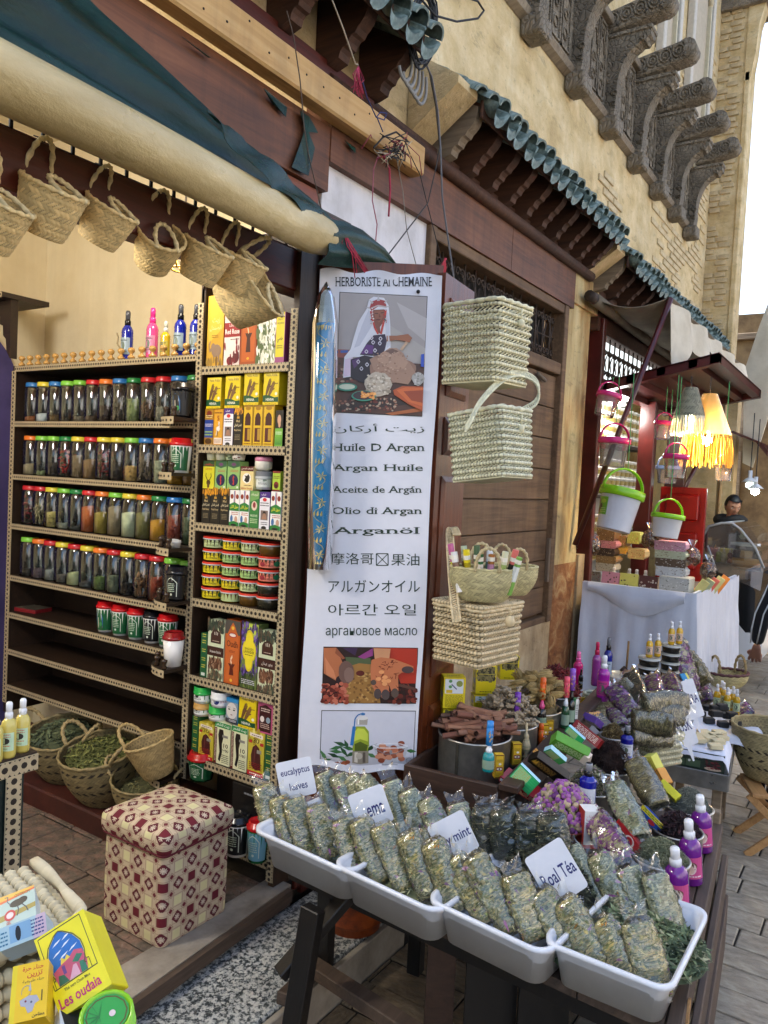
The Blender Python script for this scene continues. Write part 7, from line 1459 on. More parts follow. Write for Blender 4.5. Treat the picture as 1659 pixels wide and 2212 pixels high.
# cartons and soap trays sloping against the crate
def lay(label,cpx,z,w,d,h,col,items,yaw,pitch,roll=0,name='remedy_carton',cat='carton',side=None):
 c=oZ(cpx,z);M=TM(c,(0,0,R(yaw)))@Matrix.Rotation(R(pitch),4,'X')@Matrix.Rotation(R(roll),4,'Y')@Matrix.Translation((-w/2,0,0))
 return carton(name,label,cat,w,d,h,col,items,M,'cartons leaning among the basins',side=side,top=None)
def quadbox(label,p0,p1,p2,z0,z1,z2,th,col,items,name='remedy_carton',edge=None,flip=False):
 """box whose big face has pixel corners p0 (low start) p1 (low end) p2 (high start)"""
 A,B,C=oZ(p0,z0+QZ),oZ(p1,z1+QZ),oZ(p2,z2+QZ);u=(B-A);w=u.length;u.normalize();v=C-A;v=v-u*v.dot(u);h=v.length;v.normalize();n_=u.cross(v)
 if n_.dot(Vector((0,0,HC))-A)<0:n_=-n_
 M=Matrix((u,-n_,v)).transposed().to_4x4();M.translation=A
 mb=MB();mb.bev(0,w,0,th,0,h,col,.0015);o=mb.build(name,card);o.matrix_world=M;tag(o,label,'box','cartons leaning among the basins')
 m=MB();art(m,lambda a,b,f:(a*w,-f,b*h),items);m.build('printed_front',card,o);return o
GRS=[('r',0,0,1,1,'#2c9a5a'),('r',.04,.06,.96,.94,'#3fbf74')]+[('r',.02+.0,.08+k*.145,.34,.19+k*.145,'#2fae62')for k in range(6)]+[('r',.36,.08,.95,.92,'#8fd6a0')]+[('s',.38,.1,.93,.9,'#c9a83c',7)]
def redside(t,col='#a81e22'):return[('r',0,0,1,1,col),('s',.1,.15,.9,.85,t,5)]
h2=DZ+.1
def pz(Zf,*p):return Zf(*p)
QZ=.08
quadbox('green soap stick tray leaning nearest the cinnamon basin',ZC(995,1310),ZC(840,1155),ZC(1095,1215),DZ+.11,DZ+.16,DZ+.16,.02,'#a9d8e6',GRS,'soap_tray')
quadbox('red and green carton lying below the nearest soap tray',ZC(1110,1425),ZC(752,1190),ZC(1120,1385),DZ+.05,DZ+.11,DZ+.07,.07,'#b3202a',redside('#e8d8b0')+[('r',.85,.2,.98,.8,'#e8e8e8'),('p',[(0,0),(.3,0),(.1,1),(0,1)],'#1f7a3a')])
quadbox('black carton with gold crown leaning over the rosebuds',ZC(1240,1215),ZC(985,1030),ZC(1330,1190),DZ+.10,DZ+.18,DZ+.13,.03,'#14110e',[('r',0,0,1,1,'#12140f'),('s',.3,.2,.9,.8,'#c9a24a',5),('p',[(.8,.3),(.86,.8),(.9,.5),(.93,.85),(.96,.3)],'#d8aa3a')])
quadbox('black and gold carton top slanting down past the crown',ZC(1030,950),ZC(1310,1215),ZC(1060,925),DZ+.18,DZ+.11,DZ+.19,.05,'#c9963c',[('r',0,0,1,1,'#c08a34'),('d',0,0,1,1,['#7a3a1c','#e3b45c','#2a1a10'],30,.1)])
quadbox('green soap stick tray behind the crown carton',ZC(1245,1060),ZC(1118,950),ZC(1305,1040),DZ+.15,DZ+.2,DZ+.17,.02,'#a9d8e6',GRS,'soap_tray')
quadbox('bright green carton with white lettering leaning over the anise',ZC(1440,1040),ZC(1165,895),ZC(1510,1005),DZ+.14,DZ+.2,DZ+.17,.04,'#5a9a2c',[('r',0,0,1,1,'#5f9e2e'),('s',.1,.15,.9,.85,'#e4f0c8',5)])
quadbox('pale topped green carton edge above the star anise',ZC(1240,830),ZC(1490,1010),ZC(1275,800),DZ+.22,DZ+.17,DZ+.23,.05,'#e0d2c4',[('r',0,0,1,1,'#dccabc'),('d',.1,.1,.9,.9,['#b0402c','#7a9a4a','#e8e4da'],26,.1)])
quadbox('green soap stick tray furthest back',ZC(1420,900),ZC(1290,785),ZC(1470,870),DZ+.2,DZ+.24,DZ+.22,.02,'#a9d8e6',GRS,'soap_tray')
quadbox('dark red carton with white lettering behind the last soap tray',ZC(1550,920),ZC(1345,750),ZC(1640,890),DZ+.2,DZ+.25,DZ+.22,.04,'#8c1c1e',redside('#ecdcc8','#8c1c1e'))
QZ=.0
quadbox('lilac and white carton lying above the ochre flowers',ZD(230,800),ZD(335,850),ZD(215,770),DZ+.2,DZ+.2,DZ+.23,.03,'#6a4a9a',[('r',0,0,1,1,'#e2dcea'),('s',.1,.2,.9,.8,'#5a3a8a',3)])
quadbox('black carton lying near the small wicker box',ZD(345,830),ZD(430,810),ZD(240,720),DZ+.2,DZ+.2,DZ+.24,.03,'#1c1a1c',A_BLK)
quadbox('orange and white packet lying on the chamomile',ZD(535,1245),ZD(340,1190),ZD(490,1180),DZ+.12,DZ+.16,DZ+.18,.02,'#e06a3a',[('r',0,0,1,1,'#e8643a'),('e',.6,.5,.25,.3,'#f2c8a8'),('s',.4,.35,.8,.65,'#a02a1c',3),('r',0,.8,1,1,'#3c8a4a')])
quadbox('orange packet side sloping to the dark basin',ZD(575,1370),ZD(505,1190),ZD(550,1330),DZ+.1,DZ+.18,DZ+.12,.05,'#e0662f',[('r',0,0,1,1,'#dd6a36'),('s',.2,.1,.8,.9,'#a83a1c',4)])
quadbox('blue and yellow carton sloping over the rosemary',ZE(1205,670),ZE(1060,520),ZE(1245,610),DZ+.1,DZ+.14,DZ+.13,.04,'#1f4a9e',[('r',0,0,1,1,'#22509f'),('r',0,.55,1,1,'#e2cf2c'),('e',.4,.3,.15,.2,'#c02a2a'),('s',.1,.6,.9,.95,'#3a6a2a',2)])
quadbox('red carton with white oval lying beside the rosebud bag',ZE(1080,890),ZE(890,620),ZE(1135,830),DZ+.09,DZ+.13,DZ+.12,.05,'#b5161c',[('r',0,0,1,1,'#ba1a1e'),('e',.5,.5,.14,.4,'#ecdcd0'),('e',.5,.5,.1,.3,'#b5161c'),('r',.02,.3,.16,.8,'#d8c23a')])
quadbox('yellow carton with green print between the seed bags',ZD(930,1445),ZD(790,1310),ZD(935,1420),DZ+.12,DZ+.15,DZ+.14,.03,'#d8d22c',[('r',0,0,1,1,'#dad62e'),('s',.1,.2,.9,.8,'#a02a2a',3)])
quadbox('yellow card half hidden behind the seed bag',ZD(700,1400),ZD(600,1290),ZD(720,1380),DZ+.1,DZ+.14,DZ+.13,.01,'#e0d82a',[('r',0,0,1,1,'#e0d82a')])
quadbox('pale yellow soap box wrapped in film',ZD(720,1210),ZD(655,1075),ZD(785,1180),DZ+.15,DZ+.21,DZ+.18,.04,'#cfd05a',[('r',0,0,1,1,'#cdd060'),('s',.2,.2,.8,.8,'#8a8f2c',4)],'soap_box')
quadbox('orange soap box below the pale yellow one',ZD(800,1320),ZD(735,1200),ZD(860,1310),DZ+.13,DZ+.17,DZ+.15,.04,'#dd9a3c',[('r',0,0,1,1,'#e0a04a'),('l',[(.1,.1),(.9,.1),(.9,.9),(.1,.9),(.1,.1)],.05,'#8a4a1c'),('e',.5,.4,.12,.2,'#2c5a8a')],'soap_box')
p=oZ(ZE(690,770),DZ+.1);w_=.058
o=carton('aloe_box','small white box with aloe plant standing before the rosebuds','box',w_,w_,.12,'#e9e9e6',[('r',0,0,1,1,'#e9eae8'),('t','دهن الأعشاب',.1,.82,.9,.92,'#b02a2c'),('t','خردل لافريا',.1,.72,.9,.81,'#b02a2c'),('s',.1,.5,.5,.7,'#3a6a3a',4),('r',0,0,1,.1,'#c02a2c')]+[('p',[(.7,.3),(.74,.3),(.7+.3*math.cos(a),.32+.34*math.sin(a))],'#3c7a44')for a in(.3,.8,1.3,1.8,2.4,2.9)],TM(p,(0,0,R(-52))),side=[('r',0,0,1,1,'#b03a30')])
# kohl tubes, drops and sprays along the crate
def kohl(label,px,top,z,col,r=.0105,tilt=0,X=None):
 b=oZ(px,z);h=top_h(b,top);o=thing('kohl_tube',label,'tube',TM(b,(0,tilt,0)),'decorated kohl tubes')
 MB().lathe([(r,0),(r,h*.74),(r*.94,h*.745),(r*.94,h*.76),(r,h*.765),(r*.95,h*.985),(r*.8,h),(0,h)],14,col).build('body',gloss,o)
 m=MB();rr=random.Random(int(px[0]));c2=tuple(q*.35 for q in hx(col))
 for k in range(18):
  a,zz=PI+rr.uniform(-1.4,1.6),rr.uniform(.05,.7)*h;R_=r*1.02
  m.add([(R_*math.cos(a+dx),R_*math.sin(a+dx),zz+dz)for dx,dz in((-.2,0),(0,-.003),(.2,.002),(.05,.005))],[(0,1,2,3)],rr.choice([c2,'#c9a83c']))
 m.build('ornament',card,o);return b,h
def vial(label,px,top,z,col,cap,r=.017,ca='#1c1c20',lbl='#8aa08c',capr=.4):
 b=oZ(px,z);h=top_h(b,top);o=thing('dropper_bottle',label,'bottle',TM(b),'small bottles along the crate')
 MB().lathe([(r*.9,0),(r,.004),(r,h*.55),(r*.8,h*.68),(r*.45,h*.72)],16,col).build('body',liquid,o)
 MB().lathe([(r*.55,h*.70),(r*.58,h*.82),(r*.4,h*.86),(r*.3,h),(0,h)],14,cap).build('cap',gloss,o)
 MB().lathe([(r*1.02,h*.12),(r*1.02,h*.45)],16,lbl,cap=False).build('label',card,o);return b,h
kt=KZ+.02
ck=[(ZC(665,1110),ZC(660,890),'#1b8a8c','#e6ebee','teal drop bottle with white collar at the crate corner',ZC(655,690),'#2f86d0','sky blue kohl tube balanced on the teal bottle',.021),(ZC(890,870),ZC(870,660),'#101612','#141414','black pump bottle between cinnamon and ginger',ZC(868,455),'#7a3fae','violet kohl tube standing on the black pump bottle',.02),(ZC(1095,780),ZC(1078,520),'#1d1512','#e0568e','dark bottle with pink collar before the flower heads',ZC(1075,338),'#e8631c','orange kohl tube standing on the pink collared bottle',.02),(ZC(1290,760),ZC(1270,500),'#1f4a2c','#e4e9ec','green bottle with white pump before the chillies',ZC(1253,328),'#e8566a','coral kohl tube standing on the white pump bottle',.017),(ZC(1335,740),ZC(1305,440),'#14140f','#161616','black bottle with black pump beside the chillies',ZC(1285,260),'#8a56c0','lilac kohl tube standing on the tall black bottle',.016)]
for(bp,mp,bc_,cc,lb,tp,kc_,kl,r_)in ck:
 b,h=vial(lb,bp,mp,KZ+.128,bc_,cc,r_)
 hh=oD(tp,depth(b)).z-(b.z+h)
 o=thing('kohl_tube',kl,'tube',TM((b.x,b.y,b.z+h-.002),(R(-1),R(2),0)),'decorated kohl tubes');r2=.0125
 MB().lathe([(r2,0),(r2,hh*.7),(r2*.93,hh*.71),(r2,hh*.73),(r2*.95,hh*.98),(0,hh)],14,kc_).build('body',gloss,o)
 m=MB();rr=random.Random(int(bp[0]));c2=tuple(q*.35 for q in hx(kc_))
 for k in range(20):
  a,zz=PI+rr.uniform(-1.4,1.6),rr.uniform(.05,.66)*hh
  m.add([(r2*1.02*math.cos(a+dx),r2*1.02*math.sin(a+dx),zz+dz)for dx,dz in((-.2,0),(0,-.004),(.2,.002),(.05,.006))],[(0,1,2,3)],rr.choice([c2,'#c9a83c']))
 m.build('ornament',card,o)
for(bp,tp,cc,lb)in((ZC(985,985),ZC(985,790),'#2f86d0','short blue kohl tube before the ginger basin'),(ZC(1092,915),ZC(1085,722),'#e8631c','short orange kohl tube before the flower basin'),(ZC(1195,840),ZC(1187,660),'#2f86d0','short blue kohl tube beside the flower basin'),(ZC(1160,700),ZC(1152,655),'#4a9ad8','tip of a blue tube behind the small cartons'),(ZC(960,800),ZC(955,778),'#4a9ad8','blue tube tip near the wooden kohl pots')):
 kohl(lb,bp,tp,KZ+.08,cc)
EYE=[('r',0,0,1,1,'#d8b02a'),('l',[(.06,.03),(.06,.97),(.94,.97),(.94,.03),(.06,.03)],.05,'#7a4a14'),('r',.14,.3,.86,.48,'#8c3a2c'),('e',.5,.39,.3,.05,'#efe6dc'),('e',.5,.39,.1,.04,'#2a1a14'),('e',.55,.6,.16,.05,'#e8e4dc'),('s',.15,.68,.85,.8,'#5a3a10',3),('s',.15,.08,.85,.25,'#5a3a10',4)]
for(bp,tp,w,lb)in((ZC(755,1170),ZC(750,975),.032,'small yellow kohl box with eye at the crate corner'),(ZC(900,1065),ZC(893,885),.034,'small yellow kohl box with eye beside wooden pots'),(ZC(1130,890),ZC(1122,730),.028,'small yellow kohl box behind the short orange tube'),(ZC(1168,855),ZC(1162,695),.03,'small yellow kohl box between orange and blue tubes'),(ZC(1450,655),ZC(1452,515),.03,'small yellow kohl box standing alone near the wicker box')):
 b=oZ(bp,KZ+.09 if bp[0]<1200 else DZ+.12);h=top_h(b,tp);carton('kohl_box',lb,'box',w,w*.8,h,'#d8b02a',EYE,TM(b,(0,0,R(-48)))@Matrix.Translation((-w/2,0,0)),'yellow kohl boxes',side=[('r',0,0,1,1,'#c9a024'),('s',.1,.1,.9,.9,'#6a4412',8)])
b=oZ(ZC(1370,740),KZ+.1);carton('herbal_box','tall dark green box with white side before the chilli basin','box',.035,.03,top_h(b,ZC(1360,520)),'#14683a',[('r',0,0,1,1,'#14683a'),('e',.3,.85,.16,.05,'#dfe8e0'),('r',.6,0,1,1,'#e6e6e2'),('e',.8,.2,.12,.05,'#2a2a2a'),('s',.65,.4,.95,.8,'#4a4a4a',6)],TM(b,(0,0,R(-40)))@Matrix.Translation((-.02,0,0)),'cartons leaning among the basins')
for(bp,tp,lb,k)in((ZC(875,900),ZC(858,735),'turned wooden kohl pot with engraved lines',0),(ZC(975,1000),ZC(930,700),'painted gourd shaped kohl pot with green lines',1)):
 b=oZ(bp,KZ+.09);h=top_h(b,tp);o=thing('kohl_pot',lb,'pot',TM(b,(0,R(-4),0)))
 MB().lathe([(.012,0),(.014,.004),(.006,h*.1),(.016,h*.22),(.018,h*.34),(.012,h*.5),(.008,h*.55),(.011,h*.6),(.008,h*.66),(.004,h*.7),(.005,h*.95),(0,h)],14,'#c6b48e').build('body',gloss,o)
 m=MB();[m.lathe([(q_,h*z_),(q_,h*z_+.0015)],14,'#3c6a4a' if k else '#4a3a24',cap=False)for q_,z_ in((.0166,.24),(.0184,.34),(.0125,.5))];m.build('painted_lines',card,o)
HB=[('r',0,0,1,1,'#e2cf1c'),('r',.08,.45,.92,.96,'#3a3a2a'),('d',.08,.45,.92,.96,['#5f5a34','#7a744a','#2a2a1c','#8a7f50'],80,.08),('r',.08,.69,.92,.71,'#c9b84a'),('s',.2,.04,.8,.1,'#1a1a10',1)]
HF=[('r',0,0,1,1,'#e2cf1c'),('r',.06,.48,.9,.95,'#dfe8f0'),('e',.72,.8,.15,.1,'#8a9a4a'),('l',[(.35,.78),(.6,.62)],.04,'#3a4a7a'),('e',.3,.88,.08,.05,'#5a9a5a'),('e',.3,.7,.08,.05,'#5a9a5a'),('r',.12,.5,.4,.6,'#d8b81c'),('s',.1,.04,.9,.44,'#7a7014',12)]
HS=[('r',0,0,1,1,'#e0cb16'),('s',.1,.8,.9,.96,'#c0302a',3),('l',[(.5,.72),(.5,.5)],.06,'#7a6a4a'),('p',[(.3,.5),(.7,.52),(.8,.36),(.6,.34),(.5,.2),(.4,.34),(.22,.36)],'#9a9a9a'),('s',.3,.05,.8,.15,'#5a4a14',2)]
for(bx_,tp,X_,lb,fr,w)in((ZC(385,600),ZC(385,345),2.62,'yellow henna carton with white leaflet print, nearest the banner',HF,.085),(ZC(385,760),ZC(385,612),2.62,'yellow henna carton under the leaflet printed one',HB,.085),(ZC(645,480),ZC(645,250),2.92,'yellow henna carton with two leaf pictures before the wall',HB,.085),(ZC(630,600),ZC(630,495),2.91,'lower yellow henna carton half hidden by ginger',HF,.085),(ZC(840,365),ZC(840,175),3.2,'yellow henna carton highest against the plaster wall',HB,.085)):
 b=oX(bx_,X_);h=top_h(b,tp);carton('henna_carton',lb,'carton',w,.06,h,'#e2cf1c',fr,TM(b,(0,0,R(-50)))@Matrix.Translation((-w/2,0,0)),'yellow henna cartons behind the basins',side=HS,top=[('r',0,0,1,1,'#e2cf1c'),('s',.2,.3,.8,.7,'#4a4010',2)])
def spray(label,bp,tp,z,col,cap,cover,r=.024,lbl=None,la=None,tilt=0,rings=True,grp='spray bottles on the stall',name='spray_bottle',nozzle=True):
 b=oZ(bp,z);h=top_h(b,tp);return bottle(label,TM(b,(0,tilt,0)),col,cap,h*.99,r,lbl,cover,name,grp,rings,label_art=la,nozzle=nozzle)
spray('dark blue spray bottle between rosebuds and chamomile',ZE(715,480),ZE(692,170),DZ+.15,'#10198c','#121216','#84878c',.03,'#cfd4dc',[('l',[(.3,.2),(.5,.6),(.7,.3)],.04,'#3a4a7a')])
spray('dark blue spray bottle beside the lime cream tub',ZE(985,150),ZD(520,805),DZ+.14,'#10198c','#121216','#84878c',.027,'#cfd4dc')
PF=[('r',0,0,1,1,'#c9508c'),('e',.5,.5,.22,.3,'#e8d0cc'),('e',.5,.62,.25,.2,'#6a4a3c'),('e',.5,.46,.14,.2,'#e4c4b4'),('s',.1,.05,.9,.2,'#f0d8e4',1)]
for(bp,tp,lb)in((ZE(1345,1180),ZE(1275,745),'violet rose water spray leaning on the rosemary basin'),(ZE(1440,1000),ZE(1380,555),'violet rose water spray leaning on the hibiscus basin'),(ZE(1515,780),ZE(1462,390),'violet rose water spray leaning on the lavender basin')):
 b=oZ(bp,DZ);h=top_h(b,tp);M=TM(b)@Matrix.Rotation(R(7),4,Vector((.55,-.83,0)).cross(Vector((0,0,1))))
 bottle(lb,M,'#6a1c84','#e4e7ec',h*1.0,.035,'#c9508c','#eceef2','spray_bottle','spray bottles on the stall',False,label_art=PF)
for(bp,tp,c_,cp,cv,r_,lb,lt)in((ZD(145,500),ZD(135,225),'#c01468','#e0569a','#ee6fa8',.026,None,'hot pink ribbed spray bottle against the rusty wall'),(ZD(290,500),ZD(308,150),'#8a3a86','#b81a4e','#b81a4e',.024,None,'slim mauve bottle with crimson cap before the white cloth'),(ZD(380,460),ZD(366,115),'#101a7e','#121216','#6c7076',.024,'#9fb0c0','navy spray bottle with grey cover before the white cloth'),(ZD(345,620),ZD(353,255),'#a0189a','#e4e7ec','#eef0f4',.03,'#c83a8c','magenta spray bottle with white pump on the wicker box'),(ZD(170,530),ZD(168,368),'#16120e','#16120e','#16120e',.012,None,'slim black tube beside the hot pink bottle')):
 spray(lt,bp,tp,DZ+.22,c_,cp,cv,r_,lb)
for(cp,z,W_,D_,H_,lb)in((ZD(330,720),DZ+.13,.15,.12,.09,'small pale wicker box under the magenta spray'),(ZD(780,1100),DZ+.05,.17,.14,.13,'small pale wicker box under the stacked seed bags')):
 c=oZ(cp,z);open_basket(lb,TM((c.x,c.y,z),(0,0,R(-30))),W_,D_,H_,int(H_/.022),'#c6c3a4',group='small wicker boxes on the stall',r=.0085)
LB='clear bag of brown seeds, '
for(a,b_,k,w,lb)in((ZD(560,880),ZD(920,900),'s',1.3,LB+'lowest in the stack on the wicker box'),(ZD(570,770),ZD(930,820),'s',1.3,LB+'with silver glints, middle of the stack'),(ZD(720,720),ZD(1010,740),'s',1.2,LB+'thin one beneath the top bag'),(ZD(650,650),ZD(1030,640),'s',1.35,LB+'top of the stack beside the AMBRA card')):
 zz=DZ+.21+{0:0,1:.06,2:.09,3:.13}[[ZD(560,880),ZD(570,770),ZD(720,720),ZD(650,650)].index(a)]
 bag(k,oZ(a,zz),oZ(b_,zz),lb,w*.95,group='seed bags stacked on the wicker box')
for(a,b_,za,zb,k,w,lb)in((ZE(990,880),ZE(740,520),DZ+.13,DZ+.2,'r',1.15,'long clear bag of purple rosebuds sloping over its basin'),(ZE(1090,700),ZE(890,310),DZ+.13,DZ+.22,'v',1.1,'long clear bag of pale herb sloping over the chamomile'),(ZE(1220,490),ZE(1030,150),DZ+.14,DZ+.24,'s',1.1,'long clear bag of brown seed husks near the blue spray'),(ZD(600,740),ZD(410,500),DZ+.22,DZ+.3,'r',1.2,'rosebud bag leaning beside the magenta spray'),(ZD(500,830),ZD(430,680),DZ+.18,DZ+.22,'r',1.0,'short rosebud bag below the leaning one'),(ZD(650,660),ZD(560,400),DZ+.26,DZ+.32,'m',1.2,'dark herb bag leaning before the oil jars'),(ZD(640,640),ZD(480,460),DZ+.24,DZ+.32,'s',.9,'narrow seed bag between rosebuds and dark herbs'),(ZD(780,600),ZD(740,420),DZ+.28,DZ+.32,'r',1.1,'rosebud bag standing below the stacked black soap pots'),(ZD(930,600),ZD(850,420),DZ+.28,DZ+.32,'r',1.2,'rosebud bag nearest the AMBRA card')):
 bag(k,oZ(a,za),oZ(b_,zb),lb,w,group='bags sloping over the basins')
c=oZ(ZD(640,950),DZ+.16);tub('cream_tub','lime green cream tub tilted towards the lane',TM(c,(R(-35),R(30),0)),.042,.05,'#a8cc4a','#b6d84e',.015,('#b0d24a',[('t','LEMON',.3,.3,.7,.6,'#c8402c','b')]),lipc='#b6d84e')
m=MB();oo=c
zt=DZ+.22
for(cp,n,lb,r_)in((ZD(705,480),3,'left stack',.055),(ZD(875,440),4,'taller stack',.05)):
 c=oZ(cp,zt)
 for k in range(n):tub('black_soap_pot',f"clear pot of black soap, {['bottom', 'second', 'third', 'top'][k]} of the {'taller' if n == 4 else 'shorter'} stack before the white cloth",TM((c.x,c.y,zt+k*.048)),r_,.045,'#1a1713','#a8a595',.008,None,'stacked pots of black soap')
 for q in(0,1):
  bottle(f"golden oil spray, {'front' if q == 0 else 'rear'} one on the {'taller' if n == 4 else 'shorter'} black soap stack",TM((c.x+(.045 if q else-.01),c.y-(.03 if q else 0),zt+n*.048-.003)),'#c9a01c','#e6e9ec',.125,.0175,'#d8b8a0','#eef0f4','oil_bottle','golden oil sprays',False)
m=MB();p=oZ(ZD(530,440),zt);m.tube([p,p+Vector((.01,0,.1)),p+Vector((.015,0,.2))],.006,6,'#8a6a3c');m.tube([p+Vector((0,0,-.01)),p+Vector((-.02,.02,.03)),p+Vector((.0,.0,.05))],.02,7,'#2a1a12');tag(m.build('honey_dipper',matte),'wooden stick standing in dark sticky paste','stick')
c=oZ(ZD(490,470),zt);tub('white_basin','shallow white basin smeared with brown paste',TM((c.x,c.y,zt)),.09,.04,'#d8d4c8','#c9bda0',.004,lipc='#e4e2da')
# SWEETS SHOP BEYOND THE PILASTER
shp=thing('sweets_shop','open maroon framed shop front with lit shelves beyond the yellow pilaster','shop front')
SB=lambda n,mt,*b,bv=.006:MB().bev(*b,b=bv).build(n,mt,shp)
SB('door_post',maroon,5.80,5.87,1.93,2.1,-.2,2.9);SB('door_post',maroon,7.15,7.25,1.86,2.0,-.2,2.42);SB('door_post',maroon,8.6,8.7,1.9,2.1,-.2,2.9)
SB('lintel',eavewood,5.75,9.3,1.96,2.1,2.80,3.1);SB('lintel',eavewood,5.87,8.6,1.95,2.05,2.40,2.46)
MB().box(5.8,9.4,3.3,3.4,-.3,3.2).box(9.3,9.4,2.3,3.4,-.3,3.2).box(5.7,5.8,2.3,3.4,-.3,3.2).box(5.8,9.4,2.1,3.4,3.1,3.2).build('inner_wall',oldplaster,shp)
MB().box(5.87,8.6,2.06,2.07,2.46,2.8,'#dfe6ea').build('transom_pane',emit('lit transom glass','#dfe8ea',.5),shp)
ir=MB();xk=5.92
while xk<8.6:
 ir.tube([(xk,2.0,2.46),(xk,2.0,2.8)],.007,5)
 for zc in(2.52,2.68):scroll(ir,xk+.035,zc,.026,1,2.0);scroll(ir,xk-.035,zc,.026,-1,2.0)
 ir.tube([(xk,2.0,2.55),(xk+.065,2.0,2.66)],.005,4);ir.tube([(xk+.065,2.0,2.55),(xk,2.0,2.66)],.005,4);xk+=.13
ir.build('scroll_grille',ironm,shp)
for k,z in enumerate((2.05,1.55,1.2)):MB().box(6.2,8.5,2.26,2.5,z-.03,z).build('shelf_board',darkshelf,shp)
MB().box(6.1,8.6,2.52,2.54,.5,2.75,'#cfd0c4').build('shelf_back',matte,shp)
tb_=MB().lathe([(.05,0),(.058,.07),(.062,.072),(.062,.085),(0,.086)],12,['#d9d8cc','#eceae2','#eceae2','#eceae2']);tbl=MB();tbl.lathe([(.0545,.015),(.0585,.055)],12,['#8a7a3c'],cap=False)
tme,tle=tb_.mesh('tub',gloss),tbl.mesh('label',card);kk=0
for z in(2.05,1.55,1.2,.95):
 for r_ in range(4 if z>1.3 else 2):
  for c_ in range(14):
   kk+=1;o=link('plastic_tub',tme,None,TM((6.4+c_*.145,2.32,z+r_*.088)));tag(o,'white lidded tub stacked on the lit shelves of the sweets shop','tub','white tubs on the sweets shop shelves');link('label',tle,o)
L=bpy.data.lights.new('shop_light','POINT');L.energy=8;L.color=(1,.97,.92);L.shadow_soft_size=.12;lo=bpy.data.objects.new('shop_light',L);COL.objects.link(lo);lo.location=(6.9,2.0+.12,2.3)
o=MB().lathe([(.08,0),(.07,.04),(0,.04)],16).build('shop_fixture',emit('shop fixture glow','#fff6e6',5));o.location=(6.9,2.14,2.36);tag(o,'small round light under the lintel of the sweets shop','lamp')
m=MB();A=oX(ZR2(900,150),7.5);dr=thing('red_door','bright red panelled door leaf behind the green lidded bucket','door')
MB().bev(7.5,7.54,1.45,1.86,.2,1.66,b=.006).build('door_leaf',mat('bright red paint',[(.3,'#7e120e'),(.7,'#a81c16')],scale=4,rough=.3),dr)
for(a,b_)in((.3,.8),(.9,1.25),(1.35,1.6)):MB().bev(7.47,7.5,1.5,1.81,a,b_,b=.02).build('raised_panel',MATS['bright red paint'],dr)
fp=thing('raised_shutter','maroon panelled shutter propped open overhead as a shelf for hanging goods','shutter')
def FPt(u,v,o=0):return Vector((5.95+2.05*u,1.99-.86*v,2.40+.19*v-.02*u*v+o))
def fbar(n,u0,u1,v0,v1,o0,o1,mt=maroon):MB().prism([FPt(u0,v0,o0),FPt(u1,v0,o0),FPt(u1,v1,o0),FPt(u0,v1,o0)],(0,0,o1-o0)).build(n,mt,fp)
fbar('panel_board',0,1,0,1,.02,.035)
for v in(0,.24,.5,.76):fbar('frame_rail',0,1,v,v+.07,-.03,.02)
fbar('frame_rail',0,1,.93,1.0,-.035,.03);fbar('frame_stile',0,.045,0,1,-.04,.03);fbar('frame_stile',.955,1,0,1,-.04,.03)
pole=lambda lb,a,b,r=.022:tag(MB().tube([a,b],r,10).build('awning_pole',maroon),lb,'pole','maroon awning poles')
pole('maroon pole slanting from the wall up to the canvas corner',oY((1242,1178),1.96),oX((1449,644),5.9));pole('maroon pole slanting up behind the fringed lamps',oX((1440,1130),8.2),oX((1515,985),8.2))
tag(MB().tube([oX((1240,1165),5.7),oX((1246,1180),5.66),oX((1225,1170),5.66)],.02,8).build('pole_bracket',maroon),'small maroon bracket fixing the pole to the pilaster','bracket')
aw=thing('canvas_awning','sagging grey brown canvas awning with pale torn edge over the sweets table','awning')
T0,T1=Vector((5.45,1.90,2.96)),Vector((8.4,1.92,2.92));O0,O1=oX((1449,642),5.9),Vector((8.9,1.45,2.98))
MB().tube([T0,T0.lerp(T1,.5)+Vector((0,0,-.01)),T1],.045,12).build('roller_tube',greycanvas,aw);MB().tube([T0-Vector((.1,0,0)),T0],.04,10).build('tube_end',ironm,aw)
m=MB();m.slab(lambda u,v:T0.lerp(T1,u).lerp(O0.lerp(O1,u),v)+Vector((0,0,-.07*math.sin(PI*v)+.01*math.sin(u*20))),24,8,(0,0,.004));m.build('canvas',greycanvas,aw)
m=MB();m.slab(lambda u,v:O0.lerp(O1,u)+Vector((.0,-.03*v+.025*math.sin(u*30),-v*(.34+.1*math.sin(u*9+1)+.06*math.sin(u*23))*(1-.5*u))),40,8,(0,.003,0));m.build('valance',palecanvas,aw)
tb=thing('sweets_table','table under a white satin cloth loaded with nougat and sweets','table')
X0,X1,Y0,Y1,ZT_=5.6,7.3,1.12,1.90,.83
MB().box(X0+.03,X1,Y0+.03,Y1,ZT_-.05,ZT_-.005).build('table_top',greywood,tb)
for(a,b_)in((X0+.05,Y0+.05),(X0+.05,Y1-.1),(X1-.1,Y0+.05),(X1-.1,Y1-.1)):MB().bev(a,a+.05,b_,b_+.05,PZ,ZT_-.055,b=.004).build('leg',greywood,tb)
def cl(u,v):
 L1,L2=Y1-Y0,X1-X0;s=u*(L1+L2);z=ZT_+.09-v*(ZT_+.09-PZ-.02);f=min(1,v*3)
 fold=(.022*math.sin(s*21+math.sin(v*3)*1.5)+.014*math.sin(s*47+1))*(.15+f*.85*v)+.012*noise.noise(Vector((s*4,v*5,2)))
 if s<L1:return(X0-.02-fold-.03*v,Y1-s,z)
 return(X0-.02+(s-L1),Y0-.02-abs(fold)-.04*v,z-.0)
MB().grid(cl,130,26,'#ffffff').build('cloth',whitecloth,tb)
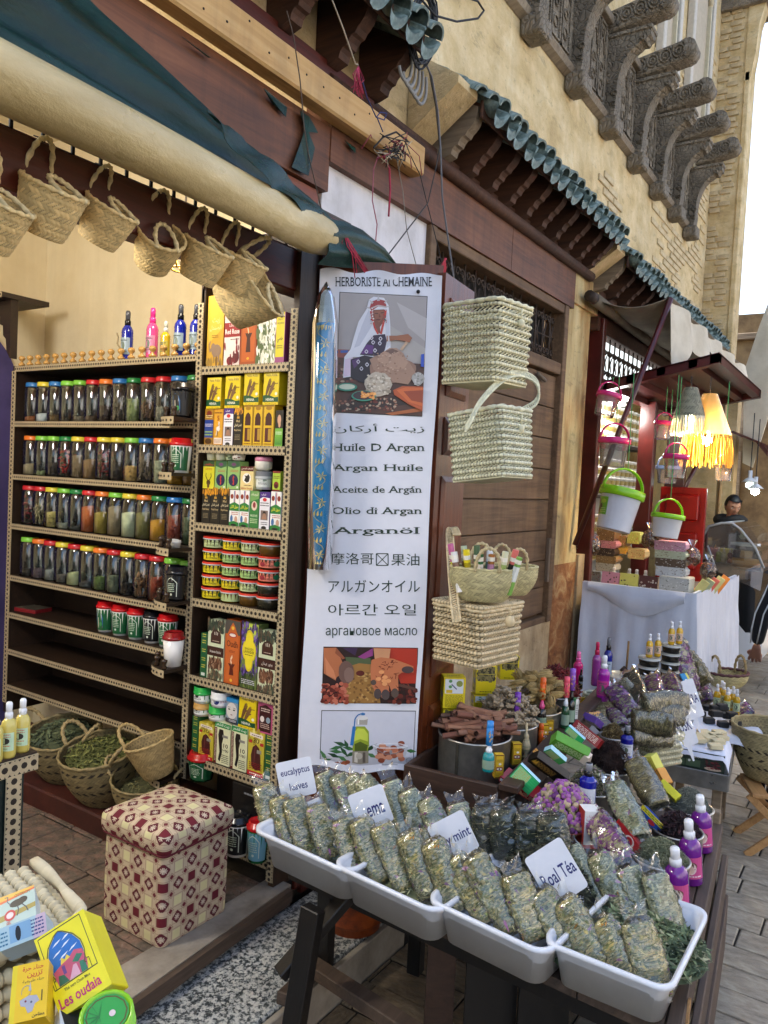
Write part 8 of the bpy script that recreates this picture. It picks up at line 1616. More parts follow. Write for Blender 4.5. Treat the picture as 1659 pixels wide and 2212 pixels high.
m=MB();m.slab(lambda u,v:(X0-.035-.02*math.sin(v*3),Y1-.05-.68*u,ZT_+.09-(.06+.14*math.sin(PI*u*.9)**2)*v),24,6,(.006,0,0));m.build('folded_edge',whitecloth,tb)
MB().box(X0,X1,Y0,Y0+.02,ZT_,ZT_+.088).box(X0,X0+.02,Y0,Y1,ZT_,ZT_+.088).build('tray_edge',whitecloth,tb)
NB=[('d',.02,.02,.98,.98,['#4a3a30','#5c4636'],12,.05)]
def blk(Zf,x0,x1,yt,yb,X_,d,col,label,items=None,lean=0,cat='nougat slab',name='nougat_slab',b=.008,grp='sweets on the cloth table',tl=0):
 p,q,t=oX(Zf(x0,yb),X_),oX(Zf(x1,yb),X_),oX(Zf(x0,yt),X_);w,h=p.y-q.y,t.z-p.z
 return carton(name,label,cat,w*.98,d,h,col,items,TM(p,(0,0,R(-90)))@Matrix.Rotation(R(lean),4,'X')@Matrix.Rotation(R(tl),4,'Y'),grp,mt=card if items else matte,b=b)
blk(ZR2,330,472,700,850,5.66,.03,'#c98892','pink nougat slab with dark nuts leaning at the table front',[('r',0,0,1,1,'#cf8c96')]+NB,-8)
blk(ZR2,474,622,712,858,5.66,.03,'#d6cc62','yellow nougat slab with dark nuts leaning at the table front',[('r',0,0,1,1,'#d9cf66')]+NB,-8)
blk(ZR2,628,775,732,862,5.66,.03,'#57302a','brown nougat slab with white nuts leaning at the table front',[('r',0,0,1,1,'#5a332c'),('d',.02,.02,.98,.98,['#cfc4b4','#b9ab98'],14,.06)],-8)
SPK=lambda c,s:[('r',0,0,1,1,c),('d',0,0,1,1,s,60,.03)]
blk(ZR2,790,1030,738,878,5.66,.2,'#b9b9b0','grey white nougat block wrapped in film at the cloth corner',SPK('#bcbcb4',['#8a8a80','#d6d6d0']))
for k,(yt,yb,c_,w)in enumerate(((658,735,'#c4c6c6','white'),(592,660,'#5c4a3a','brown'),(530,592,'#b4bca0','pistachio green'),(455,530,'#c090a4','pink'))):blk(ZR2,765-k*3,1008,yt,yb,5.74,.16,c_,f"{w} film wrapped nougat piece in the pile above the grey block",SPK(c_,['#8c7c6c','#dcdad4','#6c5c4c']),b=.02)
for k,(yt,yb,c_,w)in enumerate(((632,700,'#b3ab98','pale sandy'),(575,632,'#8a6e48','tan nut'),(515,575,'#3e302a','dark date'),(455,512,'#bf7c84','rose pink'),(365,455,'#7a5a38','wide walnut'),(322,366,'#a08a5c','honey'))):blk(ZR2,290+k*2,440+(k%2)*15,yt,yb,6.1,.2,c_,f"{w} film wrapped sweet block in the pile near the wall",SPK(c_,['#5a4632','#c9b894','#3a2c20']),b=.02)
for(x0,x1,yt,yb,c_,w)in((460,530,420,510,'#8a6a3c','amber nut'),(540,640,390,480,'#a8a850','green yellow candied'),(450,540,500,560,'#c99a3c','orange peel'),(545,680,520,600,'#b9a06a','sesame'),(232,330,700,800,'#c4c4c0','white paper wrapped')):blk(ZR2,x0,x1,yt,yb,6.25,.18,c_,f"{w} sweet packet behind the nougat slabs",SPK(c_,['#c03a4a','#d8c88a','#6a5030']),b=.02)
for k,(x,c_,w)in enumerate(((1020,'#d8cc80','pale yellow'),(1065,'#b9c49a','mint green'),(1105,'#cf6a5a','coral red'),(1150,'#c2c48a','soft lime'),(1190,'#d8873c','orange'))):
 p=oX(ZR2(x+50,850-k*14),5.85+.12*k);m=MB();m.bev(-.013,.013,-.03,.03,0,.15,c_,.003);o=m.build('nougat_slab',matte);o.matrix_world=TM((p.x,p.y,ZT_+.03),(R(32),0,R(8)));tag(o,f"{w} nougat slice leaning in the row at the lane side",'nougat slab','sweets on the cloth table')
for k,(x,y,c_)in enumerate(((560,700,'#9aa03c'),(620,690,'#c0b88a'),(690,690,'#7a3a1c'),(440,680,'#a8a078'))):
 p=oX(ZR2(x,y),5.85);bottle(f"small {['olive green', 'pale', 'amber red', 'straw coloured'][k]} syrup bottle behind the nougat slabs",TM((p.x,p.y,ZT_+.02)),c_,'#d8d2c4',.17,.028,None,'#e8e4dc','syrup_bottle','syrup bottles on the sweets table',False)
alm=MB().lathe([(0,-1),(.5,-.6),(.62,0),(.4,.6),(0,1)],7,'#8a5a34')
for(x,y,s,w)in((720,520,1,'tall clear bag of brown nuts tied at the neck beside the post'),(815,470,1.1,'clear bag of almonds with twisted neck on the pile'),(245,580,1.3,'clear bag of red brown dates against the pilaster'),(1180,760,.9,'clear bag of brown sweets at the lane side'),(1050,660,1,'clear bag of mixed pistachio sweets by the slices')):
 p=oX(ZR2(x,y),5.9);o=thing('nut_bag',w,'bag',TM((p.x,p.y,p.z),(0,0,0),s),'clear bags of nuts and dates');m=MB();rr=random.Random(x)
 for k in range(150):a,b_=rr.uniform(0,6.28),rr.uniform(-1.3,1.5);q=.052*math.cos(b_)**.5 if math.cos(b_)>0 else .01;m.add(alm.v,alm.f,[vary(rr.choice(['#8a5a34','#6e4224','#a06c40']),.2,rr)for _ in alm.f],True,TM((q*math.cos(a),q*math.sin(a),.07+.055*math.sin(b_)),(rr.random()*3,rr.random()*3,0),.010))
 m.build('nuts',herb,o);MB().lathe([(.03,0),(.06,.03),(.062,.08),(.04,.125),(.01,.14),(.012,.15),(.035,.19)],14,rib=.1,nr=14,cap=False).build('film',bagm,o)
def pail(label,Zf,cx,yb,yt,w,X_,col,lidc,mt,clr=None,hcol=None,tilt=0,lab=False,cordtop=None):
 p=oX(Zf(cx,yb),X_);t=oX(Zf(cx,yt),X_);h=t.z-p.z;a,b=oX(Zf(cx-w/2,yt),X_),oX(Zf(cx+w/2,yt),X_);r=(a.y-b.y)/2
 M=TM(t,(0,0,R(-40)))@Matrix.Rotation(R(tilt),4,'Y')@Matrix.Translation((0,0,-h));o=thing('bucket',label,'bucket',M,'buckets hanging before the sweets shop')
 m=MB();m.lathe([(.001,.004),(r*.76,.004),(r*.78,0),(r*.8,.006),(r*.95,h*.9),(r,h*.92)],28,col);m.build('body',mt,o)
 if lidc:MB().lathe([(r*1.03,h*.80),(r*1.08,h*.82),(r*1.08,h),(r*.98,h*1.01),(r*.95,h*.97),(0,h*.97)],28,lidc,rib=.008,nr=28).build('lid',gloss,o)
 m=MB();m.tube([(r*1.1*math.cos(t_),.0,h*.97+r*1.05*math.sin(t_))for t_ in np.linspace(-.1,PI+.1,15)],r*.06,6,hcol or lidc or '#cfd2d6',flat=2.2);m.build('handle',gloss,o)
 if lab:
  m=MB();F=lambda u,v,f:((r*(.84+.09*v)*1.01+f)*math.cos(PI*.75+u*.9+.25),(r*(.84+.09*v)*1.01+f)*math.sin(PI*.75+u*.9+.25),h*(.3+.42*v))
  for k in range(6):m.add([F(k/6,0,0),F((k+1)/6,0,0),F((k+1)/6,1,0),F(k/6,1,0)],[(0,1,2,3)],'#6fae2a')
  art(m,F,[('e',.2,.75,.2,.18,'#7a5034'),('e',.25,.2,.2,.18,'#6a4030'),('e',.45,.45,.18,.18,'#4a3020'),('e',.7,.75,.2,.12,'#a8c83c'),('s',.5,.1,.95,.4,'#c8dc8c',3)],.0008);m.build('label',card,o)
 top_=M@Vector((0,0,h*.97+r*1.02));ct=Vector((top_.x,top_.y,2.42))if cordtop is None else cordtop
 cord('string','thin green cord of the '+' '.join(label.split()[:11]),[top_,top_.lerp(ct,.5),ct],.003,'#4aa05a')
 return o
PK='#d02a72'
pail('white bucket with lime green lid and nut label hanging lowest at the pole',ZR2,510,390,55,330,5.45,'#dfe4ee','#8cc81e',gloss,tilt=12,lab=True)
pail('second white bucket with lime green lid hanging by the almonds',ZR2,870,440,250,250,5.6,'#dfe0e2','#8cc81e',gloss,tilt=6)
pail('small clear bucket with pink lid hanging highest by the pilaster',ZR,405,1290,1110,190,5.6,'#ffffff',PK,bucketm,tilt=14)
pail('wide clear bucket with pink lid hanging behind the pole',ZR,445,1690,1460,235,5.6,'#ffffff',PK,bucketm,tilt=3)
pail('clear bucket with pink lid hanging beneath the flap middle',ZR,840,1470,1330,150,6.2,'#ffffff',PK,bucketm,tilt=5)
pail('clear bucket with pink lid and upright handle before the fringed lamps',ZR,932,1780,1590,195,5.7,'#ffffff',PK,bucketm,tilt=2)
pail('clear bucket with pale blue lid hanging behind the pink lidded ones',ZR,865,1820,1680,180,6.4,'#ffffff','#7a98dc',bucketm)
pail('clear bucket without lid below the straw lamp',ZR,1310,1800,1660,150,6.0,'#ffffff',None,bucketm)
glow=emit('lit lamp bulb','#fff1cf',30)
for(cx,y0,y1,y2,w0,w1,X_,lb,c1,c2,en)in((1050,1060,1290,1430,100,250,5.8,'woven grey straw lampshade with white fringe, lit','#8f8a70','#e8e2c4',7),(1200,1110,1440,1670,110,380,5.9,'tall woven straw lampshade with long golden fringe, lit','#8c7444','#d9a53c',7)):
 t,b_,f_=oX(ZR(cx,y0),X_),oX(ZR(cx,y1),X_),oX(ZR(cx,y2),X_);r0,r1=(oX(ZR(cx-w0/2,y0),X_)-oX(ZR(cx+w0/2,y0),X_)).y/2,(oX(ZR(cx-w1/2,y1),X_)-oX(ZR(cx+w1/2,y1),X_)).y/2
 o=thing('hanging_lamp',lb,'lamp',TM((t.x,t.y,b_.z)),'fringed straw lamps');h=t.z-b_.z;hf=b_.z-f_.z
 weave(lambda v:(r1+(r0-r1)*v,h*v),9,26,.004,c1,seed=int(cx),su=3,sv=3).build('lamp_shade',shadem if cx>1100 else straw,o)
 m=MB();rr=random.Random(cx)
 for k in range(230):
  a=2*PI*k/230+rr.uniform(-.02,.02);q=r1*rr.uniform(.92,1.06);e=rr.uniform(.85,1.12);m.tube([(r1*math.cos(a),r1*math.sin(a),.004),(q*1.05*math.cos(a),q*1.05*math.sin(a),-hf*.5),(q*1.08*math.cos(a+rr.uniform(-.08,.08)),q*1.08*math.sin(a),-hf*e)],.0028,3,vary(c2,.2,rr),caps=False)
 stuff(m.build('fringe',straw,o));m=MB();m.lathe([(0,-.045),(.03,-.03),(.036,0),(.02,.04),(.012,.06),(0,.065)],12,'#ffffff');bl=m.build('bulb',glow,o);bl.location=(0,0,-.03)
 cord('lamp_cord','x',[Vector((0,0,h)),Vector((0,0,2.44-b_.z if 2.44>t.z else h+.02))],.004,'#2a2420',parent=o)
 L=bpy.data.lights.new('lamp_light','POINT');L.energy=en;L.color=(1,.78,.45);L.shadow_soft_size=.04;lo=bpy.data.objects.new('lamp_light',L);COL.objects.link(lo);lo.location=(t.x,t.y,b_.z-.09)
fr=thing('display_fridge','black and white pastry display fridge with curved glass hood','display fridge');XF=7.6
Pf=lambda pts,x=XF:[oX(ZR2(*p),x)for p in pts]
MB().prism(Pf([(1240,700),(1380,760),(1540,830),(1560,870),(1545,1180),(1480,1190),(1430,1130),(1390,1130),(1380,880),(1110,640),(1108,620)]),(1.3,0,0),'#15171a').build('body',gloss,fr)
MB().prism(Pf([(1380,1130),(1430,1130),(1480,1190),(1620,1200),(1600,1410),(1400,1400)]),(1.2,0,0),'#c3cad2').build('lower_panel',gloss,fr)
hood=[(1108,640),(1112,480),(1190,345),(1290,322),(1375,322),(1440,370),(1560,520),(1625,680),(1600,860)]
MB().add(Pf(hood),[tuple(range(9))]).build('end_glass',glassm,fr)
m=MB();H_=Pf(hood[1:8]);m.grid(lambda u,v:lerpP(H_,u)+Vector((1.3*v,0,0)),24,4);m.build('glass_hood',glassm,fr)
m=MB();m.tube(H_,.012,6,'#9aa0a2');m.tube([H_[2],H_[2]+Vector((1.3,0,0))],.01,6,'#b0b4b6');m.tube(Pf([(1180,500),(1250,700)]),.01,6,'#a0a4a6');m.build('hood_frame',gloss,fr)
for(x0,x1,y)in((1240,1600,520),(1380,1620,690)):a,b_=oX(ZR2(x0,y),XF+.1),oX(ZR2(x1,y),XF+.1);MB().box(XF+.1,XF+1.1,b_.y,a.y,a.z,a.z+.01,'#b8c2c2').build('glass_shelf',glassm,fr)
p=oX(ZR2(1480,665),XF+.3);o=MB().lathe([(.001,0),(.12,0),(.13,.03),(.12,.07),(0,.075)],22,['#8a5a2c','#b07a34','#c48a3a','#c9923e']).build('cake',matte);o.location=(p.x,p.y,p.z);tag(o,'round golden cake on the lower glass shelf of the fridge','cake')
p=oX(ZR2(1480,500),XF+.3);o=MB().lathe([(.001,0),(.13,0),(.13,.025),(0,.03)],22,'#d8dcdc').build('cake_plate',gloss);o.location=p;tag(o,'white plate of pastries on the upper glass shelf','plate')
for k,(x,y)in enumerate(((1515,1810),(1558,1860))):
 p=oX(ZR(x,y),8.6);o=thing('bare_bulb',['white enamel lamp holder with dim bulb','bare glowing white bulb beside the enamel lamp'][k],'lamp',TM(p));MB().lathe([(.08,0),(.05,.03),(.02,.05),(.02,.12),(0,.12)],14,'#d0d4d4').build('lamp_shade',gloss,o)
 b_=MB().lathe([(0,-.07),(.035,-.05),(.04,-.02),(.02,.01)],12,'#ffffff').build('bulb',emit('cold bulb','#e8fff8',12 if k else 1.5),o)
 cord('lamp_cord','x',[Vector((0,0,.12)),Vector((0,0,.7))],.005,'#2a2a2a',parent=o)
m=MB();Q=[oX(ZR(*p),8.9)for p in((1360,1415),(1560,1490),(1659,1610),(1659,1560),(1600,1490),(1380,1400))];tag(MB().prism(Q,(.9,0,0)).build('far_shutter',maroon),'second maroon shutter propped open further along the lane','shutter')
tag(MB().prism([oX(p,9.2)for p in((1659,655),(1640,705),(1608,800),(1604,1000),(1625,1010),(1659,900))],(.05,0,0)).build('hanging_sheet',palecanvas),'pale cloth sheet hanging high at the lane bend','cloth')
# METAL TABLE AT THE LANE
TZ=.27
c0,c1,c2=oZ(ZD(790,1115),TZ),oZ(ZD(1340,1225),TZ),oZ(ZD(1500,895),TZ)
mv=(c0-c1).normalized();mu=Vector((mv.y,-mv.x,0));mu.normalize();mw=(c0-c1).length;ml=min(.95,(c2-c1).length)
MM=Matrix((mu,mv,Vector((0,0,1)))).transposed().to_4x4();MM.translation=(c1.x,c1.y,0)
mt_=thing('metal_table','low table with zinc clad edges and grey wooden legs','table',MM)
zinc=mat('dull zinc sheet',[(.3,'#6c6c6a'),(.55,'#94938f'),(.8,'#aaa9a4')],scale=5,rough=.35,metal=.75,bst=.15,rr=(.25,.55))
for n,b in(('table_top',(0.004,ml,0.004,mw,TZ-.02,TZ-.004)),('zinc_edge',(-.006,.002,-.004,mw,TZ-.075,TZ+.006)),('zinc_edge',(.0,ml,-.008,-.0,TZ-.075,TZ+.006))):MB().bev(*b,b=.002).build(n,zinc,mt_)
for(a,b)in((.03,.02),(.03,mw-.07),(ml-.08,.02),(ml-.08,mw-.07)):MB().bev(a,a+.045,b,b+.045,PZ,TZ-.02,b=.004).build('leg',greywood,mt_)
MB().bev(.03,ml-.03,.03,.06,PZ+.03,PZ+.07,b=.004).build('stretcher',greywood,mt_)
def TP(Zf,px,z):return oZ(Zf(*px),z)
A,B=TP(ZD,(865,1115),TZ),TP(ZD,(1310,1205),TZ)
AM=[('r',0,0,1,1,'#26342c'),('t','Al Majhoul',.06,.62,.32,.82,'#d8d8d0','b'),('t','المجهول',.42,.6,.62,.84,'#d8d8d0','b'),('r',.04,.1,.3,.48,'#4a5f48'),('r',.32,.1,.58,.5,'#4a5f48'),('e',.38,.42,.025,.07,'#d8dcd4'),('e',.8,.14,.15,.1,'#b9a692'),('d',.68,.12,.92,.6,['#5a1420','#7a2430','#3a0c14'],36,.035)]
yv=(A-B).normalized();xv=Vector((yv.y,-yv.x,0));Mx=Matrix((-yv,xv,Vector((0,0,1)))).transposed().to_4x4();Mx.translation=(A.x,A.y,TZ);wB=(A-B).length
carton('date_box','dark green Al Majhoul date box holding white soap bars','box',wB,.30,.085,'#26342c',AM,Mx,side=[('r',0,0,1,1,'#22302a')],top=[('r',.02,.02,.98,.98,'#d5dae6')])
def paper(label,M,w,d,seed):
 m=MB();m.slab(lambda u,v:(w*u,d*v,.006+.012*abs(noise.noise(Vector((u*4,v*4,seed))))-.05*max(0,u-.93)/.07-.03*max(0,.06-v)/.06),20,20,(0,0,.001),'#d6dcea');o=m.build('tissue_paper',cloth);o.matrix_world=M;return tag(o,label,'paper')
paper('white tissue paper lining the date box',Mx@Matrix.Translation((-.01,-.01,.085)),wB+.03,.28,3)
Ap=TP(ZD,(1040,860),TZ+.06);Ma=Mx.copy();Ma.translation=(Ap.x,Ap.y,TZ+.05);paper('pale blue white paper under the black soap bars',Ma,.36,.30,6)
rr=random.Random(4);bar=MB().bev(-.5,.5,-.5,.5,0,1,'#ffffff',.09)
def bars(Zf,L,z0,sz,col,nm,lbs,grp):
 for k,(x,y,zz)in enumerate(L):
  p=TP(Zf,(x,y),z0+zz);m=MB();m.add(bar.v,bar.f,vary(col,.12,rr));o=m.build(nm,matte);o.matrix_world=TM(p,(0,0,R(-52)+rr.uniform(-.12,.12)),sz);tag(o,f"{lbs}, {k+1 if False else ['front corner', 'front middle', 'front outer', 'second row', 'centre', 'second row outer', 'upper layer', 'rear', 'rear middle', 'rear outer', 'topmost', 'back edge'][k]} piece",'soap bar',grp)
bars(ZD,[(1190,800,0),(1300,830,0),(1400,825,0),(1120,745,0),(1230,745,0),(1330,760,.02),(1250,745,.035),(1370,755,.035),(1180,700,.0),(1300,705,.02),(1240,700,.03),(1290,690,.04)],TZ+.06,(.055,.042,.032),'#2a2b2c','black_soap_bar','black amber bar in the heap','black bars on the pale paper')
bars(ZD,[(1240,1000,0),(1110,950,0),(1260,960,0),(1140,915,0),(1255,915,.0),(1290,930,0),(1150,890,0),(1270,890,0),(1090,930,0),(1200,940,.0)],TZ+.10,(.062,.05,.022),'#cfc49e','white_soap_bar','cream musk bar in the date box','cream bars in the date box')
def sign2(label,cx,cy,X0,w,h,rot,tx,word=None):return sign(label,cx,cy,ZD,X0,w,h,rot,tx)
sign('white card handwritten MUSK standing in the date box',980,825,ZD,3.72,.10,.19,20,[('t','MUSK',.08,.36,.92,.64,INK,'hand')])
sign('white card handwritten AMBRA beside the black bars',1035,615,ZD,3.95,.10,.19,20,[('t','AMBRA',.06,.38,.94,.62,INK,'hand')])
for k,(x,y)in enumerate(((1250,670),(1300,655),(1330,700),(1375,690),(1405,715),(1285,640))):
 p=TP(ZD,(x,y),TZ+.05);bottle(f"golden oil spray behind the black bars, {['first from the card', 'second', 'third, front row', 'fourth', 'nearest the basket', 'rear one'][k]}",TM((p.x,p.y,TZ+.04)),'#c9a01c','#e6e9ec',.15,.02,'#c8d8b0','#eef0f4','oil_bottle','golden oil sprays',False)
for(a,b_,z1,z2,k,w,lb)in((ZD(1180,640),ZD(1130,500),.3,.36,'r',1.2,'rosebud bag beside the dark rimmed basket'),(ZD(1090,640),ZD(960,430),.3,.44,'s',1.3,'striped seed bag leaning behind the AMBRA card'),(ZD(1060,560),ZD(930,120),.4,.72,'r',1.5,'tall stacked bag of purple sachets before the cloth'),(ZD(1170,500),ZD(980,230),.4,.6,'s',1.5,'slanting bundle of silvery sachets before the white cloth'),(ZD(1500,740),ZD(1440,650),.28,.3,'r',1.2,'dark crinkled bag beside the pale paper')):
 bag(k,oZ(a,z1),oZ(b_,z2),lb,w)
quadbox('blue and yellow card behind the AMBRA sign',ZD(1040,560),ZD(960,410),ZD(1090,540),.46,.55,.47,.01,'#3a8ac0',[('r',0,0,1,1,'#3f90c4'),('r',0,.7,1,1,'#dcd66a'),('e',.5,.4,.2,.3,'#e8e8e8')],'printed_card')
c=TP(ZD,(1290,530),.2);o=thing('palm_basket','shallow palm basket with dark red rim and two loop handles','basket',TM((c.x+.2,c.y,.18),(0,0,R(-40)),1.15));link('body',bP,o,Matrix.Diagonal((1.3,1,.8,1)))
for sd in(-1,1):hb=link('handle',handle_mesh(.05,.12,.008,'#8a7850'),o);hb.matrix_local=Matrix.Translation((sd*.1,0,.08))@Matrix.Rotation(R(90),4,'Z')
m=MB();rope(m,[(.138*math.cos(t),.106*math.sin(t),.094)for t in np.linspace(0,2*PI,25)[:-1]],.009,'#4a2428',closed=True);m.build('rim',straw,o)
bG,rG=palm_basket(.2,.12,.27,18,60,'#a2946a',bands={5:('#3a3024',2,1),8:('#3a3024',3,1),11:('#3a3024',2,1)},seed=31,bulge=.015,hr=.008)
c=oZ((1612,1640),-.0);o=thing('palm_basket','deep palm basket with dark dashes on the wooden stool by the lane','basket',TM((4.55,.47,.12),(0,0,.4),1.0));link('body',bG,o);link('rim',rG,o)
fs_=thing('folding_stool','pale wooden folding stool standing beside the metal table','stool',TM((4.45,.42,PZ),(0,0,R(20))))
for k in range(3):MB().bev(-.15,.15,-.15+k*.11,-.07+k*.11,.30,.32,b=.003).build('seat_slat',palewood,fs_)
for sx in(-.13,.13):
 for sg in(-1,1):
  m=MB();a,b_=Vector((sx+.012*sg,-.16*sg,0)),Vector((sx+.012*sg,.16*sg,.3));z=(b_-a).normalized();M=Matrix((Vector((1,0,0)),z.cross(Vector((1,0,0))),z)).transposed().to_4x4();M.translation=a;m.bev(-.008,.008,-.018,.018,0,(b_-a).length,b=.002,M=M);m.build('leg',palewood,fs_)
MB().tube([(-.14,0,.15),(.14,0,.15)],.01,8).build('cross_bar',palewood,fs_)
ps=thing('plastic_stool','dark brown plastic stool with openwork legs behind the folding stool','stool',TM((5.0,.42,PZ),(0,0,.3)))
MB().lathe([(.15,.36),(.16,.38),(.15,.40),(0,.402)],24,'#2c211d').build('seat',gloss,ps)
for k in range(4):
 a=PI/4+k*PI/2;P=[Vector((q*math.cos(a),q*math.sin(a),z))for q,z in((.125,.37),(.14,.28),(.16,.12),(.175,0))];MB().tube(P,[.03,.026,.022,.026],8,'#2c211d').build('leg',gloss,ps)
MB().lathe([(.135,.25),(.142,.32),(.13,.37)],24,'#33271f',cap=False,rib=.03,nr=24).build('skirt',gloss,ps)
# POUF, COUNTER, GAS BOTTLE
def _pouf():
 m,nt,b=newmat('burgundy patterned fabric');tc=nd(nt,'ShaderNodeTexCoord');gm_=nd(nt,'ShaderNodeNewGeometry')
 sp=nd(nt,'ShaderNodeSeparateXYZ');nt.links.new(tc.outputs['Object'],sp.inputs[0]);sn=nd(nt,'ShaderNodeSeparateXYZ');nt.links.new(tc.outputs['Normal'],sn.inputs[0])
 def M_(op,a,b_=0.0,c=None):
  n=nd(nt,'ShaderNodeMath',operation=op)
  for i,v in enumerate((a,b_)+((c,)if c is not None else())):
   if hasattr(v,'links'):nt.links.new(v,n.inputs[i])
   else:n.inputs[i].default_value=v
  return n.outputs[0]
 ax,ay,az=(M_('ABSOLUTE',sn.outputs[i])for i in range(3))
 top=M_('GREATER_THAN',az,.6);sx=M_('GREATER_THAN',ax,ay)
 u=M_('ADD',M_('MULTIPLY',M_('SUBTRACT',1,sx),sp.outputs[0]),M_('MULTIPLY',sx,sp.outputs[1]));v=sp.outputs[2]
 u=M_('ADD',M_('MULTIPLY',M_('SUBTRACT',1,top),u),M_('MULTIPLY',top,sp.outputs[0]));v=M_('ADD',M_('MULTIPLY',M_('SUBTRACT',1,top),v),M_('MULTIPLY',top,sp.outputs[1]))
 u=M_('MULTIPLY',u,17.0);v=M_('MULTIPLY',v,17.0)
 def cell(p,q):return M_('SUBTRACT',M_('FRACT',p),.5),M_('SUBTRACT',M_('FRACT',q),.5)
 a,c=cell(u,v);aa,cc=M_('ABSOLUTE',a),M_('ABSOLUTE',c);par=M_('MODULO',M_('ABSOLUTE',M_('ADD',M_('FLOOR',u),M_('FLOOR',v))),2.0)
 sq=M_('LESS_THAN',M_('MAXIMUM',aa,cc),.27);di=M_('LESS_THAN',M_('ADD',aa,cc),.40)
 a2,c2=cell(M_('ADD',u,.5),M_('ADD',v,.5));dd=M_('ADD',M_('ABSOLUTE',a2),M_('ABSOLUTE',c2));sm=M_('LESS_THAN',dd,.16);ln=M_('LESS_THAN',M_('ABSOLUTE',M_('SUBTRACT',dd,.24)),.018);ln2=M_('LESS_THAN',M_('ABSOLUTE',M_('SUBTRACT',M_('MAXIMUM',aa,cc),.34)),.012)
 rad=M_('SQRT',M_('ADD',M_('MULTIPLY',a,a),M_('MULTIPLY',c,c)));ang=M_('ARCTAN2',c,a);pet=M_('LESS_THAN',rad,M_('MULTIPLY',M_('ABSOLUTE',M_('COSINE',M_('MULTIPLY',ang,4.0))),.2))
 fu=M_('MODULO',M_('ABSOLUTE',M_('FLOOR',u)),2.0);red=M_('MULTIPLY',par,di);crm=M_('MULTIPLY',M_('SUBTRACT',1,par),M_('MULTIPLY',sq,M_('SUBTRACT',1,fu)));rd2=M_('MULTIPLY',M_('SUBTRACT',1,par),M_('MULTIPLY',sq,fu))
 col=mixc(nt,ln,'#cbb99d','#7c4a44');col=mixc(nt,ln2,col,'#8a6a58');col=mixc(nt,sm,col,'#6e1a2a');col=mixc(nt,crm,col,'#dcd6a4');col=mixc(nt,rd2,col,'#6a1226');col=mixc(nt,red,col,'#5e1224');col=mixc(nt,M_('MULTIPLY',M_('MULTIPLY',red,pet),1.0),col,'#d9cdb8')
 nt.links.new(mixc(nt,1,col,ramp(nt,noise_n(nt,tc.outputs['Object'],9,5),[(.3,.82),(.7,1.0)]),'MULTIPLY'),b.inputs['Base Color']);b.inputs['Roughness'].default_value=.8
 bump(nt,b,noise_n(nt,tc.outputs['Object'],220,2),.2,.002);return m
pf=_pouf();pa,pb2,pc=oZ((211,1984),0),oZ((346,2057),0),oZ((495,1966),0)
pu=(pc-pb2);D1=pu.length;pu.normalize();pv_=Vector((-pu.y,pu.x,0));D2=(pa-pb2).length
PM=Matrix((pu,pv_,Vector((0,0,1)))).transposed().to_4x4();PM.translation=(pb2.x,pb2.y,0);po=thing('pouf','square upholstered pouf in burgundy and cream geometric fabric','pouf',PM@Matrix.Translation((D1/2,D2/2,0)))
def pbox(z0,z1,w,d,nz,puff,nm):
 m=MB();n=28
 def sf(u,v):
  P=rrect(w,d,.022,6);k=len(P);t=u*k;i=int(t)%k;f=t-int(t);x=P[i][0]+(P[(i+1)%k][0]-P[i][0])*f;y=P[i][1]+(P[(i+1)%k][1]-P[i][1])*f;e=puff*math.sin(PI*v)**.5;L=math.hypot(x,y);return(x*(1+e/L),y*(1+e/L),z0+(z1-z0)*v)
 m.grid(sf,96,nz);m.grid(lambda u,v:(lambda p:(p[0]*v,p[1]*v,z1+.028*(1-v**4)))(sf(u,1.0)),96,10);return m.build(nm,pf,po)
pbox(.004,.315,D1-.012,D2-.012,12,.003,'body');pbox(.322,.385,D1+.006,D2+.006,8,.008,'cushion_lid')
m=MB();m.tube([(x,y,.318)for x,y in rrect(D1+.004,D2+.004,.024,6)],.004,6,'#5e1a26',closed=True);m.build('piping',cloth,po)
ct=thing('counter','dark green black counter edged with inlaid bone strips at the photo edge','counter');ca2=oD((80,1622),1.75);cx1=ca2
cu=Vector((1,0,0));cw_=Vector((-cu.y,cu.x,0));zt_=ca2.z
MB().prism([ca2,ca2-cu*.9,ca2-cu*.9+cw_*.5,ca2+cw_*.5],(0,0,.012),M=Matrix.Translation((0,0,-.012))).build('top_board',darkshelf,ct)
q=ca2-cu*.03;MB().prism([q-Vector((0,0,.04)),q-cu*.85-Vector((0,0,.04)),q-cu*.85+cw_*.45-Vector((0,0,.04)),q+cw_*.45-Vector((0,0,.04))],(0,0,-zt_+.04),'#10201f').build('cabinet_side',attr_mat('dark green lacquer',.35,var=.2),ct)
trim('top_trim',ca2-cu*.9-Vector((0,0,.04))-cw_*.003,cu,UZ,-cw_,.9,.036,ct);trim('upright_trim',q-cu*.045-cw_*.004-Vector((0,0,zt_)),UZ,cu,-cw_,zt_-.04,.036,ct)
for k,(x,y,t)in enumerate(((47,1622,1505),(17,1634,1512),(-12,1645,1530))):
 b=oZ((x,y),zt_);bottle(f"argan oil spray bottle with pale green label, {['nearest the counter corner', 'middle of the three', 'cut by the photo edge'][k]}",TM(b,(0,0,.4)),'#c6b65c','#e4e7ea',top_h(b,(x,t))*.98,.0165,'#bcd8b8','#eef0f2','oil_bottle','argan oil sprays on the counter',False,label_art=[('e',.5,.55,.25,.18,'#2a2a26'),('t','Khadija',.2,.86,.8,.94,'#b8303a','b'),('s',.2,.74,.8,.82,'#b8303a',1),('t','100ml',.35,.1,.65,.18,'#2a4a2c'),('s',.2,.24,.8,.34,'#c05a3a',1)])
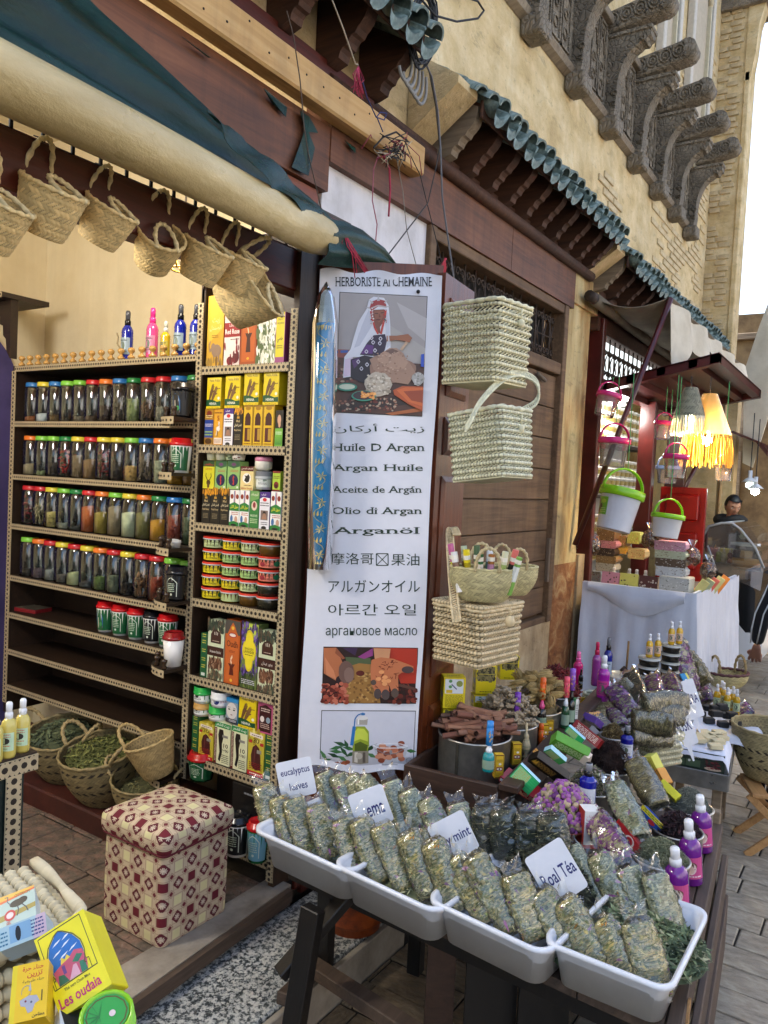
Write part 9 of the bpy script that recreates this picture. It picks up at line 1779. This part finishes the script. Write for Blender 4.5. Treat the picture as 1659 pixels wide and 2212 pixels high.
c=oZ((770,2015),GZ);c=oD((765,1960),2.9);gb=thing('gas_bottle','rusty orange gas bottle standing under the stall','gas bottle',TM((c.x,c.y,GZ)));rst=mat('rusty orange paint',[(.34,'#2c1c14'),(.42,'#7a3412'),(.6,'#a34c18'),(.8,'#b45c22')],scale=7,rough=.55,bst=.4,dist=1)
MB().lathe([(.10,0),(.10,.03),(.115,.035),(.12,.05),(.12,.2),(.123,.205),(.12,.21),(.12,.33),(.09,.38),(.04,.4),(0,.4)],32).build('tank',rst,gb);MB().lathe([(.06,.38),(.065,.46),(.06,.465)],20,cap=False).build('collar',rst,gb)
mb_=MB().box(2.38,2.5,1.88,2.0,GZ,.3).build('low_panel',redwood,door)
# NEAR BASKET TRAY WITH BOXES
nb0=oD((60,2130),1.05);NZ=nb0.z-.1
fz=lambda p,D:oD(ZK(*p),D)
wk=thing('straw_basket','large pale woven straw chest nearest the camera carrying tea boxes','basket')
K0,K1,K2=fz((930,600),1.22),fz((320,230),1.40),fz((-500,560),1.35)
zt2=(K0.z+K1.z)/2;P4=[Vector((p.x,p.y,zt2))for p in(K0,K1)];u_=(P4[0]-P4[1]).normalized();w2=Vector((-u_.y,u_.x,0));
if w2.dot(Vector((-1,0,0)))<0:w2=-w2
Lc=(P4[0]-P4[1]).length;rr=random.Random(8)
WM=Matrix((u_,w2,Vector((0,0,1)))).transposed().to_4x4();WM.translation=P4[1]-u_*.01;wk.matrix_world=WM
def wrapc(P0,P1,col):
 P0,P1=Vector(P0),Vector(P1);n=int((P1-P0).length/.0032);q_=[vary(col,.13,rr)for _ in range(n//3+2)]
 m=MB();m.tube([P0.lerp(P1,i/n)+Vector((0,.0012*math.sin(i*.21),0))for i in range(n+1)],.0115,8,[tuple(c*(.55 if i%5==0 else 1)for c in q_[i//5])for i in range(n+1)],rf=lambda i,a:.66+.42*abs(math.sin(PI*i/5+.3*math.cos(a))));m.build('coil',straw,wk)
for k in range(17):wrapc((0,.01+k*.0225,0),(Lc,.01+k*.0225,0),'#c9bd9c')
for k in range(4):wrapc((0,-.014,-.024-.026*k),(Lc,-.014,-.024-.026*k),'#bfb18c');wrapc((Lc+.006,-.01,-.024-.026*k),(Lc+.006,.37,-.024-.026*k),'#bfb18c')
m=MB();rope(m,[(0,-.012,.012),(Lc*.5,-.016,.012),(Lc-.03,-.012,.012),(Lc,.02,.012),(Lc+.004,.2,.012),(Lc,.36,.012)],.009,'#cfc4a6');m.build('rim',straw,wk)
MB().box(.0,Lc,0,.36,-.3,-.018,'#8a7a58').build('chest_body',straw,wk)
def pbx(label,P,D,th,col,items,name,sd=None):
 """box front from three photo corners: low-left, low-right, top-left with their distances"""
 A,B,C=(fz(p,d)for p,d in zip(P,D));u=B-A;w=u.length;u.normalize();v=C-A;v=v-u*v.dot(u);h=v.length;v.normalize();n_=u.cross(v)
 if n_.dot(Vector((0,0,HC))-A)<0:n_=-n_
 M=Matrix((u,-n_,v)).transposed().to_4x4();M.translation=A;mb=MB();mb.bev(0,w,0,th,0,h,col,.0012);o=mb.build(name,card);o.matrix_world=M;tag(o,label,'box','boxes on the near straw chest')
 m=MB();art(m,lambda a,b,f:(a*w,-f,b*h),items,.00015);m.build('printed_front',card,o)
 if sd:m=MB();art(m,lambda a,b,f:(-f,th*(1-a),b*h),sd,.00015);m.build('printed_side',card,o)
 return o
ox=lambda cx,cy,s,c='#16171a':[('e',cx,cy,.19*s,.1*s,c),('e',cx+.12*s,cy+.03*s,.12*s,.09*s,c),('l',[(cx-.16*s,cy+.0*s),(cx-.24*s,cy+.12*s),(cx-.22*s,cy+.24*s),(cx-.3*s,cy+.25*s)],.02*s,'#5a6068'),('l',[(cx,cy-.08*s),(cx+.02*s,cy-.2*s),(cx-.02*s,cy-.34*s)],.025*s,'#3a4048'),('l',[(cx+.1*s,cy-.07*s),(cx+.2*s,cy-.2*s),(cx+.24*s,cy-.32*s)],.025*s,'#3a4048')]
pbx('iridescent OSTRICH gel box lying on the near straw chest',[(0,720),(395,560),(-60,400)],(1.16,1.18,1.22),.04,'#b9c8cc',[('r',-.25,0,1,1,'#a9c0b8'),('p',[(-.25,.7),(1,.95),(1,1),(-.25,1)],'#e0b04a'),('p',[(-.25,.15),(1,.3),(1,.45),(-.25,.35)],'#9a8a3c'),('p',[(-.25,.72),(1,.88),(1,.94),(-.25,.8)],'#d86a3a'),('t','OSTRICH',.42,.82,.86,.92,'#6a6a14','serif')]+ox(.5,.62,1.2)+[('e',.28,.3,.16,.17,'#b82a34'),('e',.28,.3,.1,.1,'#d8c8c8'),('t','GEL',.18,.03,.3,.12,'#c02a2a','b')],'ostrich_gel_box')
pbx('iridescent side face box with small ostrich picture',[(0,960),(515,760),(-30,720)],(1.12,1.14,1.14),.05,'#b4c8d4',[('r',-.2,0,1,1,'#a8c4cc'),('p',[(.7,0),(1,0),(1,1),(.8,1)],'#c8b0c0'),('r',.22,.15,.68,.92,'#7fa8c8'),('e',.4,.5,.06,.34,'#14161a'),('s',.68,.1,.95,.9,'#2a3a7a',5),('s',-.1,.1,.18,.8,'#2a6a8a',4)],'ostrich_gel_box')
arch_=[(.12,.40),(.16,.42),(.13,.47),(.1,.56),(.12,.68),(.2,.8),(.36,.9),(.42,.93),(.5,.9),(.66,.8),(.75,.68),(.76,.56),(.72,.46),(.68,.42),(.72,.4)]
TEA_=[('r',0,0,1,1,'#ecdf1e'),('l',[(.06,.31),(.06,.97),(.9,.97),(.9,.31),(.06,.31)],.014,'#4a4a24'),('p',[(x,y)for x,y in arch_],'#2f6fb8')]+[('p',[(x,y),(x+.12,y+.02),(x+.2,y+.05),(x+.08,y+.035)],'#dfe6ee')for x,y in((.25,.78),(.4,.72),(.2,.66),(.45,.8),(.3,.6),(.5,.63))]+[('p',[(.14,.42),(.14,.5),(.3,.54),(.34,.6),(.45,.56),(.6,.62),(.74,.58),(.76,.42),(.72,.32),(.16,.32)],'#c4586e'),('p',[(.3,.54),(.34,.62),(.4,.58),(.45,.62),(.5,.57)],'#e2c84a'),('p',[(.5,.5),(.62,.56),(.72,.52),(.6,.46)],'#3a7a5c'),('p',[(.16,.32),(.2,.44),(.3,.42),(.36,.32)],'#3a6a50'),('p',[(.6,.32),(.62,.46),(.72,.44),(.72,.32)],'#3a7a5c'),('p',[(.36,.32),(.5,.46),(.56,.46),(.58,.32)],'#dba6b4'),('r',.3,.42,.36,.52,'#6a4a8a'),('l',[(x-.02 if x<.4 else x+.02,y)for x,y in arch_],.016,'#5c5a2c'),('l',[(.1,.31),(.1,.44),(.14,.44)],.01,'#4a4a24'),('l',[(.8,.31),(.8,.44),(.76,.44)],.01,'#4a4a24'),('t','Thé vert Chun Mee',.22,.24,.72,.275,'#4a4a24','serif'),('t','Les oudaia',.06,.07,.86,.2,'#c0266a','b')]
pbx('big yellow green tea box printed Les oudaia with kasbah picture',[(660,1690),(1215,1310),(305,880)],(1.0,1.02,1.05),.075,'#e6da1c',TEA_,'tea_box',[('r',0,0,1,1,'#cfc018'),('s',.12,.1,.4,.9,'#8a8214',22),('s',.55,.1,.85,.9,'#8a8214',22)])
pbx('yellow henna box with red Arabic title and silver brooch',[(90,1760),(500,1660),(-100,1180)],(.96,.97,1.0),.05,'#e0b814',[('r',0,0,1,1,'#e4bc18'),('r',0,0,.14,1,'#dfc81c'),('t','حناء حرة',.28,.84,.86,.95,'#c0301c','b'),('t','تزرين',.42,.72,.84,.83,'#c0301c','b'),('t','حناء طبيعية',.3,.64,.9,.71,'#3a3018'),('l',[(.42+.13*math.cos(t),.5+.1*math.sin(t))for t in np.linspace(-1,3.6,10)],.015,'#8a8a84'),('p',[(.52,.66),(.56,.5),(.48,.5)],'#b0b0b0'),('p',[(.25,.36),(.5,.42),(.72,.4),(.8,.3),(.68,.26),(.62,.14),(.5,.12),(.42,.24),(.3,.26)],'#a8a8b0'),('e',.42,.33,.03,.02,'#7a2a2a'),('e',.58,.3,.03,.02,'#5a5a66'),('t','مطاحن',.62,.02,.95,.1,'#3a3018','b'),('s',.84,.15,.9,.6,'#6a5a14',1)],'henna_box')
c=fz((1200,1540),1.0);o=tub('balm_jar','white balm jar with lime green lid and cannabis leaf print',axisM(c-Vector((0,0,.045)),c+Vector((-.02,-.014,.03))),.033,.046,'#dcdccc','#86c426',.018,lipc='#8ccc2a')
m=MB();art(m,lambda a,b,f:((a-.5)*.058,(b-.5)*.058,.0448+f),[('e',.5,.5,.48,.48,'#2f9a4a'),('l',[(.5+.43*math.cos(t),.5+.43*math.sin(t))for t in np.linspace(0,2*PI,13)],.03,'#5a4a2c'),('p',[(.5+.4*math.cos(t),.48+.4*math.sin(t))for t in np.linspace(-.4,3.0-PI*2+PI*.6+.9,8)],'#e4ecec')]+[('p',[(.5,.34),(.5+.3*math.cos(t)-.03,.36+.3*math.sin(t)),(.5+.34*math.cos(t),.36+.34*math.sin(t)),(.53,.36)],'#2c7a44')for t in(-2.6,-2.1,-1.57,-1,-.5,.1,3.0)]+[('e',.52,.62,.08,.07,'#d8c8c8')],.0003);m.build('printed_top',card,o).matrix_local=TM((0,0,0),(0,0,R(-70)))
p_=fz((600,1960),.97);carton('wrapped_packet','black and white striped packet at the bottom photo edge','box',.09,.05,.03,'#d8dade',None,TM(p_-Vector((0,0,.02)),(.2,.2,-.5)),top=[('r',0,0,1,1,'#dcdfe4'),('p',[(.1,0),(.4,0),(.3,1),(0,1)],'#16171c'),('p',[(.55,0),(.75,0),(.7,1),(.5,1)],'#16171c'),('r',.8,.3,1,.7,'#c87a4a')])
# PEOPLE
def skin_mesh(name,J,E,mt,col,parent,sub=2,root=0):
 me=bpy.data.meshes.new(name);me.from_pydata([j[0]for j in J],E,[]);o=bpy.data.objects.new(name,me);COL.objects.link(o);o.parent=parent
 md=o.modifiers.new('skin','SKIN');md.use_smooth_shade=True
 for i,j in enumerate(J):r=j[1];me.skin_vertices[0].data[i].radius=(r,r)if not hasattr(r,'__len__')else r
 me.skin_vertices[0].data[root].use_root=True
 s_=o.modifiers.new('sub','SUBSURF');s_.levels=s_.render_levels=sub
 me.materials.append(mt);return o
def solid(name,c,rough=.7):m,nt,b=newmat(name);b.inputs['Base Color'].default_value=c4(hx(c));b.inputs['Roughness'].default_value=rough;f=noise_n(nt,coords(nt),120,3);bump(nt,b,f,.2,.002);return m
SK1,SK2=solid('warm skin','#a5745a',.5),solid('tan skin','#8e6350',.5);BLK,NAVY,DEN,HAIR,WOOL=solid('black coat','#0d0d0f'),solid('navy track top','#10141d'),solid('blue denim','#5c7ca6'),solid('dark hair','#0c0908',.5),solid('brown wool','#4a4238',.95)
def head(parent,c,yaw,pitch,skm,hm,s=1,beanie=False):
 g=bpy.data.objects.new('head',None);COL.objects.link(g);g.parent=parent;g.matrix_local=TM(c,(0,0,yaw))@Matrix.Rotation(pitch,4,'Y')@Matrix.Diagonal((s,s,s,1))
 m=MB()
 def F(u,v):
  a=2*PI*u;t=PI*v;r=math.sin(t);x,y,z=r*math.cos(a)*.092,r*math.sin(a)*.074,-math.cos(t)*.118
  if z<0:k=1+z*2.6*(.7+.3*abs(math.sin(a)));y*=max(.5,k*1.02);x=x*max(.62,1+z*1.4)+.012*(-z/.118)
  f=max(0,math.cos(a))
  x+=.022*math.exp(-((y/.011)**2+((z+.012)/.02)**2))*f+.008*math.exp(-((y/.02)**2+((z+.052)/.009)**2))*f-.010*math.exp(-(((abs(y)-.031)/.016)**2+((z-.012)/.014)**2))*f+.006*math.exp(-((z-.036)/.012)**2)*f+.008*math.exp(-((y/.02)**2+((z+.092)/.016)**2))*f
  return(x,y,z)
 m.grid(F,48,36);m.build('face',skm,g)
 m=MB()
 for s_ in(-1,1):m.lathe([(0,-.012),(.012,-.006),(.016,.004),(0,.012)],8,M=TM((-.004,s_*.075,-.005),(0,0,0),(.9,.45,1.6)))
 m.build('ears',skm,g)
 e=MB()
 for s_ in(-1,1):
  e.lathe([(0,-.010),(.009,-.004),(.009,.004),(0,.010)],8,'#d8d2c8',M=TM((.072,s_*.031,.010),(0,0,0),(.7,1.2,.5)));e.lathe([(.004,-.003),(.004,.003)],8,'#1a100c',M=TM((.079,s_*.031,.009),(0,PI/2,0),.9));e.tube([(.078,s_*.016,.030),(.082,s_*.03,.034),(.070,s_*.046,.030)],.0035,5,'#120c0a')
 e.tube([(.079,-.022,-.056),(.088,0,-.054),(.079,.022,-.056)],.004,6,'#7a4238');e.build('features',gloss,g)
 m=MB();k=1.07 if not beanie else 1.14
 m.grid(lambda u,v:(lambda p,a:Vector((p[0]*k-.006,p[1]*k,max(p[2],(.078 if math.cos(a)>.35 else(.0 if math.cos(a)>-.3 else-.07))if not beanie else .03)*1.0*k+.004+(.004*math.sin(u*60)if beanie else .004*noise.noise(Vector((u*30,v*20,0)))))))(F(u,.5+.5*v if math.cos(2*PI*u)>-.3 else .25+.75*v),2*PI*u),48,22);m.build('hat' if beanie else 'hair',hm,g)
 return g
def hand(parent,M,skm):
 g=bpy.data.objects.new('hand',None);COL.objects.link(g);g.parent=parent;g.matrix_local=M
 skin_mesh('palm',[((0,0,.03),.026),((0,0,-.01),(.022,.026)),((0,0,-.05),(.018,.038)),((0,0,-.085),(.016,.040))],[(0,1),(1,2),(2,3)],skm,None,g)
 for k,(y,L)in enumerate(((-.030,.8),(-.010,.95),(.011,1),(.031,.88))):skin_mesh('finger',[((0,y*.8,-.065),.010),((.002,y,-.095),.0098),((.022,y,-.125*L),.0092),((.048,y*.95,-.118*L),.0085),((.050,y*.9,-.092*L),.0075)],[(0,1),(1,2),(2,3),(3,4)],skm,None,g)
 skin_mesh('thumb',[((.002,.024,-.03),.013),((.02,.042,-.06),.012),((.038,.032,-.085),.0105),((.055,.012,-.098),.009)],[(0,1),(1,2),(2,3)],skm,None,g);return g
def figure(label,loc,yaw,top,legs,skm,hm,sh,L,Rr,pitch=0,beanie=False,s=1,hd=0):
 """standing person; L, Rr = elbow and wrist points; +x is forward"""
 o=thing('person',label,'person',TM(loc,(0,0,yaw),s))
 J=[((0,0,.90),(.17,.13)),((0,0,1.12),(.15,.115)),((.01,0,1.3),(.18,.125)),((0,0,1.43),(.15,.10)),((0,0,1.52),.062)]
 E=[(0,1),(1,2),(2,3),(3,4)]
 for sg,(el,wr)in((1,L),(-1,Rr)):
  n=len(J);J+=[((0,sg*.17,1.42),.075),(el,.052),(tuple((a+b)/2 for a,b in zip(el,wr)),.045),(wr,.036)];E+=[(3,n),(n,n+1),(n+1,n+2),(n+2,n+3)]
 skin_mesh('jacket',J,E,top,None,o)
 skin_mesh('trousers',[((0,0,.95),(.15,.12)),((0,.09,.86),.095),((.01,.1,.5),.066),((0,.1,.1),.05),((0,-.09,.86),.095),((.01,-.1,.5),.066),((0,-.1,.1),.05)],[(0,1),(1,2),(2,3),(0,4),(4,5),(5,6)],legs,None,o)
 for sg in(-1,1):skin_mesh('shoe',[((-.05,sg*.1,.045),.045),((.06,sg*.1,.04),.045),((.15,sg*.1,.03),.032)],[(0,1),(1,2)],BLK,None,o,1)
 skin_mesh('neck',[((0,0,1.46),.055),((.01,0,1.58),.05),((.02,0,1.62),.045)],[(0,1),(1,2)],skm,None,o)
 for el,wr in(L,Rr):d=(Vector(wr)-Vector(el)).normalized();z=-d;x=Vector((0,1,0)).cross(z).normalized();y=z.cross(x);M=Matrix((x,y,z)).transposed().to_4x4();M.translation=Vector(wr)+d*.03;hand(o,M,skm)
 head(o,(.03,0,1.68),hd,pitch,skm,hm,1,beanie);return o
h=oX(ZR2(1368,185),8.9);figure('young man in black hooded coat looking down behind the fridge',(h.x,h.y,h.z-1.68*.98),R(214),BLK,BLK,SK1,HAIR,None,((.12,.27,1.2),(.32,.14,1.12)),((.12,-.27,1.2),(.32,-.14,1.12)),R(26),s=.98)
hd_=MB();hd_.tube([(h.x+.09*math.cos(t),h.y+.13*math.sin(t),h.z-.15+.02*math.sin(t*2))for t in np.linspace(0,2*PI,17)[:-1]],.045,8,closed=True);o=hd_.build('hood',BLK,bpy.data.objects['person']);o.matrix_parent_inverse=bpy.data.objects['person'].matrix_world.inverted()if False else TM((h.x,h.y,h.z-1.68*.98),(0,0,R(214)),.98).inverted()
h=oX(ZR2(1625,490),10.2);figure('passer-by in brown knitted hat further down the lane',(h.x,h.y,h.z-1.68),R(200),BLK,BLK,SK1,WOOL,None,((0,.25,1.15),(.08,.26,.9)),((0,-.25,1.15),(.08,-.26,.9)),0,True)
w=oD(ZR2(1545,1275),4.7);figure('person in navy track jacket with white piping and jeans, mostly cut off',(w.x-.14,w.y-.35,PZ),R(0),NAVY,DEN,SK2,HAIR,None,((.04,.30,1.13),((.14),.33,w.z-PZ)),((0,-.25,1.15),(.08,-.26,.9)),0)
po_=[o for o in bpy.data.objects if o.get('label','').startswith('person in navy')][0];m=MB()
for d_ in(-.028,.028):m.tube([(-.01,.20+d_,1.44),(-.02,.31+d_*.8,1.13),((-.02+.14)/2-.03,.33+d_*.8,(1.13+w.z-PZ)/2),(.10,.345+d_*.6,w.z-PZ+.01)],.0045,5,'#cfd4d8')
m.build('sleeve_piping',cloth,po_)
# LAMP AND ADDED SHELF LIGHT INSIDE THE HERB SHOP
lm=thing('brass_lamp','pierced brass pendant lamp glowing behind the hanging baskets','lamp',TM(oD((398,528),3.1)))
m=MB();[m.tube([(q_*math.cos(t),q_*math.sin(t),z)for t in np.linspace(0,2*PI,17)[:-1]],.004,4,'#b8923a',closed=True)for q_,z in((.03,.1),(.07,.07),(.1,.03),(.11,-.02),(.09,-.07),(.05,-.1))]
for k in range(10):a=2*PI*k/10;m.tube([(q_*math.cos(a+z*3),q_*math.sin(a+z*3),z)for q_,z in((.03,.1),(.07,.07),(.1,.03),(.11,-.02),(.09,-.07),(.05,-.1))],.004,4,'#c8a24a')
m.build('lamp_shade',tinm,lm);MB().lathe([(0,-.04),(.025,-.02),(.025,.02),(0,.04)],10).build('bulb',glow,lm);cord('lamp_cord','x',[Vector((0,0,.1)),Vector((0,0,1.27))],.004,'#3a3028',parent=lm)
for(n,l,e,c_,r_)in(('lamp_light',tuple(oD((398,528),3.1)),5,(1,.92,.8),.12),('shop_light',(.3,2.7,2.6),34,(1,.97,.93),.25)):  # second entry is an unseen light added to brighten the shelf fronts
 L=bpy.data.lights.new(n,'POINT');L.energy=e;L.color=c_;L.shadow_soft_size=r_;lo=bpy.data.objects.new(n,L);COL.objects.link(lo);lo.location=l
m=MB();m.lathe([(.12,0),(.11,.03),(0,.03)],20,'#ffffff');o=m.build('shop_fixture',emit('fill fixture glow','#fff0d0',6));o.location=(.3,2.7,2.68);tag(o,'round fixture added for the unseen shelf fill light in the herb shop','lamp')  # disc added so the shelf fill light has a fixture
lo.location=(.3,2.7,2.6)
